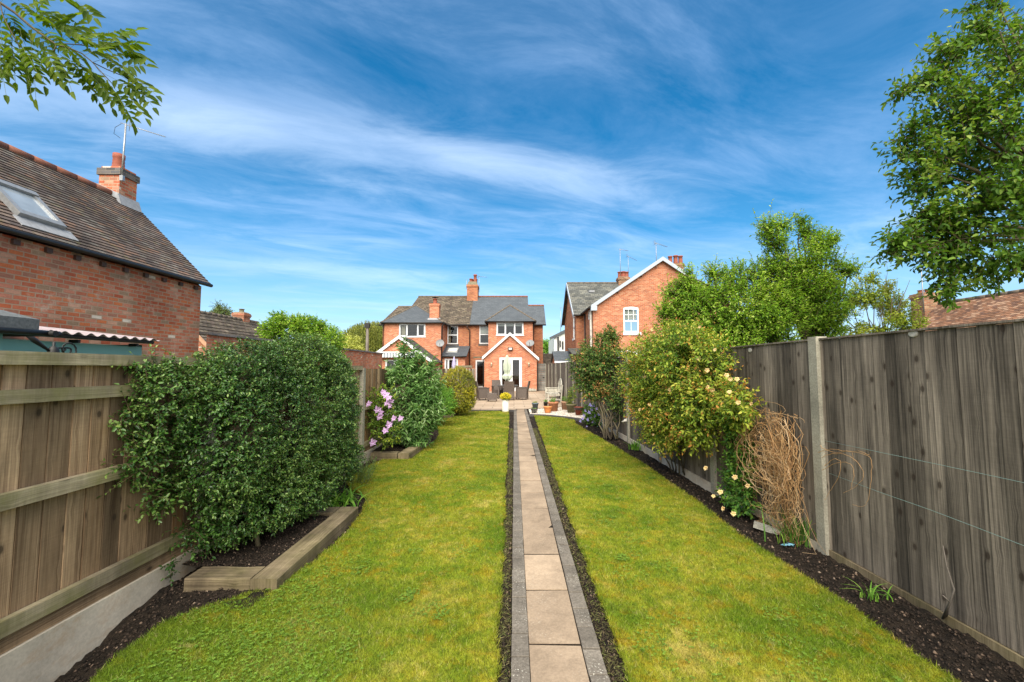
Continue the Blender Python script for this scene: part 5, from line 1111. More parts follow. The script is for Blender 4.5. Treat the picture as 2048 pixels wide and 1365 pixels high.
b.hexa([(CX1 + .004, CY0 - .05, fl(CX1, .0)), (CX1 + .12, CY0 - .05, fl(CX1 + .12, .03)), (CX1 + .12, CY1 + .05, fl(CX1 + .12, .03)), (CX1 + .004, CY1 + .05, fl(CX1, .0)),
        (CX1 + .004, CY0 - .05, fl(CX1, .17)), (CX1 + .03, CY0 - .05, fl(CX1, .17)), (CX1 + .03, CY1 + .05, fl(CX1, .17)), (CX1 + .004, CY1 + .05, fl(CX1, .17))])
b.hexa([(CX0, CY0 - .05, fl(CX0 + .2, .02)), (CX1 + .05, CY0 - .05, fl(CX1, .03)), (CX1 + .05, CY0 + .002, fl(CX1, .03)), (CX0, CY0 + .002, fl(CX0 + .2, .02)), (CX0, CY0 - .03, fl(CX0 + .2, .13)), (CX1 + .03, CY0 - .03, fl(CX1, .18)), (CX1 + .03, CY0 + .002, fl(CX1, .18)), (CX0, CY0 + .002, fl(CX0 + .2, .13))])
b.build('flashing', M['lead'], ch)
# roof light: four corners measured on the roof slope
nr = Vector((sn, 0, 1)).normalized(); p0 = Vector((EV.x, 0, EV.z))
br_, bl_, tr_ = [on_plane(x, y, p0, nr) for x, y in ((126, 463), (36, 437), (66, 396))]
ys0, ys1 = bl_.y - .02, br_.y; xs_b, xs_t = br_.x, tr_.x
b = MB(); pf = lambda x, y, e: Vector((x, y, EV.z + (EV.x - x) * sn)) + nr * e
def slab(bm_, x0, x1, y0, y1, e0, e1): bm_.hexa([pf(x0, y0, e0), pf(x1, y0, e0), pf(x1, y1, e0), pf(x0, y1, e0), pf(x0, y0, e1), pf(x1, y0, e1), pf(x1, y1, e1), pf(x0, y1, e1)])
f = .075
slab(b, xs_b, xs_b - f, ys0, ys1, .01, .10); slab(b, xs_t + f, xs_t, ys0, ys1, .01, .12); slab(b, xs_b - f, xs_t + f, ys0, ys0 + f, .01, .10); slab(b, xs_b - f, xs_t + f, ys1 - f, ys1, .01, .10)
sk = b.build('roof_window', M['grey_metal'], ob); b = MB(); q = [pf(xs_b - f, ys0 + f, .07), pf(xs_b - f, ys1 - f, .07), pf(xs_t + f, ys1 - f, .07), pf(xs_t + f, ys0 + f, .07)]; b.face(q)
M['skyglass'] = plain('skylight_glass', (0.25, 0.29, 0.33), 0.08, 0.2, 2, spec=1.0); b.build('pane', M['skyglass'], sk)
b = MB(); slab(b, xs_b + .16, xs_b, ys0 - .05, ys1 + .1, .012, .03); b.build('flashing', M['lead'], sk)
# aerial on its chimney
pb_ = A(243.5, 352, 9.5); zt_ = A(246, 248, 9.5).z
t_ = thing('tv_aerial', tuple(pb_), 'large tv aerial with long tilted boom on the left brick chimney', 'tv aerial'); b = MB(); b.tube([pb_ + Vector((0, 0, -.08)), Vector((pb_.x + .02, 9.5, zt_))], .018, 8); b.box((pb_.x - .03, 9.47, pb_.z - .12), (pb_.x + .05, 9.53, pb_.z)); b.build('mast', M['grey_metal'], t_)
q0, q1 = A(241, 246, 9.5), A(330, 274, 9.9); b = MB(); b.tube([q0, q1], .008, 6); d = (q1 - q0).normalized(); s_ = Vector((.25, .9, .25)).normalized()
for i in range(24): c = q0.lerp(q1, .12 + .88 * i / 23); w_ = .055 - .001 * i; b.tube([c - s_ * w_, c + s_ * w_], .0035, 4); b.tube([c - Vector((0, 0, .02)), c + Vector((0, 0, .02))], .003, 4)
for dz in (-.10, -.05, 0, .05, .10): c = q0.lerp(q1, .2) + Vector((0, 0, dz * .7)); b.tube([c - Vector((.10, -.1, 0)), c + Vector((.10, -.1, 0))], .005, 4)
b.build('antenna', M['grey_metal'], t_); b = MB(); b.tube([Vector((q0.x + .02, 9.5, zt_)), Vector((q0.x - .1, 9.48, zt_ - .1)), Vector((q0.x - .12, 9.48, zt_ - .25)), Vector((q0.x + .02, 9.5, zt_ - .35))], .005, 5); b.build('cable', M['black'], t_)
# ---------- teal lean-to against it, under corrugated sheets
tl = thing('lean_to_shed', (-6.4, 4, 0), 'teal painted lean-to with pink corrugated roof against the old brick wall', 'shed')
XT, YT1 = -5.45, 6.12
b = MB(); wall(b, FX(XT, -1), 0.5, YT1, -.3, 1.97); wall(b, FY(YT1), XB, XT, -.3, 2.0); wall(b, FY(0.5), XB, XT, -.3, 2.0); b.build('wall', M['teal'], tl)
ys = np.arange(0.45, YT1 + .12, .019); prof = 0.018 * np.sin(ys * 2 * math.pi / .152); x0, x1, z0, z1 = XT + .17, XB + .005, 2.075, 2.32
V = np.concatenate([np.stack([np.full(len(ys), x_), ys, z_ + prof], 1) for x_, z_ in ((x0, z0), (x1, z1), (x0, z0 - .006), (x1, z1 - .006))]); n = len(ys); i = np.arange(n - 1)
FF = np.concatenate([np.stack([i, i + 1, i + 1 + n, i + n], 1), np.stack([i + 2 * n, i + 2 * n + 1, i + 3 * n + 1, i + 3 * n], 1), np.stack([i, i + 1, i + 1 + 2 * n, i + 2 * n], 1)]); np_mesh('roof', V, FF, M['corrugated'], tl)
gutter(tl, (XT + .13, .45, 2.035), (XT + .13, YT1 + .03, 2.035), .024)
for y in (2.2, 3.3, 4.3, 5.1, 5.9): b = MB(); b.box((XT + .002, y, 1.965), (XT + .12, y + .03, 2.005)); b.build('gutter_bracket', M['black'], tl)
b = MB(); b.box((XB, 0.5, 2.33), (XB + .02, 5.5, 2.43)); b.build('flashing', M['lead'], tl)
# iron scroll bracket seen over the fence top
c = AX(108, 700, -5.0); t_ = thing('iron_bracket', tuple(c), 'black wrought iron scroll bracket with a small bell before the teal wall', 'bracket')
b = MB(); q = [AX(x, y, -5.0) for x, y in ((52, 668), (70, 682), (84, 692), (98, 702))]; b.tube(q, [.018, .028, .018, .012], 6); b.tube([AX(100, 697, -5.0), AX(135, 696, -5.0)], .01, 6)
cc = AX(136, 700, -5.0); b.tube([cc + Vector((0, math.cos(a_) * (.09 - a_ * .009), math.sin(a_) * (.09 - a_ * .009))) for a_ in np.linspace(-1, 8, 22)], .009, 5); b.tube([AX(125, 704, -5), AX(131, 699, -5)], .012, 6)
b.build('scroll', M['black'], t_); b = MB(); c = AX(107, 700, -5.0); b.lathe((c.x, c.y, c.z - .05), [(.055, 0), (.045, .05), (.03, .08), (.012, .09), (.015, .13), (0, .14)], 10); b.build('bell', M['black'], t_)
# ---------- felt-roofed garden shelter, near left
gz = thing('garden_shelter', (-5.2, 2.2, 0), 'corner of a grey felt hipped roof on a teal post at the left edge', 'shelter')
gx, gy, gz_ = -3.95, 3.46, 2.06; ap = (-5.3, 2.1, 2.62); q = [(-6.65, .75, gz_), (gx, .75, gz_), (gx, gy, gz_), (-6.65, gy, gz_)]
b = MB()
for i in range(4): b.face([q[i], q[(i + 1) % 4], ap]); b.face([q[i], q[(i + 1) % 4], (q[(i + 1) % 4][0], q[(i + 1) % 4][1], gz_ - .10), (q[i][0], q[i][1], gz_ - .10)])
b.face([(x, y, gz_ - .1) for x, y, z in q][::-1]); b.build('roof', M['felt'], gz)
gutter(gz, (gx + .04, .75, gz_ - .12), (gx + .04, gy + .12, gz_ - .115), .026); gutter(gz, (-6.65, gy + .04, gz_ - .115), (gx + .1, gy + .04, gz_ - .115), .026)
for x, y in ((gx - .14, gy - .22), (gx - .14, .95), (-6.5, gy - .2), (-6.5, .95)): b = MB(); b.box((x - .05, y - .05, -.3), (x + .05, y + .05, gz_ - .1)); b.build('post', M['teal'], gz)

# ---------- brick garden wall running away beyond the shrub, tiled house behind it
gw = thing('garden_wall', (-7.5, 16, 0), 'long high old brick garden wall behind the big round bush', 'wall')
b = MB(); wall(b, FX(-7.38, -1), 10.02, 23.5, -.3, 2.47); wall(b, FY(23.5), -7.6, -7.38, -.3, 2.47); b.build('wall', M['brick_old'], gw); b = MB(); b.hexa([(x, y, z) for z, e in ((2.472, .05), (2.54, .03)) for x, y in ((-7.65, 10.03), (-7.38 + e, 10.03), (-7.38 + e, 23.55), (-7.65, 23.55))]); b.build('coping', M['brick_dark'], gw)
th = thing('house', (-16, 23, 0), 'low house with brown tiled roof and one chimney, over the left brick wall', 'house')
def ridge_pt(x, y, X): return AX(x, y, X)
r0, r1 = Vector((-16, 19.5, 0)), AX(515, 645, -16); zr = A(440, 634, 23).z; zr = AX(460, 636, -16).z
e0x = -13.6; zsl = 1.0; ze_ = zr - (16 - 13.6) * zsl
roof(th, 'roof', M['tile_brown'], (e0x, 19.5, ze_), (e0x, r1.y, ze_), (-16, r1.y, zr), (-16, 19.5, zr), 0.28, 0.03); roof(th, 'roof', M['tile_brown'], (-18.4, 19.5, ze_), (-18.4, r1.y, ze_), (-16, r1.y, zr), (-16, 19.5, zr), .28, .03); ridge(th, [(-16, 19.5, zr), (-16, r1.y, zr)], M['ridge_dark'], .1)
b = MB(); wall(b, FY(19.7), -18.2, -13.8, -.3, ze_ + .15); poly_wall(b, FY(19.7), [(-18.2, ze_ + .15), (-13.8, ze_ + .15), (-16, zr - .1)]); wall(b, FX(-13.8, -1), 19.7, r1.y - .2, -.3, ze_ + .15); wall(b, FY(r1.y - .2), -18.2, -13.8, -.3, ze_ + .1); b.build('wall', M['brick_old'], th)
b = MB(); b.beam((-16, 19.47, zr - .1), (-13.6, 19.47, ze_ - .1), .05, .16); b.build('bargeboard', M['clay_pink'], th)
c = AX(483, 632, -16.2); chimney(th, c.x, c.y, zr - .5, AX(483, 627, -16.2).z, .66, .6, M['brick_old'], [(0, 0, .14, .22)], cone=.06, potmat='cement')

# ---------- the brick house with the big gable on the right
YG_ = 25.0; gh = thing('house', (8, 27, 0), 'tall orange brick house with a wide gable and sash window, behind the right fence', 'house')
g0 = A(1186, 613, YG_); ga = A(1325.5, 514.5, YG_ - .2); gx0 = g0.x; gax = ga.x; gx1 = 2 * gax - gx0; slg = (ga.z - A(1183, 611, YG_ - .2).z) / (gax - A(1183, 611, YG_ - .2).x)
zg = ga.z - (gax - gx0) * slg - .05
wv = (A(1247, 640, YG_).x, A(1277.3, 640, YG_).x, A(1260, 665, YG_).z, A(1260, 617, YG_).z)
b = MB(); wall(b, FY(YG_), gx0, gx1, -.3, zg, [wv]); poly_wall(b, FY(YG_), [(gx0, zg), (gx1, zg), (gax, ga.z - .12)]); b.build('gable_wall', M['brick_pale'], gh)
ws = (26.2, 26.75, A(1175, 640, 26.5).z, A(1175, 622, 26.5).z)
b = MB(); wall(b, FX(gx0), YG_, 36, -.3, zg, [ws]); b.build('side_wall', M['brick_red'], gh); b = MB(); wall(b, FX(gx1, -1), YG_, 36, -.3, zg); b.build('side_wall', M['brick_red'], gh)
window(gh, FX(gx0), *ws, fw=.08, name='small_window')
ww = wv[1] - wv[0]; mz = (wv[2] + wv[3]) / 2 - .05
fr = window(gh, FY(YG_), *wv, rows=[mz], fw=.075, set_=.03, name='sash_window', extra=[('blind', 'blind', wv[0] + .1, wv[1] - .1, mz + .1, wv[3] - .1)])
b = MB(FY(YG_))
for i in (1, 2): x = wv[0] + ww * i / 3; b.box((x - .014, .018, mz + .04), (x + .014, .04, wv[3] - .075))
b.box((wv[0] + .075, .017, (mz + wv[3]) / 2 - .014), (wv[1] - .075, .041, (mz + wv[3]) / 2 + .014)); b.box(((wv[0] + wv[1]) / 2 - .014, .018, wv[2] + .075), ((wv[0] + wv[1]) / 2 + .014, .04, mz - .04)); b.build('glazing_bars', M['white'], fr)
b = MB(FY(YG_)); b.box((wv[0] - .04, -.07, wv[2] - .17), (wv[1] + .12, .03, wv[2] - .003)); b.build('sill', M['white'], fr)
b = MB(FY(YG_)); n = 8; arc = [(wv[0] + ww * i / n, wv[3] + .07 * math.sin(math.pi * i / n)) for i in range(n + 1)]
for (xa, za_), (xb, zb_) in zip(arc, arc[1:]): b.hexa([(xa, -.012, wv[3] - .01), (xb, -.012, wv[3] - .01), (xb, .05, wv[3] - .01), (xa, .05, wv[3] - .01), (xa, -.012, za_ + .02), (xb, -.012, zb_ + .02), (xb, .05, zb_ + .02), (xa, .05, za_ + .02)])
b.build('arched_head', M['white'], fr)
xl, xr_ = gx0 - .14, gx1 + .14; zl_ = ga.z - (gax - xl) * slg
roof(gh, 'roof', M['slate_old'], (xl, YG_ - .2, zl_), (xl, 36, zl_), (gax, 36, ga.z), (gax, YG_ - .2, ga.z)); roof(gh, 'roof', M['slate_old'], (xr_, YG_ - .2, zl_), (xr_, 36, zl_), (gax, 36, ga.z), (gax, YG_ - .2, ga.z))
M['board_blue'] = plain('pale_grey_board', (0.36, 0.41, 0.47), .5, .06)
b = MB(); 
bargeboard(gh, FY(YG_ - .2), (xl, zl_ + .03), (gax, ga.z + .03), (xr_, zl_ + .03), .2, .03, 'board_blue')
b = MB(); b.box((xl - .02, YG_ - .24, zl_ - .30), (xl + .34, YG_ - .02, zl_ - .02)); b.build('kneeler', M['board_blue'], gh)
gutter(gh, (xl - .05, YG_ - .15, zl_ - .08), (xl - .05, 28.5, zl_ - .08), .07)
c = A(1181.5, 650, 25.3); downpipe(gh, [(gx0 - .08, 25.3, zl_ - .2), (gx0 - .08, 25.3, 0)], .075, 'pipe', 'soil_pipe'); downpipe(gh, [(gx0 - .06, 27.6, zl_ - .15), (gx0 - .06, 27.6, 0)], .045)
b = MB()
for x_, y_ in ((1234, 582), (1281, 550)): c = A(x_, y_, YG_ - .05); b.box((c.x - .06, YG_ - .2, c.z - .1), (c.x + .1, YG_, c.z + .02))
b.build('purlin_end', M['brown'], gh)
XW = 4.22; YW0, YW1, YWR = 28.4, 34.8, 31.6; zwe = A(1154, 627.5, YW0).z; zwr = A(1137, 567, YWR).z
sww = (29.15, 30.0, A(1154, 677, 29.5).z, A(1154, 632, 29.5).z)
b = MB(); wall(b, FX(XW), YW0, YW1, -.3, zwe, [sww]); poly_wall(b, FX(XW), [(YW0, zwe), (YW1, zwe), (YWR, zwr - .1)]); wall(b, FY(YW0), XW, gx0, -.3, zwe); b.build('wing_wall', M['brick_red'], gh)
window(gh, FX(XW), *sww, rows=[(sww[2] + sww[3]) / 2], sill=.14, fw=.09, name='sash_window')
roof(gh, 'wing_roof', M['slate_old'], (XW - .2, YW0 - .25, zwe - .1), (gax - 1.0, YW0 - .25, zwe - .1), (gax + .5, YWR, zwr), (XW - .2, YWR, zwr)); roof(gh, 'wing_roof', M['slate_old'], (XW - .2, YW1 + .25, zwe - .1), (gax - 1.0, YW1 + .25, zwe - .1), (gax + .5, YWR, zwr), (XW - .2, YWR, zwr))
ridge(gh, [(XW - .2, YWR, zwr + .02), (gax - .5, YWR, zwr + .02)], M['ridge_dark'], .08)
for yy, s_ in ((YW0 - .25, 1), (YW1 + .25, -1)):
    b = MB(); b.beam((XW - .23, yy, zwe - .2), (XW - .23, YWR, zwr - .1), .05, .24, up=(1, 0, 0) if False else (0, 0, 1)); b.build('bargeboard', M['board_blue'] if s_ > 0 else M['brown'], gh)
gutter(gh, (XW - .2, YW0 - .32, zwe - .15), (gx0 - .1, YW0 - .32, zwe - .15), .06)
b = MB(); c = A(1182, 586, 29.5); b.box((c.x - .18, 29.15, c.z - .02), (c.x + .18, 29.5, c.z + .12)); b.build('roof_vent', M['lead'], gh)
c = A(1246, 558, YWR); chimney(gh, c.x, YWR, zwr - .5, A(1246, 556, YWR).z, .82, .6, M['brick_brown'], [(-.24, 0, .16, .42), (.03, -.0, .16, .45), (.27, 0, .16, .42)], cone=.04)
c = A(1352, 540, 28.5); chimney(gh, c.x, 28.8, A(1350, 580, 28.5).z, A(1350, 529, 28.5).z, .85, 1.2, M['brick_brown'], [(-.42, -.4, .14, .5), (-.05, -.4, .15, .55), (.28, -.4, .15, .52)], cone=.04)
aerial(tuple(A(1241, 556, 31.4)), A(1241, 499, 31.4).z - A(1241, 556, 31.4).z + .06, (.75, .2, -.08), 5, 'tall mast aerial on the farther chimney of the gabled house, left one', w0=.5, r=.02, big=False)
aerial(tuple(A(1257, 556, 31.6)), A(1257, 513, 31.6).z - A(1257, 556, 31.6).z + .06, (.8, .2, -.33), 8, 'shorter tilted aerial on the farther chimney of the gabled house, right one', w0=.35, r=.016)
pa = A(1313, 536, YG_ - .1); aerial(tuple(pa), A(1312, 486, YG_).z - pa.z, (.85, .2, -.2), 9, 'aerial with two booms on the mast at the gable top', w0=.35, r=.018)
# little slate-roofed annexe and conservatory at its foot
an = thing('conservatory', (7, 22, 0), 'pale conservatory roof at the foot of the gabled house', 'conservatory'); c0, c1 = A(1236, 705, 21), A(1330, 705, 21)
b = MB(); b.box((c0.x, 21, -.3), (c1.x, 24.9, A(1250, 713, 21).z)); b.build('wall', M['cream'], an)
roof(an, 'roof', M['render'], (c0.x - .1, 20.9, A(1250, 713, 21).z), (c1.x, 20.9, A(1250, 713, 21).z), (c1.x, 24.9, A(1250, 701, 24.9).z), (c0.x - .1, 24.9, A(1250, 701, 24.9).z), .6, .02)
an = thing('annexe', (4, 26, 0), 'low annexe with grey slate roof beneath the tall brick side wall', 'annexe'); c0, c1 = A(1146, 705, 26.2), A(1178, 705, 26.2)
b = MB(); b.box((c0.x, 26.2, -.3), (gx0 - .1, 28.3, A(1160, 707, 26.2).z)); b.build('wall', M['brick_red'], an); roof(an, 'roof', M['slate_old'], (c0.x - .1, 26, A(1160, 707.5, 26).z), (gx0 - .1, 26, A(1160, 707.5, 26).z), (gx0 - .1, 28.3, A(1160, 697, 28.3).z), (c0.x - .1, 28.3, A(1160, 697, 28.3).z), .3, .02)

# ---------- barn-like building far right
bn = thing('barn', (22, 16, 0), 'long low building with rusty clay tile roof and square brick chimney over the right fence', 'building')
R0 = A(1878, 608, 20.0); R1y = 9.0; zr = R0.z; xr0 = R0.x; el = xr0 - 3.6; zel = zr - 3.6 * .9
roof(bn, 'roof', M['tile_rust'], (el, R1y, zel), (el, 20, zel), (xr0, 20, zr), (xr0, R1y, zr), .11, .014); roof(bn, 'roof', M['tile_rust'], (xr0 + 3.6, R1y, zel), (xr0 + 3.6, 20, zel), (xr0, 20, zr), (xr0, R1y, zr), .11, .014)
ridge(bn, [(xr0, R1y, zr), (xr0, 20, zr)], M['ridge_dark'], .09)
b = MB(); x0, x1 = el + .2, xr0 + 3.4
for Y_ in (R1y + .2, 19.8): wall(b, FY(Y_), x0, x1, -.3, zel + .1); poly_wall(b, FY(Y_), [(x0, zel + .1), (x1, zel + .1), (xr0, zr - .1)])
wall(b, FX(x0), R1y + .2, 19.8, -.3, zel + .1); wall(b, FX(x1, -1), R1y + .2, 19.8, -.3, zel + .1); b.build('wall', M['brick_red'], bn)
c0, c1 = A(1844, 600, 20.6), A(1881, 600, 20.6); zc = A(1860, 586, 20.6).z; chimney(bn, (c0.x + c1.x) / 2, 20.9, zel, zc, c1.x - c0.x - .1, .7, M['brick_brown'], [(-.2, 0, .13, .16), (.15, 0, .13, .2)], cone=.03)
aerial(tuple(A(1848, 625, 20.4)), A(1848, 536, 20.4).z - A(1848, 625, 20.4).z, (.4, .3, 0), 3, 'white mast aerial beside the square chimney at the far right', w0=.3, r=.022, big=False)

# ---------- telegraph pole
c = G(733, 800); c = A(733, 790, 34); t_ = thing('telegraph_pole', (c.x, 34, 0), 'weathered telegraph pole in front of the willow', 'telegraph pole')
b = MB(); b.tube([(c.x, 34, 0), (A(735, 646, 34).x, 34, A(735, 646, 34).z)], [.15, .11], 10); b.build('pole', M['pole'], t_); b = MB(); q = A(735, 648, 34); b.box((q.x - .2, 33.85, q.z - .35), (q.x + .2, 34.1, q.z + .05)); b.build('junction_box', M['black'], t_)

# ================================================================== TREES AND PLANTS
M['lf_big'] = leaf_mat('glossy_dark_leaf', [(0, (0.018, 0.056, 0.010)), (0.4, (0.040, 0.112, 0.018)), (0.7, (0.085, 0.185, 0.030)), (1, (0.20, 0.30, 0.07))], .22, .22, .8, gain=1.05)
M['lf_rose'] = leaf_mat('yellow_green_rose_leaf', [(0, (0.045, 0.11, 0.016)), (0.4, (0.13, 0.21, 0.022)), (0.75, (0.27, 0.30, 0.035)), (0.93, (0.36, 0.34, 0.06)), (1, (0.42, 0.20, 0.05))], .3)
M['lf_rose_dark'] = leaf_mat('green_rose_leaf', [(0, (0.02, 0.07, 0.012)), (0.5, (0.06, 0.14, 0.018)), (1, (0.15, 0.24, 0.03))], .25)
M['lf_apple'] = leaf_mat('apple_leaf', [(0, (0.045, 0.105, 0.010)), (0.5, (0.11, 0.205, 0.016)), (0.85, (0.20, 0.29, 0.03)), (1, (0.30, 0.36, 0.09))], .45, gain=1.75)
M['lf_pear'] = leaf_mat('pear_leaf', [(0, (0.034, 0.085, 0.010)), (0.5, (0.075, 0.155, 0.016)), (0.85, (0.135, 0.22, 0.025)), (1, (0.22, 0.28, 0.06))], .36, gain=1.25)
M['lf_shrub'] = leaf_mat('bronze_tipped_leaf', [(0, (0.03, 0.075, 0.018)), (0.5, (0.075, 0.14, 0.028)), (0.8, (0.14, 0.19, 0.04)), (1, (0.30, 0.14, 0.05))], .25)
M['lf_bud'] = leaf_mat('buddleia_leaf', [(0, (0.04, 0.10, 0.028)), (0.5, (0.085, 0.18, 0.045)), (0.85, (0.15, 0.26, 0.075)), (1, (0.27, 0.36, 0.18))], .25)
M['lf_gold'] = leaf_mat('golden_privet_leaf', [(0, (0.05, 0.09, 0.012)), (0.35, (0.15, 0.17, 0.014)), (0.7, (0.33, 0.29, 0.02)), (1, (0.50, 0.42, 0.03))], .2)
M['lf_bright'] = leaf_mat('bright_green_leaf', [(0, (0.06, 0.16, 0.02)), (0.6, (0.12, 0.26, 0.03)), (1, (0.22, 0.34, 0.06))], .3)
M['lf_ivy'] = leaf_mat('lime_ivy_leaf', [(0, (0.09, 0.15, 0.015)), (0.6, (0.19, 0.24, 0.02)), (1, (0.30, 0.32, 0.04))], .35)
M['lf_willow'] = leaf_mat('willow_leaf', [(0, (0.09, 0.12, 0.02)), (0.6, (0.19, 0.21, 0.035)), (1, (0.30, 0.30, 0.07))], .35)
M['lf_pale'] = leaf_mat('pale_yellow_leaf', [(0, (0.28, 0.32, 0.07)), (1, (0.50, 0.50, 0.16))], .3)
M['lf_birch'] = leaf_mat('birch_leaf', [(0, (0.06, 0.10, 0.03)), (1, (0.13, 0.18, 0.06))], .3)
M['lf_ash'] = leaf_mat('ash_leaflet', [(0, (0.045, 0.095, 0.007)), (0.6, (0.10, 0.165, 0.010)), (1, (0.18, 0.24, 0.016))], .55, gain=1.0)

# the big round evergreen bush
bb_ = thing('bush', (-2.45, 4.2, 0), 'big dense rounded dark green bush spilling over the left fence', 'bush')
LB = [(-2.42, 3.62, 1.08, .36, .46, .70), (-2.42, 4.25, 1.06, .48, .62, .86), (-2.36, 4.9, 1.10, .50, .68, .82), (-2.44, 5.45, 1.12, .41, .55, .78), (-2.64, 5.85, 1.0, .28, .40, .70), (-2.62, 3.2, 1.35, .20, .30, .38), (-2.42, 4.8, 1.74, .34, .55, .30), (-2.55, 4.2, 1.60, .42, .8, .32), (-2.5, 5.25, 1.62, .40, .65, .33), (-2.40, 4.4, .50, .34, .5, .32), (-2.2, 5.2, .55, .3, .5, .3), (-2.30, 4.0, .42, .26, .38, .28), (-2.2, 4.5, .42, .28, .4, .30), (-2.42, 3.7, .40, .2, .3, .25)]
clipf = lambda p: p[:, 2] > .02
foliage(bb_, LB, 21000, 9, .095, .0245, M['lf_big'], wr=.62, up=.12, spread=.9, rmin=.62, gap=.2, gs=7.0, twr=.0012, clip=clipf, tvar=.4, shape='ovate')
foliage(bb_, [(-2.66, 2.98, 1.32, .06, .22, .22), (-2.62, 3.0, 1.02, .08, .22, .18), (-2.63, 3.25, .72, .08, .25, .2), (-2.55, 3.5, .35, .12, .2, .22), (-2.67, 3.1, 1.66, .1, .25, .1)], 420, 9, .15, .030, M['lf_big'], wr=.62, up=.0, droop=.2, spread=.9, rmin=.2, shape='ovate', tvar=.4, name='side_shoots')
b = MB()
for i in range(9):
    t_ = random.random(); q = (-2.45 + random.uniform(-.12, .2), 4.1 + random.uniform(-.3, .5), 0); e = (-2.4 + random.uniform(-.35, .35), 4.5 + random.uniform(-1.0, 1.2), 1.4)
    b.tube(bend(q, e, 0, .08, 6), [.022 * (1 - .1 * j) for j in range(7)], 7)
b.build('stems', M['bark'], bb_)
# stray sprig by the first post and the weeds behind the sleepers
t_ = thing('sprig', (-2.6, 3.3, 0), 'small leafy sprig at the foot of the concrete gravel board', 'plant'); foliage(t_, [(-2.62, 3.30, .13, .03, .04, .10)], 14, 6, .07, .026, M['lf_big'], wr=.6, rmin=.1, shape='ovate')
def tuft(name, base, n, h, spread_, mat, label, cat, wd=.008, curl=.6, parent=None):
    """arching strap leaves"""
    t_ = parent or thing(name, tuple(base), label, cat); V = []; FF = []; TT = []
    for i in range(n):
        a_ = random.uniform(0, 6.283); L = h * random.uniform(.6, 1.2); o = Vector(base) + Vector((random.gauss(0, spread_ * .35), random.gauss(0, spread_ * .35), 0)); out = Vector((math.cos(a_), math.sin(a_), 0)); s_ = Vector((-out.y, out.x, 0)); w_ = wd * random.uniform(.7, 1.3); cu_ = curl * random.uniform(.4, 1.4); k0 = len(V); K = 5
        for j in range(K + 1):
            u = j / K; p = o + out * (L * cu_ * u * u) + Vector((0, 0, L * (u - cu_ * .55 * u * u))); ww = w_ * (1 - u ** 2) * .5 + .0006; V += [tuple(p - s_ * ww), tuple(p + s_ * ww)]; TT += [random.random()] * 2
        for j in range(K): FF.append((k0 + 2 * j, k0 + 2 * j + 1, k0 + 2 * j + 3, k0 + 2 * j + 2))
    np_mesh('blades', V, FF, mat, t_, tint=TT); return t_
p = G(675, 1000); tuft('leafy_clump', (-2.2, 5.15, 0), 150, .26, .5, M['lf_bright'], 'clump of broad bright green strap leaves behind the sleeper corner', 'plant', .022, 1.0)
tuft('grass_clump', tuple(G(1600, 1085, .02)), 130, .36, .25, M['lf_rose_dark'], 'clump of dark green grass under the tangle of dead stems', 'grass clump', .009, .6)
tuft('weed', (2.52, 3.1, .03), 22, .14, .12, M['lf_bright'], 'small tuft of light green blades on the soil by the near right fence', 'weed', .008, .8)
tuft('weed', tuple(G(1270, 900)), 40, .25, .14, M['lf_bright'], 'bright green weed growing at the base of the right fence beyond the yellow rose', 'weed', .02, .5)
t_ = thing('lavender', (-2.35, 6.3, 0), 'thin grey-green lavender stems standing beyond the big bush', 'plant')
n = 60; P0_ = np.stack([rng.normal(-2.3, .10, n), rng.normal(6.25, .13, n), np.zeros(n)], 1); Q0 = P0_ + np.stack([rng.normal(.06, .08, n), rng.normal(0, .08, n), .18 + .2 * rng.random(n)], 1); prisms('stems', P0_, Q0, .003, .002, M['stem_green'], t_)
pp = np.concatenate([P0_ + (Q0 - P0_) * u for u in np.linspace(.2, 1, 9)]); leaves('foliage', pp, rdir(len(pp)) * .6 + np.array([0, 0, .8]), rdir(len(pp)), .03, .008, M['lf_bud'], t_)
# seedling and dead stick near the right fence
t_ = thing('seedling', (2.52, 2.95, .03), 'small green seedling with lobed leaves in the soil near the right fence', 'plant')
c = G(1845, 1185, .05); t_.location = c; ORG[t_.name] = c.copy(); b = MB(); tips = []
for i in range(4): e = c + Vector((random.uniform(-.10, .10), random.uniform(-.08, .08), random.uniform(.06, .15))); b.tube(bend(c, e, .05, .05, 3), .0022, 5); tips.append(e)
b.build('stems', M['stem_red'], t_); pp = np.array([tuple(e + Vector((random.gauss(0, .02), random.gauss(0, .02), random.gauss(0, .01)))) for e in tips for _ in range(5)]); leaves('foliage', pp, rng.normal(size=(len(pp), 3)) * np.array([1, 1, .25]), np.tile([[0., 0, 1]], (len(pp), 1)) + rng.normal(size=(len(pp), 3)) * .2, .045, .03, M['lf_bright'], t_, shape='ovate')
q = [G(1885, 1240, .03), AX(1900, 1205, 2.6), AX(1908, 1180, 2.62), AX(1893, 1130, 2.62), AX(1886, 1092, 2.6)]; b = MB(); b.tube(q, [.009, .007, .005, .004, .002], 7); b.tube([q[1], q[1] + Vector((-.04, 0, .04))], .004, 5); b.tube([q[0] + Vector((.02, 0, 0)), q[1] + Vector((.02, .02, -.02))], .005, 5)
tag(b.build('dead_stick', M['pole'], org=tuple(q[0])), 'bare crooked dead stick standing in the soil against the near right fence', 'stick')
q = G(1573, 1092, .02); b = MB()
for i in range(3): b.face([q + Vector((-.05 + .03 * i, 0.01, .005 + .01 * i)), q + Vector((-.02 + .03 * i, -.03, .012)), q + Vector((.01 + .03 * i, -.01, .018)), q + Vector((-.015 + .03 * i, .035, .004))])
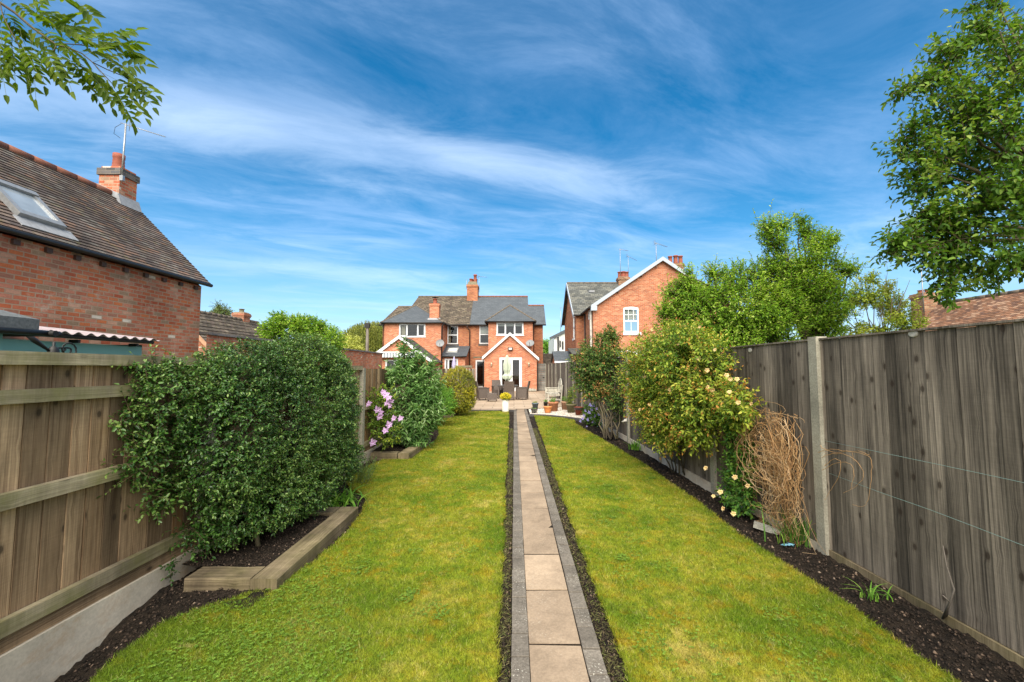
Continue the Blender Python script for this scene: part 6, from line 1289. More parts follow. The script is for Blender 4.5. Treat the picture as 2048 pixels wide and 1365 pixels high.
b.face([q + Vector((-.05, .01, 0)), q + Vector((.07, -.01, 0)), q + Vector((.02, .04, 0))]); tag(b.build('plastic_scrap', M['blue_scrap'], org=tuple(q)), 'pale blue plastic scrap lying on the soil', 'litter')
q = G(1535, 1062, .03); b = MB(); b.beam(q + Vector((-.08, .1, .03)), q + Vector((.12, -.03, -.01)), .07, .05); tag(b.build('stone', M['concrete'], org=tuple(q)), 'grey broken slab piece under the dead stems', 'stone')

# the yellow climbing rose
def bloom(mat, r=.035, n=16, flat=.5):
    pos = []; ax = []; nm = []; ln = []; tn = []
    for i in range(n):
        a_ = i * 2.4; u = (i + .5) / n; el = (1 - u) * 1.25 * (1 - flat) + .25
        pos.append((0, 0, 0)); ax.append((math.cos(a_) * math.cos(el), math.sin(a_) * math.cos(el), math.sin(el))); nm.append((0, 0, 1)); ln.append(r * (.55 + .45 * u)); tn.append(1 - .8 * (1 - u) * random.random())
    return np.array(pos, float), np.array(ax), np.array(nm, float), np.array(ln), np.array(tn)
def add_blooms(parent, name, pts, face, mat, r, n=16, flat=.5, wr=.75, shape='ovate'):
    """one bloom mesh, copied to every place"""
    pos, ax, nm, ln, tn = bloom(mat, r, n, flat); o = leaves(name, pos + np.array(ORG[parent.name]), ax, nm, ln, ln * wr, mat, parent, tint=tn, shape=shape); me = o.data
    if name == 'bloom' and n < 12:
        at_ = me.attributes['tint']; k_ = 6 if shape == 'ovate' else 4; at_.data.foreach_set('value', np.tile(np.array([0, .9, 1, .25, 1, .9][:k_], dtype=np.float32), len(pos)))
    for i, p in enumerate(pts):
        c = o if i == 0 else o.copy()
        if i: col.objects.link(c); c.parent = parent
        c.location = Vector(p) - ORG[parent.name]; f_ = (Vector(face) + Vector((random.gauss(0, .35), random.gauss(0, .35), random.gauss(0, .3)))).normalized(); c.rotation_mode = 'QUATERNION'; c.rotation_quaternion = f_.to_track_quat('Z', 'Y'); s_ = random.uniform(.75, 1.15); c.scale = (s_, s_, s_)
rs = thing('rose_bush', (2.62, 6.8, 0), 'large yellow-green climbing rose with apricot blooms sprawling over the right fence', 'rose')
RB = [(2.32, 7.7, 1.45, .34, .42, .50), (2.26, 7.1, 1.62, .42, .5, .62), (2.30, 6.4, 1.72, .45, .55, .62), (2.36, 5.75, 1.78, .42, .5, .50), (2.45, 5.3, 1.62, .30, .36, .42), (2.25, 6.9, 1.05, .36, .55, .42), (2.32, 6.1, 1.10, .36, .55, .42), (2.38, 5.45, 1.25, .28, .4, .3), (2.34, 6.5, .68, .26, .42, .30), (2.5, 6.2, 2.05, .3, .6, .22), (2.38, 5.55, .95, .24, .36, .34), (2.32, 7.0, .72, .24, .45, .28)]
fr_ok = lambda p: p[:, 2] > .25
foliage(rs, RB, 3900, 9, .20, .046, M['lf_rose'], wr=.55, up=.25, droop=.15, spread=.8, rmin=.45, gap=.18, gs=3.2, twr=.0018, twmat='stem_green', clip=fr_ok, tvar=.4, shape='ovate', tintb=.03)
foliage(rs, RB[:6] + [RB[9]], 260, 8, .30, .038, M['lf_rose'], wr=.5, up=.7, spread=.7, rmin=.85, twr=.0018, twmat='stem_red', tvar=.4, shape='ovate', tintb=.35, name='new_shoots')
b = MB(); q0 = Vector(G(1362, 948))
q0.z = 0
for e in [(2.3, 6.9, 1.3), (2.3, 6.2, 1.5), (2.4, 5.6, 1.6), (2.3, 7.5, 1.4), (2.5, 6.6, 1.8), (2.45, 6.4, .8), (2.2, 6.6, 1.0)]: b.tube(bend(q0 + Vector((random.gauss(0, .06), random.gauss(0, .08), 0)), e, 0, .08, 7), [.014 * (1 - .09 * j) for j in range(8)], 6)
b.build('stems', M['bark'], rs)
pts = [A(x, y, Y) + Vector((0, 0, 0)) for x, y, Y in ((1397, 717, 5.25), (1414, 741, 5.1), (1321, 725, 6.1), (1323, 735, 6.0), (1290, 755, 6.4), (1299, 810, 6.2), (1305, 660, 7.2), (1333, 668, 6.6), (1370, 654, 6.0), (1400, 655, 5.6), (1255, 745, 7.3), (1268, 700, 7.2), (1369, 842, 5.8), (1412, 850, 5.3), (1366, 872, 5.9), (1307, 870, 6.4), (1312, 672, 6.6), (1430, 700, 5.0), (1355, 690, 5.8), (1385, 790, 5.4), (1340, 780, 5.7), (1280, 820, 6.6))]
add_blooms(rs, 'bloom', pts, (-.5, -.8, .3), M['petal_yellow'], .032, 18)
rs2 = thing('rose_spray', (2.66, 5.1, 0), 'lower apricot rose spray with open blooms trailing down the second concrete post', 'rose')
foliage(rs2, [(2.47, 4.75, 1.30, .16, .30, .22), (2.40, 4.55, 1.22, .14, .22, .16), (2.5, 5.1, 1.30, .14, .24, .18), (2.47, 4.8, 1.08, .14, .28, .12)], 330, 8, .17, .045, M['lf_rose'], wr=.55, rmin=.2, twmat='stem_green', shape='ovate', tvar=.35)
foliage(rs2, [(2.60, 4.95, .78, .10, .18, .22), (2.58, 4.95, .48, .13, .22, .22), (2.52, 4.85, .22, .15, .28, .18), (2.64, 4.85, .62, .06, .14, .26), (2.56, 4.9, 1.0, .10, .18, .18)], 460, 8, .14, .046, M['lf_rose_dark'], wr=.58, rmin=.2, twmat='stem_green', shape='ovate', tvar=.4, name='lower_foliage', clip=lambda p: p[:, 2] > .02)
pts = [A(x, y, Y) for x, y, Y in ((1461, 759, 4.6), (1453, 751, 4.65), (1474, 759, 4.6), (1477, 806, 4.35), (1503, 808, 4.35), (1459, 785, 4.55), (1425, 780, 4.9), (1415, 775, 5.0), (1412, 937, 5.0), (1441, 985, 4.7), (1427, 993, 4.65), (1447, 1018, 4.5), (1467, 1028, 4.35), (1470, 955, 4.75), (1495, 972, 4.6))]
add_blooms(rs2, 'bloom', pts, (-.5, -.8, .3), M['petal_yellow'], .031, 18)
b = MB(); b.tube(bend((2.62, 5.0, 0), (2.55, 4.8, 1.2), 0, .06, 8), .008, 6); b.tube(bend((2.62, 5.0, 0), (2.5, 4.7, 1.1), 0, .08, 8), .006, 6); b.build('stems', M['stem_red'], rs2)
# tangle of dead climber stems
dv = thing('dead_climber', (2.62, 4.3, 0), 'tangled tan dead climber stems hanging on the right fence by the concrete post', 'dead climber')
Pa = []; Pb = []; Ra = []; Tn = []
def stem(pts, r, tint):
    pts = [tuple(v + random.gauss(0, .005 if len(pts) < 20 else .002) for v in p) for p in pts]; m_ = len(pts)
    for k0, (p, q) in enumerate(zip(pts, pts[1:])):
        Pa.append(p); Pb.append(q); Ra.append(r * (1.25 - .7 * k0 / m_)); Tn.append(tint)
        if random.random() < .10:
            e = tuple(v + random.gauss(0, .035) for v in q); Pa.append(q); Pb.append(e); Ra.append(r * .55); Tn.append(tint)
for i in range(120):
    # loops and arcs inside a hanging oval mass
    cy_, cz_ = random.gauss(4.28, .15), random.gauss(.76, .20); ry, rz = random.uniform(.14, .44), random.uniform(.08, .34); a0 = random.uniform(0, 6.283); sweep = random.uniform(1.0, 5.0); xx = random.uniform(2.50, 2.68); pts = []; K = 16; tw = random.gauss(0, .25); ph = random.uniform(0, 6)
    for j in range(K + 1):
        a_ = a0 + sweep * j / K; y_ = cy_ + math.cos(a_) * ry + tw * math.sin(a_) * rz * .4 + .012 * math.sin(a_ * 7 + ph); z_ = cz_ + math.sin(a_) * rz + .012 * math.cos(a_ * 9 + ph); y_ = min(max(y_, 3.93 + random.uniform(-.02, .03)), 4.86); z_ = max(z_, .04); z_ = z_ if z_ < 1.15 else 1.15 + (z_ - 1.15) * .35; pts.append((min(right_x(y_) - .015, xx + .04 * math.sin(a_ * 2 + ph)), y_, z_))
    stem(pts, random.uniform(.0012, .0028), random.random())
for i in range(75):   # longer hanging ones
    y_ = random.uniform(3.95, 4.5); z00 = random.uniform(.75, 1.25); pts = [(2.62 + random.gauss(0, .02), y_ + .10 * math.sin(j * .6 + i) + j * .015 * (i % 3 - 1), max(.03, z00 - j * .09)) for j in range(13)]; stem(pts, .002, random.random())
for k_ in range(5):     # tendrils past the post
    q = [[(1636, 905), (1662, 898), (1690, 901), (1720, 905), (1745, 918), (1744, 950), (1741, 990), (1728, 1018), (1705, 1012)], [(1640, 915), (1668, 905), (1700, 910), (1722, 930), (1730, 955), (1712, 975), (1690, 985)], [(1646, 930), (1672, 912), (1688, 930), (1676, 960), (1660, 985), (1648, 1000)], [(1640, 895), (1670, 906), (1712, 900), (1738, 912)], [(1645, 940), (1670, 925), (1705, 925), (1708, 950), (1698, 980)]][k_]; q = [AX(x_ + random.uniform(-3, 3), y_ + random.uniform(-3, 3), 2.62) for x_, y_ in q]
    for _ in range(3): q = [q[0]] + [v for a_, c_ in zip(q, q[1:]) for v in (a_ * .75 + c_ * .25, a_ * .25 + c_ * .75)] + [q[-1]]
    stem([tuple(v) for v in q[::2]], .0020, .4)
for k_ in range(26):   # towards the rose
    y0_ = random.uniform(4.6, 4.8); z0_ = random.uniform(.8, 1.2); L_ = random.uniform(.2, .75); stem([(2.55 - .02 * math.sin(j), y0_ + L_ * j / 7, z0_ + .06 * math.sin(j * .8 + k_) - random.uniform(-.02, .05) * j) for j in range(8)], .002, random.random())
prisms('stems', np.array(Pa), np.array(Pb), np.array(Ra), np.array(Ra), M['dead'], dv, tint=np.array(Tn))

# bronze-tipped shrub farther along the right fence
s2 = thing('shrub', (2.42, 10.6, 0), 'leggy green shrub with bronze tips and bare fanned stems beyond the yellow rose', 'shrub')
SB = px_blobs([(1205, 735, 10.8, .62), (1170, 735, 11.2, .42), (1212, 690, 10.9, .36), (1190, 705, 11, .38), (1238, 760, 10.4, .46), (1190, 775, 10.8, .40), (1240, 800, 10.3, .34), (1240, 725, 10.6, .4), (1175, 765, 11, .28), (1245, 835, 10.3, .2), (1225, 670, 10.9, .2)])
foliage(s2, SB, 2500, 8, .22, .062, M['lf_shrub'], wr=.55, up=.2, rmin=.45, gap=.2, gs=2.5, twr=.003, tvar=.45, shape='ovate')
b = MB(); q0 = G(1222, 878); tg = [(SB[i][0], SB[i][1], SB[i][2]) for i in (0, 1, 2, 4, 5, 6, 7, 3, 8, 10)] 
for e in tg + tg[:4]: b.tube(bend(q0 + Vector((random.gauss(0, .08), random.gauss(0, .08), 0)), e, -.02, .06, 7), [.022 * (1 - .1 * j) for j in range(8)], 6)
b.build('stems', M['bark'], s2)
# lavender-blue clematis by the shingle
cl = thing('clematis', tuple(G(1187, 860)), 'lavender-blue flowering clematis mound at the corner of the shingle bed', 'clematis'); CB = px_blobs([(1190, 842, 12.6, .30), (1180, 825, 12.8, .26), (1205, 850, 12.3, .24), (1195, 815, 12.8, .18), (1170, 850, 12.8, .16)])
foliage(cl, CB, 620, 7, .12, .045, M['lf_rose_dark'], wr=.6, rmin=.3, clip=lambda p: p[:, 2] > .0, shape='ovate')
add_blooms(cl, 'bloom', [A(x, y, 12.3 if y > 845 else 12.45) for x, y in ((1161, 843), (1174, 855), (1168, 832), (1178, 826), (1183, 820), (1190, 833), (1199, 846), (1204, 858), (1196, 857), (1176, 840), (1187, 845), (1181, 811), (1193, 818), (1208, 850), (1212, 845), (1165, 838), (1171, 822), (1187, 812), (1197, 830), (1182, 836), (1201, 838))], (-.3, -.85, .45), M['petal_blue'], .075, 7, .85, .5)
b = MB(); q = G(1205, 865); b.tube([q, q + Vector((0, 0, .42))], .012, 6); b.box(q + Vector((-.05, -.02, .28)), q + Vector((.05, .02, .45))); tag(b.build('garden_stake', M['grey_metal'], org=tuple(q)), 'short pale metal stake beside the lavender-blue clematis', 'stake')
q = AX(1253, 838, 2.55); b = MB(); pts = [q + Vector((0, 0, .0)), q + Vector((-.05, -.05, -.06)), q + Vector((-.02, -.02, -.13))]; b.tube([pts[0], pts[0] + Vector((-.03, -.02, -.04)), pts[0] + Vector((-.10, -.04, -.06)), pts[0] + Vector((-.04, -.02, -.12))], [.01, .04, .03, .008], 7); tag(b.build('bird_ornament', M['pot_white'], org=tuple(q)), 'small white bird-shaped ornament fixed to the fence post behind the yellow rose', 'ornament')

# left border: mauve clematis, buddleia, green shrub, clipped golden bush
cm_ = thing('clematis', (-2.6, 7.9, 0), 'large mauve striped clematis flowers on the left fence beside the buddleia', 'clematis')
foliage(cm_, px_blobs([(755, 800, 7.9, .24), (765, 830, 7.9, .24), (750, 850, 7.8, .2), (775, 870, 7.9, .25), (770, 790, 8.0, .2)]), 300, 7, .14, .05, M['lf_rose'], wr=.55, rmin=.2, shape='ovate', tintb=-.1)
add_blooms(cm_, 'bloom', [A(x, y, Y) for x, y, Y in ((738, 808, 7.55), (755, 819, 7.45), (766, 784, 7.5), (771, 790, 7.45), (777, 796, 7.45), (775, 806, 7.5), (780, 812, 7.45), (788, 837, 7.35), (801, 837, 7.35), (777, 850, 7.35), (770, 862, 7.35), (746, 885, 7.35), (762, 826, 7.5), (760, 833, 7.5), (783, 802, 7.5))], (.15, -.9, .25), M['petal_mauve'], .084, 9, .92, .56)
bu = thing('buddleia', (-2.3, 8.9, 0), 'tall upright buddleia with long grey-green leaves in the second raised bed', 'shrub')
BB = px_blobs([(825, 800, 8.8, .42), (820, 750, 9.0, .36), (815, 720, 9.0, .22), (850, 770, 9.0, .32), (845, 830, 8.9, .38), (815, 850, 8.7, .38), (790, 755, 9.0, .22), (860, 810, 9.2, .28), (830, 880, 8.6, .26), (850, 735, 9.2, .2), (812, 700, 9.0, .12), (845, 712, 9.1, .1)])
foliage(bu, BB, 620, 14, .34, .105, M['lf_bud'], wr=.26, up=.75, rmin=.3, twr=.004, twmat='stem_green', clip=lambda p: p[:, 2] > .03, spread=.9, leafdroop=.35, tvar=.45, shape='ovate')
b = MB()
for e in [A(x, y, 8.9) for x, y in ((790, 785), (815, 740), (845, 770), (835, 820), (825, 760), (858, 800))]: b.tube(bend((-2.25, 8.7, 0), e, 0, .07, 6), [.03 * (1 - .11 * j) for j in range(7)], 7)
b.build('stems', M['bark'], bu)
gs_ = thing('shrub', tuple(G(880, 845)), 'small fresh green leafy shrub between the buddleia and the clipped golden bush', 'shrub'); foliage(gs_, px_blobs([(880, 800, 12.4, .34), (872, 780, 12.6, .26), (893, 812, 12.2, .3), (872, 820, 12.2, .25), (895, 790, 12.8, .2)]), 1300, 8, .14, .045, M['lf_bright'], wr=.45, rmin=.3, clip=lambda p: p[:, 2] > .05, tintb=-.15)
b = MB(); q = G(880, 845); [b.tube(bend(q, A(x, y, 12.4), 0, .05, 4), .01, 5) for x, y in ((875, 790), (890, 800), (883, 780))]; b.build('stems', M['bark'], gs_)
go = thing('golden_bush', tuple(G(918, 825)), 'tightly clipped rounded golden green bush beside the patio', 'bush')
foliage(go, [(-1.98, 14.9, .95, .62, .62, .78), (-2.15, 15.1, .65, .55, .6, .6), (-1.85, 14.9, .6, .50, .5, .52)], 5200, 7, .10, .034, M['lf_gold'], wr=.55, up=.1, rmin=.72, rough_=.25, gap=.1, gs=6, twr=.002, clip=lambda p: p[:, 2] > .08, tvar=.35)
b = MB(); [b.tube(bend((-2.0 + dx, 14.9, 0), (-1.98 + dx * 3, 14.9 + dx, .9), 0, .05, 4), .03, 6) for dx in (-.1, 0, .12)]; b.build('stems', M['bark'], go)
# big leafed climber wisps beyond the left fence near the house
# near tree over the right fence
pe = thing('tree', (8.4, 6.2, 0), 'large leafy tree whose dense crown enters from the right edge', 'tree')
PB = px_blobs([(2090, 190, 6, 1.25), (1965, 335, 6, .95), (1855, 195, 6, .26), (1895, 120, 6, .26), (1830, 275, 6, .27), (1905, 215, 6, .42), (1995, 465, 6, .78), (1880, 480, 6, .42), (1815, 490, 6, .27), (1885, 560, 6.2, .16), (1905, 530, 6.2, .24), (2080, 60, 6, .6), (1985, 50, 6, .16), (1985, 5, 6, .22), (2035, 545, 6, .3), (1890, 370, 6, .5), (1800, 420 + 60, 6, .15), (2240, 350, 6.3, 1.4), (2350, 0, 6.5, 1.5), (2000, 270, 6, .8), (1930, 440, 6, .5), (1850, 330, 6, .22)])
foliage(pe, PB, 5000, 9, .34, .085, M['lf_pear'], wr=.56, up=.15, rmin=.4, gap=.38, gs=1.8, twr=.004, spread=.85, tvar=.4, shape='ovate')
foliage(pe, px_blobs([(1800, 185, 6, .14), (1825, 170, 6, .16), (1850, 165, 6, .18), (1800, 278, 6, .14), (1825, 262, 6, .2), (1900, 100, 6, .2), (1922, 90, 6, .18), (1880, 150, 6, .2), (1948, 12, 6, .16), (1965, 60, 6, .2), (1815, 310, 6, .16), (1790, 500, 6, .18), (1850, 430, 6, .2), (1905, 575, 6, .16), (1890, 595, 6, .09)]), 260, 9, .34, .082, M['lf_pear'], wr=.56, up=.2, rmin=.2, twr=.004, shape='ovate', tvar=.4, name='outer_sprays', twmat='twig')
wood(pe, (8.7, 6.2, -.3), (8.6, 6.2, 3.5), [(B_[0] + .1, B_[1], B_[2] - .1) for B_ in PB if B_[2] > 3.3], .2, second=0, rl=.22, wob=.03)
# apple trees beyond the fence
at = thing('tree', (5.6, 9.2, 0), 'apple tree with two tall upright leafy shoots against the sky behind the right fence', 'tree')
AB = px_blobs([(1590, 600, 9.2, .80), (1640, 610, 9.2, .55), (1595, 520, 9.2, .50), (1550, 480, 9.2, .28), (1535, 455, 9.2, .20), (1565, 448, 9.2, .16), (1612, 462, 9.2, .18), (1602, 442, 9.2, .12), (1640, 490, 9.2, .28), (1662, 480, 9.2, .14), (1655, 530, 9.2, .3), (1690, 540, 9.2, .16), (1710, 535, 9.2, .12), (1560, 530, 9.2, .34), (1620, 560, 9.2, .6), (1560, 650, 9.0, .6), (1650, 660, 9.2, .35)])
foliage(at, AB, 4200, 9, .28, .062, M['lf_apple'], wr=.5, up=.7, rmin=.35, gap=.3, gs=2.0, twr=.004, tvar=.4, shape='ovate')
foliage(at, AB[:1] + AB[3:16], 120, 15, .62, .06, M['lf_apple'], wr=.5, up=1.5, rmin=.7, twr=.005, spread=.7, shape='ovate', tvar=.4, name='upright_shoots', rough_=.2)
wood(at, (6.5, 9.2, -.3), (6.45, 9.2, 1.9), [B_[:3] for B_ in AB[:15]], .14, second=0, rl=.35)
at2 = thing('tree', (4.2, 9.4, 0), 'broad bushy green fruit tree in front of the right-hand gable', 'tree')
AB2 = px_blobs([(1430, 630, 9.4, .75), (1490, 620, 9.2, .80), (1385, 625, 9.6, .50), (1350, 640, 9.8, .36), (1330, 620, 9.8, .20), (1340, 585, 9.8, .16), (1375, 570, 9.6, .22), (1385, 552, 9.6, .18), (1420, 570, 9.4, .28), (1430, 545, 9.4, .18), (1480, 560, 9.4, .38), (1520, 550, 9.3, .3), (1370, 590, 9.6, .36), (1450, 690, 9.2, .6), (1520, 680, 9.0, .6), (1400, 680, 9.4, .5), (1545, 620, 9.2, .6)])
foliage(at2, AB2, 5200, 9, .28, .062, M['lf_apple'], wr=.5, up=.45, rmin=.4, gap=.15, gs=2.0, twr=.004, tintb=.06, tvar=.4, shape='ovate')
foliage(at2, AB2[3:12], 80, 13, .5, .06, M['lf_apple'], wr=.5, up=1.2, rmin=.7, twr=.005, spread=.7, shape='ovate', tvar=.4, name='upright_shoots', rough_=.25)
wood(at2, (4.9, 9.4, -.3), (4.9, 9.4, 1.5), [B_[:3] for B_ in AB2[:14]], .14, second=1, rl=.35)
iv = thing('tree', (12.5, 16, 0), 'thin lime green ivy clad tree with bare twigs left of the square chimney', 'tree')
IB = px_blobs([(1725, 590, 16, .62), (1760, 640, 16, .65), (1795, 610, 16, .6), (1700, 650, 16, .6), (1815, 650, 16, .5), (1740, 560, 16, .3), (1780, 575, 16, .3), (1835, 640, 16, .3), (1690, 600, 16, .4)])
foliage(iv, IB, 2600, 8, .30, .085, M['lf_ivy'], wr=.6, up=.6, rmin=.25, gap=.55, gs=1.5, twr=.006, tvar=.35)
wood(iv, (14.0, 16, -.3), (14.0, 16, 2.2), [tuple(A(x, y, 16)) for x, y in ((1680, 590), (1700, 550), (1728, 545), (1745, 560), (1770, 550), (1795, 560), (1820, 560), (1845, 600), (1665, 620), (1715, 570), (1760, 580), (1800, 590), (1830, 620), (1690, 640))], .12, second=1, rl=.2)
# far left trees
lt = thing('tree', (-6.5, 17, 0), 'mixed green bushy tree top rising behind the big round bush', 'tree')
LT = px_blobs([(575, 665, 17, .75), (620, 670, 17, .7), (600, 652, 17, .36), (562, 648, 17, .3), (552, 632, 17, .16), (640, 656, 17, .26), (650, 680, 17, .7), (545, 665, 17, .5), (615, 642, 17, .16), (590, 638, 17, .16), (635, 645, 17, .16), (665, 690, 16, .45)])
foliage(lt, LT, 1900, 8, .32, .11, M['lf_apple'], wr=.5, up=.5, rmin=.35, gap=.25, gs=1.6, twr=.006, tintb=-.08, tvar=.45); wood(lt, (-8.8, 17, -.3), (-8.8, 17, 1.8), [B_[:3] for B_ in LT], .14, second=1)
bi = thing('birch_tree', (-20, 33, 0), 'small feathery birch top behind the low tiled roof', 'tree'); BI = px_blobs([(441, 628, 33, .75), (438, 614, 33, .45), (452, 625, 33, .55), (430, 628, 33, .5), (440, 650, 33, 1.1)])
foliage(bi, BI, 620, 7, .55, .13, M['lf_birch'], wr=.5, up=.4, droop=.5, rmin=.1, twr=.01); wood(bi, (-22.8, 33, -.3), (-22.8, 33, 2.5), [B_[:3] for B_ in BI], .14, second=1)
# weeping willow
wi = thing('willow_tree', (-13, 45, 0), 'yellow green weeping willow behind the telegraph pole', 'tree')
strands = []; 
for cx_, cy_, r_, zt2 in ((700, 672, 26, 0), (735, 660, 34, 0), (768, 668, 24, 0), (752, 655, 22, 0), (716, 660, 20, 0), (800, 665, 30, 0)):
    for i in range(230):
        a_ = random.uniform(0, 6.283); u = random.random() ** .5; c = A(cx_ + math.cos(a_) * r_ * u, cy_, 45); c.y += math.sin(a_) * r_ * u * .054 * 1.0; zt3 = c.z + (1 - u * u) * r_ * .030 + random.uniform(-.4, .1); strands.append((c.x, c.y, zt3, random.uniform(1.5, 4.2)))
S_ = np.array(strands); n = len(S_); P0_ = S_[:, :3]; Q0 = P0_ - np.stack([rng.normal(0, .12, n), rng.normal(0, .12, n), S_[:, 3]], 1); prisms('hanging_twigs', P0_, Q0, .008, .005, M['stem_green'], wi)
pp = np.concatenate([P0_ + (Q0 - P0_) * u + rng.normal(size=(n, 3)) * .05 for u in np.linspace(0, 1, 22)]); tt = np.tile(rng.normal(.5, .2, n), 22) + rng.normal(0, .12, len(pp)); leaves('foliage', pp, rng.normal(size=pp.shape) * .35 - np.array([0, 0, 1]), rdir(len(pp)), .22, .07, M['lf_willow'], wi, tint=tt)
wood(wi, (-15.5, 45, -.3), (-15.3, 45, 3), [tuple(A(x, y, 45)) for x, y in ((700, 675), (735, 662), (765, 670), (752, 660), (716, 665), (745, 700))], .35, second=1)
py = thing('yellow_shrub', (-13.5, 34, 0), 'pale yellow leafy shrub top below the willow', 'shrub'); foliage(py, px_blobs([(697, 690, 35, .55), (688, 698, 35, .5), (712, 695, 35, .5), (722, 697, 35, .35), (696, 676, 35, .25), (714, 680, 35, .25), (700, 710, 35, .8)]), 620, 7, .4, .15, M['lf_pale'], wr=.4, up=.8, rmin=.2)
ft = thing('tree', (4, 62, 0), 'small distant green tree in the gap beside the brick house', 'tree'); FT = px_blobs([(1092, 697, 62, 1.2), (1100, 700, 62, .9), (1096, 690, 62, .7)]); foliage(ft, FT, 420, 7, .7, .25, M['lf_bright'], wr=.5, rmin=.2); wood(ft, (4.9, 62, -.3), (4.9, 62, 2.5), [B_[:3] for B_ in FT], .15, second=1)
# hedge row of far trees closing the horizon left and right of the photograph's gaps
for i, (x_, y_, r_) in enumerate(((-34, 60, 4.0), (-42, 52, 4.5), (33, 55, 4.5), (40, 40, 4.2), (24, 66, 4.0))):
    tr_ = thing('tree', (x_, y_, 0), ['distant round green tree far beyond the left roofs', 'outermost distant green tree behind the left building', 'distant green tree hidden behind the gabled house', 'distant green tree behind the rusty tiled roof', 'farthest green tree hidden behind the gabled house'][i], 'tree')
    BL = [(x_ + random.uniform(-2, 2), y_ + random.uniform(-2, 2), 2.5 + random.uniform(-1, 1.2), r_ * .45, r_ * .45, r_ * .4) for _ in range(5)]; foliage(tr_, BL, 500, 7, .9, .32, M['lf_apple'], wr=.55, rmin=.3, twr=.02); wood(tr_, (x_, y_, -.3), (x_, y_, 1.6), [B_[:3] for B_ in BL], .25, second=0)

# ash branch hanging in at the top left
ash = thing('ash_tree', (-3.5, .9, 0), 'ash branch with long pinnate leaves hanging in at the top left', 'tree')
b = MB(); tr_pts = bend((-3.5, .9, -.3), (-3.45, .95, 3.4), 0, .02, 6); b.tube(tr_pts, [.10, .09, .085, .08, .075, .07, .06], 10); b.build('trunk', M['bark'], ash)
D_ = 2.65; limb = [Vector((-3.45, .95, 3.4)), Vector((-3.75, 1.7, 4.0)), A(-120, -60, 2.5), A(0, 6, D_), A(30, 26, D_), A(60, 52, D_), A(90, 74, D_), A(113, 90, D_), A(140, 97, D_ + .03), A(165, 108, D_ + .05), A(185, 125, D_ + .05), A(203, 145, D_ + .05), A(222, 165, D_ + .05)]
b = MB(); b.tube(limb, [.05, .035, .02, .0085, .008, .0075, .0070, .0065, .0048, .004, .0034, .003, .0025], 7)
q0 = A(113, 90, D_); side = [[q0, A(107, 104, D_)], [q0, A(130, 88, D_ + .06), A(160, 90, D_ + .1), A(200, 96, D_ + .14), A(225, 98, D_ + .16)], [limb[3], A(5, 30, D_ - .1), A(20, 60, D_ - .12), A(40, 95, D_ - .14)], [limb[2], A(60, -30, D_ + .2), A(110, -10, D_ + .25)], [limb[10], A(215, 140, D_ + .2), A(240, 150, D_ + .22)]]
for s_ in side: b.tube(s_, .0035, 5)
b.build('branches', M['bark'], ash)
pos = []; ax = []; nm = []; ln = []; wd_ = []; rP = []; rQ = []
def compound(o, d, L, nl=5, fl=.078):
    o = Vector(o); d = Vector(d).normalized(); up = Vector((0, 0, 1)); s_ = d.cross(up)
    if s_.length < .1: s_ = Vector((1, 0, 0))
    s_.normalize(); face = (s_.cross(d) + Vector([random.gauss(0, .55) for _ in range(3)]) + Vector((0, -.9, 0))).normalized(); s_ = d.cross(face).normalized(); prev = o
    for i in range(1, nl + 2):
        u = i / (nl + 1); p = o + d * L * (.25 + .75 * u) - Vector((0, 0, 1)) * (L * .13 * u * u); rP.append(tuple(prev)); rQ.append(tuple(p)); dd = (p - prev).normalized(); prev = p
        if i <= nl:
            for sg in (-1, 1): pos.append(tuple(p)); ax.append(tuple((dd * .55 + s_ * sg * .8 + Vector((0, 0, -.25)) + Vector([random.gauss(0, .08) for _ in range(3)])).normalized())); nm.append(tuple(face)); l_ = fl * random.uniform(.8, 1.1) * (1 - .35 * abs(u - .5)); ln.append(l_); wd_.append(l_ * .46)
        else: pos.append(tuple(p)); ax.append(tuple(dd)); nm.append(tuple(face)); ln.append(fl); wd_.append(fl * .4)
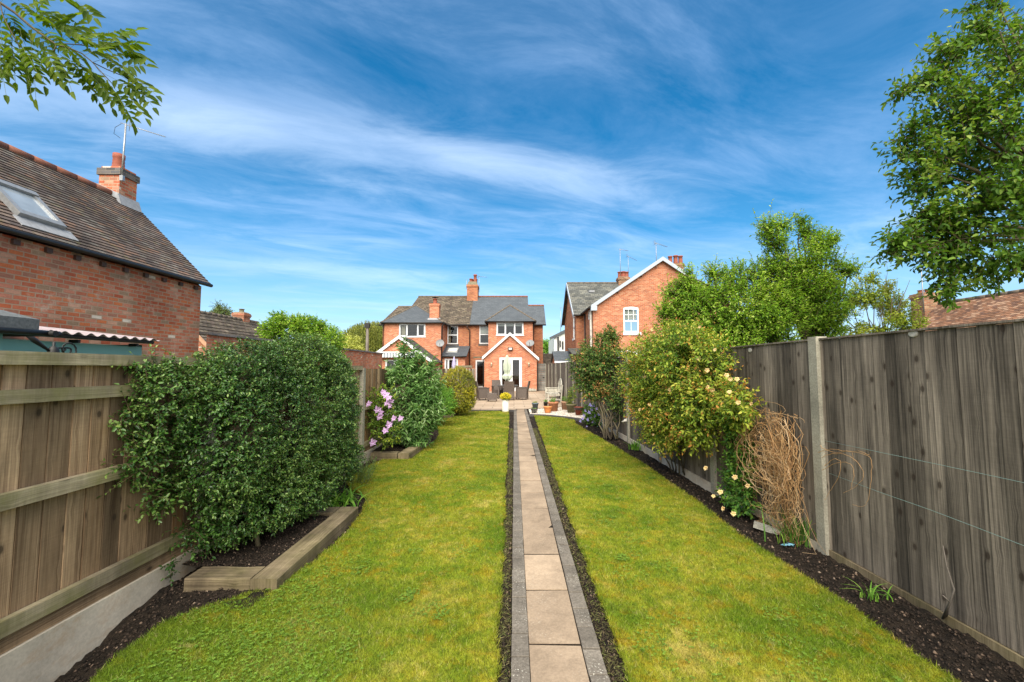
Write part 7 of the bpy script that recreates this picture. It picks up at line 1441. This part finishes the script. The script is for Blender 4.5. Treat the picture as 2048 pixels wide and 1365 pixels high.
for (x, y, tx, ty) in ((0, 6, 40, -30), (10, 20, -10, 90), (20, 30, 60, 110), (30, 26, 100, 0), (30, 40, 20, 120), (40, 60, 60, 165), (55, 60, 85, 155), (60, 52, 130, 20), (60, 70, 70, 178), (80, 78, 115, 150), (90, 74, 150, 30), (100, 90, 140, 165), (113, 90, 165, 40), (113, 95, 175, 175), (113, 90, 180, 60), (135, 100, 200, 60), (140, 97, 190, 190), (150, 105, 215, 110), (160, 90, 250, 60), (165, 108, 215, 200), (170, 110, 240, 90), (185, 125, 245, 215), (185, 125, 265, 110), (200, 96, 275, 60), (203, 145, 270, 190), (203, 145, 255, 235), (215, 140, 290, 135), (222, 165, 262, 240), (222, 165, 295, 195), (225, 98, 270, 95), (225, 98, 285, 120), (240, 150, 308, 180), (240, 150, 300, 205), (222, 165, 285, 225), (150, 0, 180, 35), (110, -10, 150, 10), (90, -20, 140, 5), (60, -30, 80, 20), (0, 60, 10, 130), (20, 60, 30, 155), (40, 95, 10, 150), (40, 95, 55, 160), (5, 30, 0, 120), (-20, 40, 15, 130), (-20, 60, 10, 165), (-10, 10, 30, 60), (20, 0, 60, 30), (50, 10, 95, 45), (80, 20, 130, 60), (100, 40, 160, 75), (-40, 90, -10, 150), (70, 90, 110, 130), (90, 60, 140, 110), (130, 70, 190, 95), (160, 130, 205, 175), (175, 145, 225, 205), (120, 110, 170, 150), (30, 80, 70, 135), (0, 90, 40, 140), (60, 20, 110, 60), (40, 40, 95, 95), (75, 50, 125, 100), (0, 40, 55, 80), (105, 75, 165, 125), (150, 120, 190, 160), (170, 80, 235, 95), (190, 110, 250, 145), (205, 125, 265, 165), (120, 60, 175, 60), (85, 100, 120, 160)):
    Y0, Y1 = D_ + random.uniform(-.12, .18), D_ + random.uniform(-.1, .3); p, q = A(x, y, Y0), A(tx, ty, Y1); compound(p, q - p + Vector((0, 0, .04)), max(.17, (q - p).length * 1.05), random.choice((4, 5, 5)))
for _ in range(60): o_ = Vector((-3.7 + random.gauss(0, .35), 1.5 + random.gauss(0, .45), 4.1 + random.gauss(0, .3))); compound(o_, rdir(1)[0], .25)
pos, ax, nm, ln, wd_ = map(np.array, (pos, ax, nm, ln, wd_)); leaves('foliage', pos, ax, nm, ln, wd_, M['lf_ash'], ash, shape='ovate', tint=np.clip(rng.normal(.5, .25, len(pos)), 0, 1)); tag(prisms('leaf_stalks', np.array(rP), np.array(rQ), .0013, .0009, M['stem_green'], ash), kind='stuff')

# ================================================================== PATIO FURNITURE, POTS
def armchair(loc, rz, label):
    """wicker armchair, seat front towards local +y"""
    t = thing('wicker_armchair', (0, 0, 0), label, 'chair', 'brown wicker armchairs around the patio table')
    def part(name, fn, mat='wicker'): b = MB(); fn(b); b.build(name, M[mat], t)
    part('seat', lambda b: (b.box((-.24, -.24, .36), (.24, .27, .43)), b.box((-.26, .24, .10), (.26, .268, .36))))
    part('backrest', lambda b: b.hexa([(-.27, -.24, .30), (.27, -.24, .30), (.27, -.20, .30), (-.27, -.20, .30), (-.25, -.40, .98), (.25, -.40, .98), (.25, -.355, .98), (-.25, -.355, .98)]))
    part('back_skirt', lambda b: b.box((-.27, -.27, .08), (.27, -.243, .42)))
    for s_ in (-1, 1):
        part('arm', lambda b: (b.box((s_ * .255, -.24, .10), (s_ * .29, .28, .62)), b.box((s_ * .24, -.27, .622), (s_ * .31, .31, .655))))
        for y in (-.24, .25): part('leg', lambda b: b.box((s_ * .245, y - .02, 0), (s_ * .285, y + .02, .098)), 'brown')
    t.location = loc; t.rotation_euler = (0, 0, rz); return t
armchair((*A(965, 800, 21.9).xy, .03), R(-70), 'brown wicker armchair at the left of the patio table beside the clipped golden bush')
armchair((*A(995, 790, 24.0).xy, .03), R(-165), 'brown wicker armchair on the far left side of the table, before the french doors')
armchair((*A(1017.5, 800, 22.0).xy, .03), R(3), 'brown wicker armchair in the middle with its back to the lawn')
armchair((*A(1045, 800, 22.3).xy, .03), R(78), 'brown wicker armchair at the right end of the patio table, facing left')
ft_ = thing('footstool', (*A(984.5, 800, 21.1).xy, .03), 'low square brown wicker footstool in front of the left armchair', 'footstool'); c = ORG[ft_.name]
b = MB(); b.box(c + Vector((-.24, -.22, .08)), c + Vector((.24, .22, .40))); b.build('seat', M['wicker'], ft_)
for sx in (-.2, .2):
    for sy in (-.19, .19): b = MB(); b.box(c + Vector((sx - .02, sy - .02, 0)), c + Vector((sx + .02, sy + .02, .078))); b.build('leg', M['brown'], ft_)
tc_ = A(1015, 790, 23.2); tb = thing('patio_table', (tc_.x, 23.2, .03), 'dark topped wicker patio table in the middle of the armchairs', 'table'); c = ORG[tb.name]
b = MB(); b.box(c + Vector((-.56, -.5, .705)), c + Vector((.56, .5, .73))); b.build('tabletop', M['table_top'], tb); b = MB(); b.box(c + Vector((-.52, -.46, .63)), c + Vector((.52, .46, .703))); b.build('apron', M['wicker'], tb)
for sx in (-.48, .48):
    for sy in (-.42, .42): b = MB(); b.box(c + Vector((sx - .035, sy - .035, 0)), c + Vector((sx + .035, sy + .035, .628))); b.build('leg', M['wicker'], tb)
um = thing('parasol', (A(1014, 770, 23.2).x, 23.2, .03), 'folded pale green parasol standing through the patio table', 'parasol'); c = ORG[um.name]
b = MB(); b.tube([c, c + Vector((0, 0, 2.45))], .02, 8); b.build('pole', M['brown'], um); b = MB(); b.lathe(c, [(0, 0), (.24, 0), (.24, .06), (.05, .09), (.04, .35), (0, .35)], 16); b.build('base', M['black'], um)
b = MB(); n = 18; prof = [(1.02, .11), (1.08, .20), (1.22, .23), (1.34, .13), (1.40, .12), (1.55, .17), (1.85, .18), (2.1, .13), (2.3, .06), (2.4, .015)]
for (z0, r0), (z1, r1) in zip(prof, prof[1:]):
    for k in range(n):
        f_ = lambda kk, r, z: c + Vector((math.cos(kk * 6.283 / n) * r * (1 + .22 * (-1) ** kk) , math.sin(kk * 6.283 / n) * r * (1 + .22 * (-1) ** kk), z - (.08 * (kk % 3 == 0) if z < 1.05 else 0))); b.face([f_(k, r0, z0), f_(k + 1, r0, z0), f_(k + 1, r1, z1), f_(k, r1, z1)] if k < n - 1 else [f_(k, r0, z0), f_(0, r0, z0), f_(0, r1, z1), f_(k, r1, z1)])
b.build('canopy', M['parasol'], um)
for i, (x_, y_, s_) in enumerate(((1060.5, 787, .13), (1065.5, 788, .12), (1070.5, 788, .10))):
    c = A(x_, y_, 29.9); c.z = .03; b = MB(); b.lathe(c, [(0, 0), (s_, .02), (s_ * 1.15, s_ * .8), (s_ * .8, s_ * 1.6), (s_ * .3, s_ * 1.9), (0, s_ * 1.9)], 9); tag(b.build('garden_stone', M['concrete'], org=tuple(c)), ['rounded grey stone by the extension wall, nearest the armchairs', 'rounded grey stone by the extension wall, middle of three', 'rounded grey stone by the extension wall, nearest the gate'][i], 'stone', 'stones along the extension wall')

def pot(name, px_, py_, rt, rb_, h, mat, label, rim=.02, plant=None, ph=.12, pr=None, pmat='lf_bright', soil=True, shape='tub', base_z=None):
    c = G(px_, py_) if base_z is None else G(px_, py_, base_z); t = thing(name, tuple(c), label, 'plant pot'); b = MB()
    if shape == 'bowl': prof = [(0, 0), (rb_, 0), (rb_ * 1.12, h * .3), (rt * .97, h * .8), (rt, h * .86), (rt + rim, h * .87), (rt + rim, h), (rt - .01, h), (rt - .02, h * .85), (0, h * .85)]
    elif shape == 'vase': prof = [(0, 0), (rb_, 0), (rb_ * .98, h * .1), (rt, h), (rt - .012, h), (rt - .02, h * .9), (0, h * .9)]
    else: prof = [(0, 0), (rb_, 0), (rt * .97, h * .82), (rt + rim, h * .83), (rt + rim, h * .98), (rt + rim * .5, h), (rt - .008, h), (rt - .02, h * .88), (0, h * .88)]
    b.lathe(c, prof, 28); b.build('pot', M[mat], t)
    b = MB(); b.lathe(c + Vector((0, 0, h * .885)), [(rt - .021, 0), (rt * .5, .006), (0, .008)], 16); b.build('potting_soil', M['soil'], t)
    if plant:
        r = pr or rt * .8; foliage(t, [(c.x, c.y, c.z + h + ph * .45, r, r, ph * .6)], plant, 7, min(.12, ph * .6), .035, M[pmat], wr=.45, up=.7, rmin=.1, twr=.0015, twmat='stem_green', clip=lambda p: p[:, 2] > c.z + h * .85)
    return t, c
t, c = pot('plant_pot', 1070.5, 818.5, .135, .095, .25, 'glaze_blue', 'blue-grey tapered pot with a yellow plant at the left edge of the shingle', .012, 14, .06, pmat='lf_ivy')
t, c = pot('plant_pot', 1068.5, 827.5, .115, .085, .18, 'glaze_dark', 'small dark pot with white pattern, nearest the path', .02, 8, .04)
b = MB()
for k in range(11):
    a_ = k * 6.283 / 11; 
    for z_ in (.05, .09, .12): rr = .103 + z_ * .12; p = c + Vector((math.cos(a_ + z_ * 9) * rr, math.sin(a_ + z_ * 9) * rr, z_)); b.tube([p, p + Vector((0, 0, .018))], .008, 5)
b.build('pattern', M['pot_white'], t)
pot('plant_pot', 1091.5, 813.5, .095, .075, .19, 'black', 'small black plastic pot with a green seedling behind the large terracotta pot', .006, 26, .10)
pot('plant_pot', 1106.5, 823.5, .20, .165, .37, 'clay', 'largest terracotta pot, cylindrical, with low greenery', .012, 46, .14, pr=.12, pmat='lf_bright')
pot('plant_pot', 1095.5, 827, .15, .105, .25, 'clay_bright', 'bright orange terracotta bowl pot in front of the largest pot', .02, None, shape='bowl')
pot('plant_pot', 1131, 820.5, .17, .14, .34, 'clay_pink', 'weathered terracotta pot half hidden behind the mossy green pot', .012, 40, .2, pr=.12, pmat='lf_bright')
t, c = pot('plant_pot', 1142.5, 826.5, .18, .135, .34, 'glaze_green', 'mossy green-brown tapered pot holding a tall leafy plant', .02, 60, .3, pr=.14, pmat='lf_rose')
foliage(t, [(c.x + .05, c.y + .05, c.z + .75, .16, .16, .30)], 60, 8, .2, .05, M['lf_rose'], wr=.45, up=.5, rmin=.1, twmat='stem_green', shape='ovate', name='tall_foliage'); n = 60; P0_ = np.stack([rng.normal(c.x - .08, .05, n), rng.normal(c.y, .05, n), np.full(n, c.z + .3)], 1); prisms('stems', P0_, P0_ + np.stack([rng.normal(0, .06, n), rng.normal(0, .04, n), .2 + .3 * rng.random(n)], 1), .004, .002, M['stem_green'], t)
t, c = pot('plant_pot', 1158, 831.5, .165, .115, .30, 'glaze_red', 'dark red glazed pot with a brown upper band, nearest the fence', .014, None, shape='tub')
b = MB(); b.lathe(c + Vector((0, 0, .2)), [(.158, 0), (.176, .045), (.183, .05), (.183, .095)], 28); b.build('glaze_band', M['glaze_dark'], t)
# tall white vase with yellow flowers, white pot and ornament under the golden bush
t, c = pot('flower_vase', 1011, 824, .125, .135, .46, 'pot_white', 'tall white planter with bright yellow flowers at the end of the left lawn', 0, None, shape='vase')
foliage(t, [(c.x, c.y, c.z + .55, .19, .19, .12)], 170, 7, .09, .035, M['lf_ivy'], wr=.5, up=.4, rmin=.2, twmat='stem_green'); p, d = blob_points([(c.x, c.y, c.z + .58, .20, .20, .13)], 520, .8, 1.05, c.z + .5); leaves('flowers', np.repeat(p, 3, 0), rdir(1560) + np.repeat(d, 3, 0) * .6, rdir(1560), .035, .024, M['petal_lemon'], t)
t, c = pot('flower_pot', 936.5, 825, .14, .11, .40, 'pot_white', 'cream tapered pot with pale flowers at the foot of the clipped golden bush', .01, 40, .12, pmat='lf_pale')
c = A(941.5, 817, 16.95); c.z = .03; t = thing('animal_ornament', tuple(c), 'small pale grey hen ornament on the patio corner by the cream pot', 'ornament')
b = MB(); b.tube([c + Vector((.10, 0, .20)), c + Vector((.07, 0, .13)), c + Vector((0, 0, .11)), c + Vector((-.07, 0, .15)), c + Vector((-.10, 0, .26)), c + Vector((-.13, 0, .28)), c + Vector((-.16, 0, .27))], [.015, .05, .085, .07, .035, .03, .008], 10); b.build('body', M['dish'], t)
b = MB()
for dx in (-.03, .03): b.tube([c + Vector((0, dx, .05)), c + Vector((0, dx, 0))], .01, 5)
b.tube([c + Vector((-.10, 0, .29)), c + Vector((-.13, 0, .32)), c + Vector((-.15, 0, .29))], .01, 5); b.build('legs_and_comb', M['render'], t)

# bleached bench along the right fence
bn_ = thing('garden_bench', (2.02, 20.9, .03), 'bleached wooden bench with curved lattice back beside the right fence', 'bench'); c = ORG[bn_.name]
L = 1.45; xs, xb = -.42, .18
for i in range(5): b = MB(); x = xs + .03 + i * .115; b.cur = random.uniform(.5, 1); b.box(c + Vector((x, -L / 2 + .03, .41)), c + Vector((x + .09, L / 2 - .03, .435))); b.build('seat_slat', M['bench'], bn_)
for y in (-L / 2, L / 2 - .06):
    b = MB(); b.box(c + Vector((xs, y, 0)), c + Vector((xs + .06, y + .06, .63))); b.build('leg', M['bench'], bn_); b = MB(); b.hexa([c + Vector(v) for v in ((xb, y, 0), (xb + .06, y, 0), (xb + .06, y + .06, 0), (xb, y + .06, 0), (xb + .08, y, .85), (xb + .14, y, .85), (xb + .14, y + .06, .85), (xb + .08, y + .06, .85))]); b.build('leg', M['bench'], bn_)
    b = MB(); b.box(c + Vector((xs - .03, y - .01, .632)), c + Vector((xb + .06, y + .07, .665))); b.build('arm', M['bench'], bn_)
    b = MB(); b.box(c + Vector((xs + .06, y + .02, .50)), c + Vector((xb, y + .04, .58))); b.box(c + Vector((xs + .06, y + .02, .33)), c + Vector((xb, y + .04, .40))); b.box(c + Vector((xs + .06, y + .02, .12)), c + Vector((xb, y + .04, .18))); b.build('side_rail', M['bench'], bn_)
b = MB(); K = 12; arch = [(-L / 2 + L * i / K, .84 + .28 * math.sin(math.pi * i / K)) for i in range(K + 1)]
bx = lambda z: xb + .03 + .11 * (z - .43)
for (ya, za2), (yb_, zb2) in zip(arch, arch[1:]): b.beam(c + Vector((bx(za2), ya, za2)), c + Vector((bx(zb2), yb_, zb2)), .05, .06)
b.beam(c + Vector((bx(.5), -L / 2, .5)), c + Vector((bx(.5), L / 2, .5)), .05, .05)
for i in range(1, K): ya, za2 = arch[i]; b.beam(c + Vector((bx(.52), ya, .52)), c + Vector((bx(za2), ya, za2)), .03, .02, up=(1, 0, 0))
for z_ in (.66, .80, .94): w_ = L / 2 - (.02 if z_ < .84 else .28); b.beam(c + Vector((bx(z_), -w_, z_)), c + Vector((bx(z_), w_, z_)), .022, .03)
b.build('backrest', M['bench'], bn_)
b = MB(); q = c + Vector((-.1, .1, .437)); b.box(q + Vector((-.12, -.25, 0)), q + Vector((.12, .25, .03))); b.build('seat_board', M['bench'], bn_)
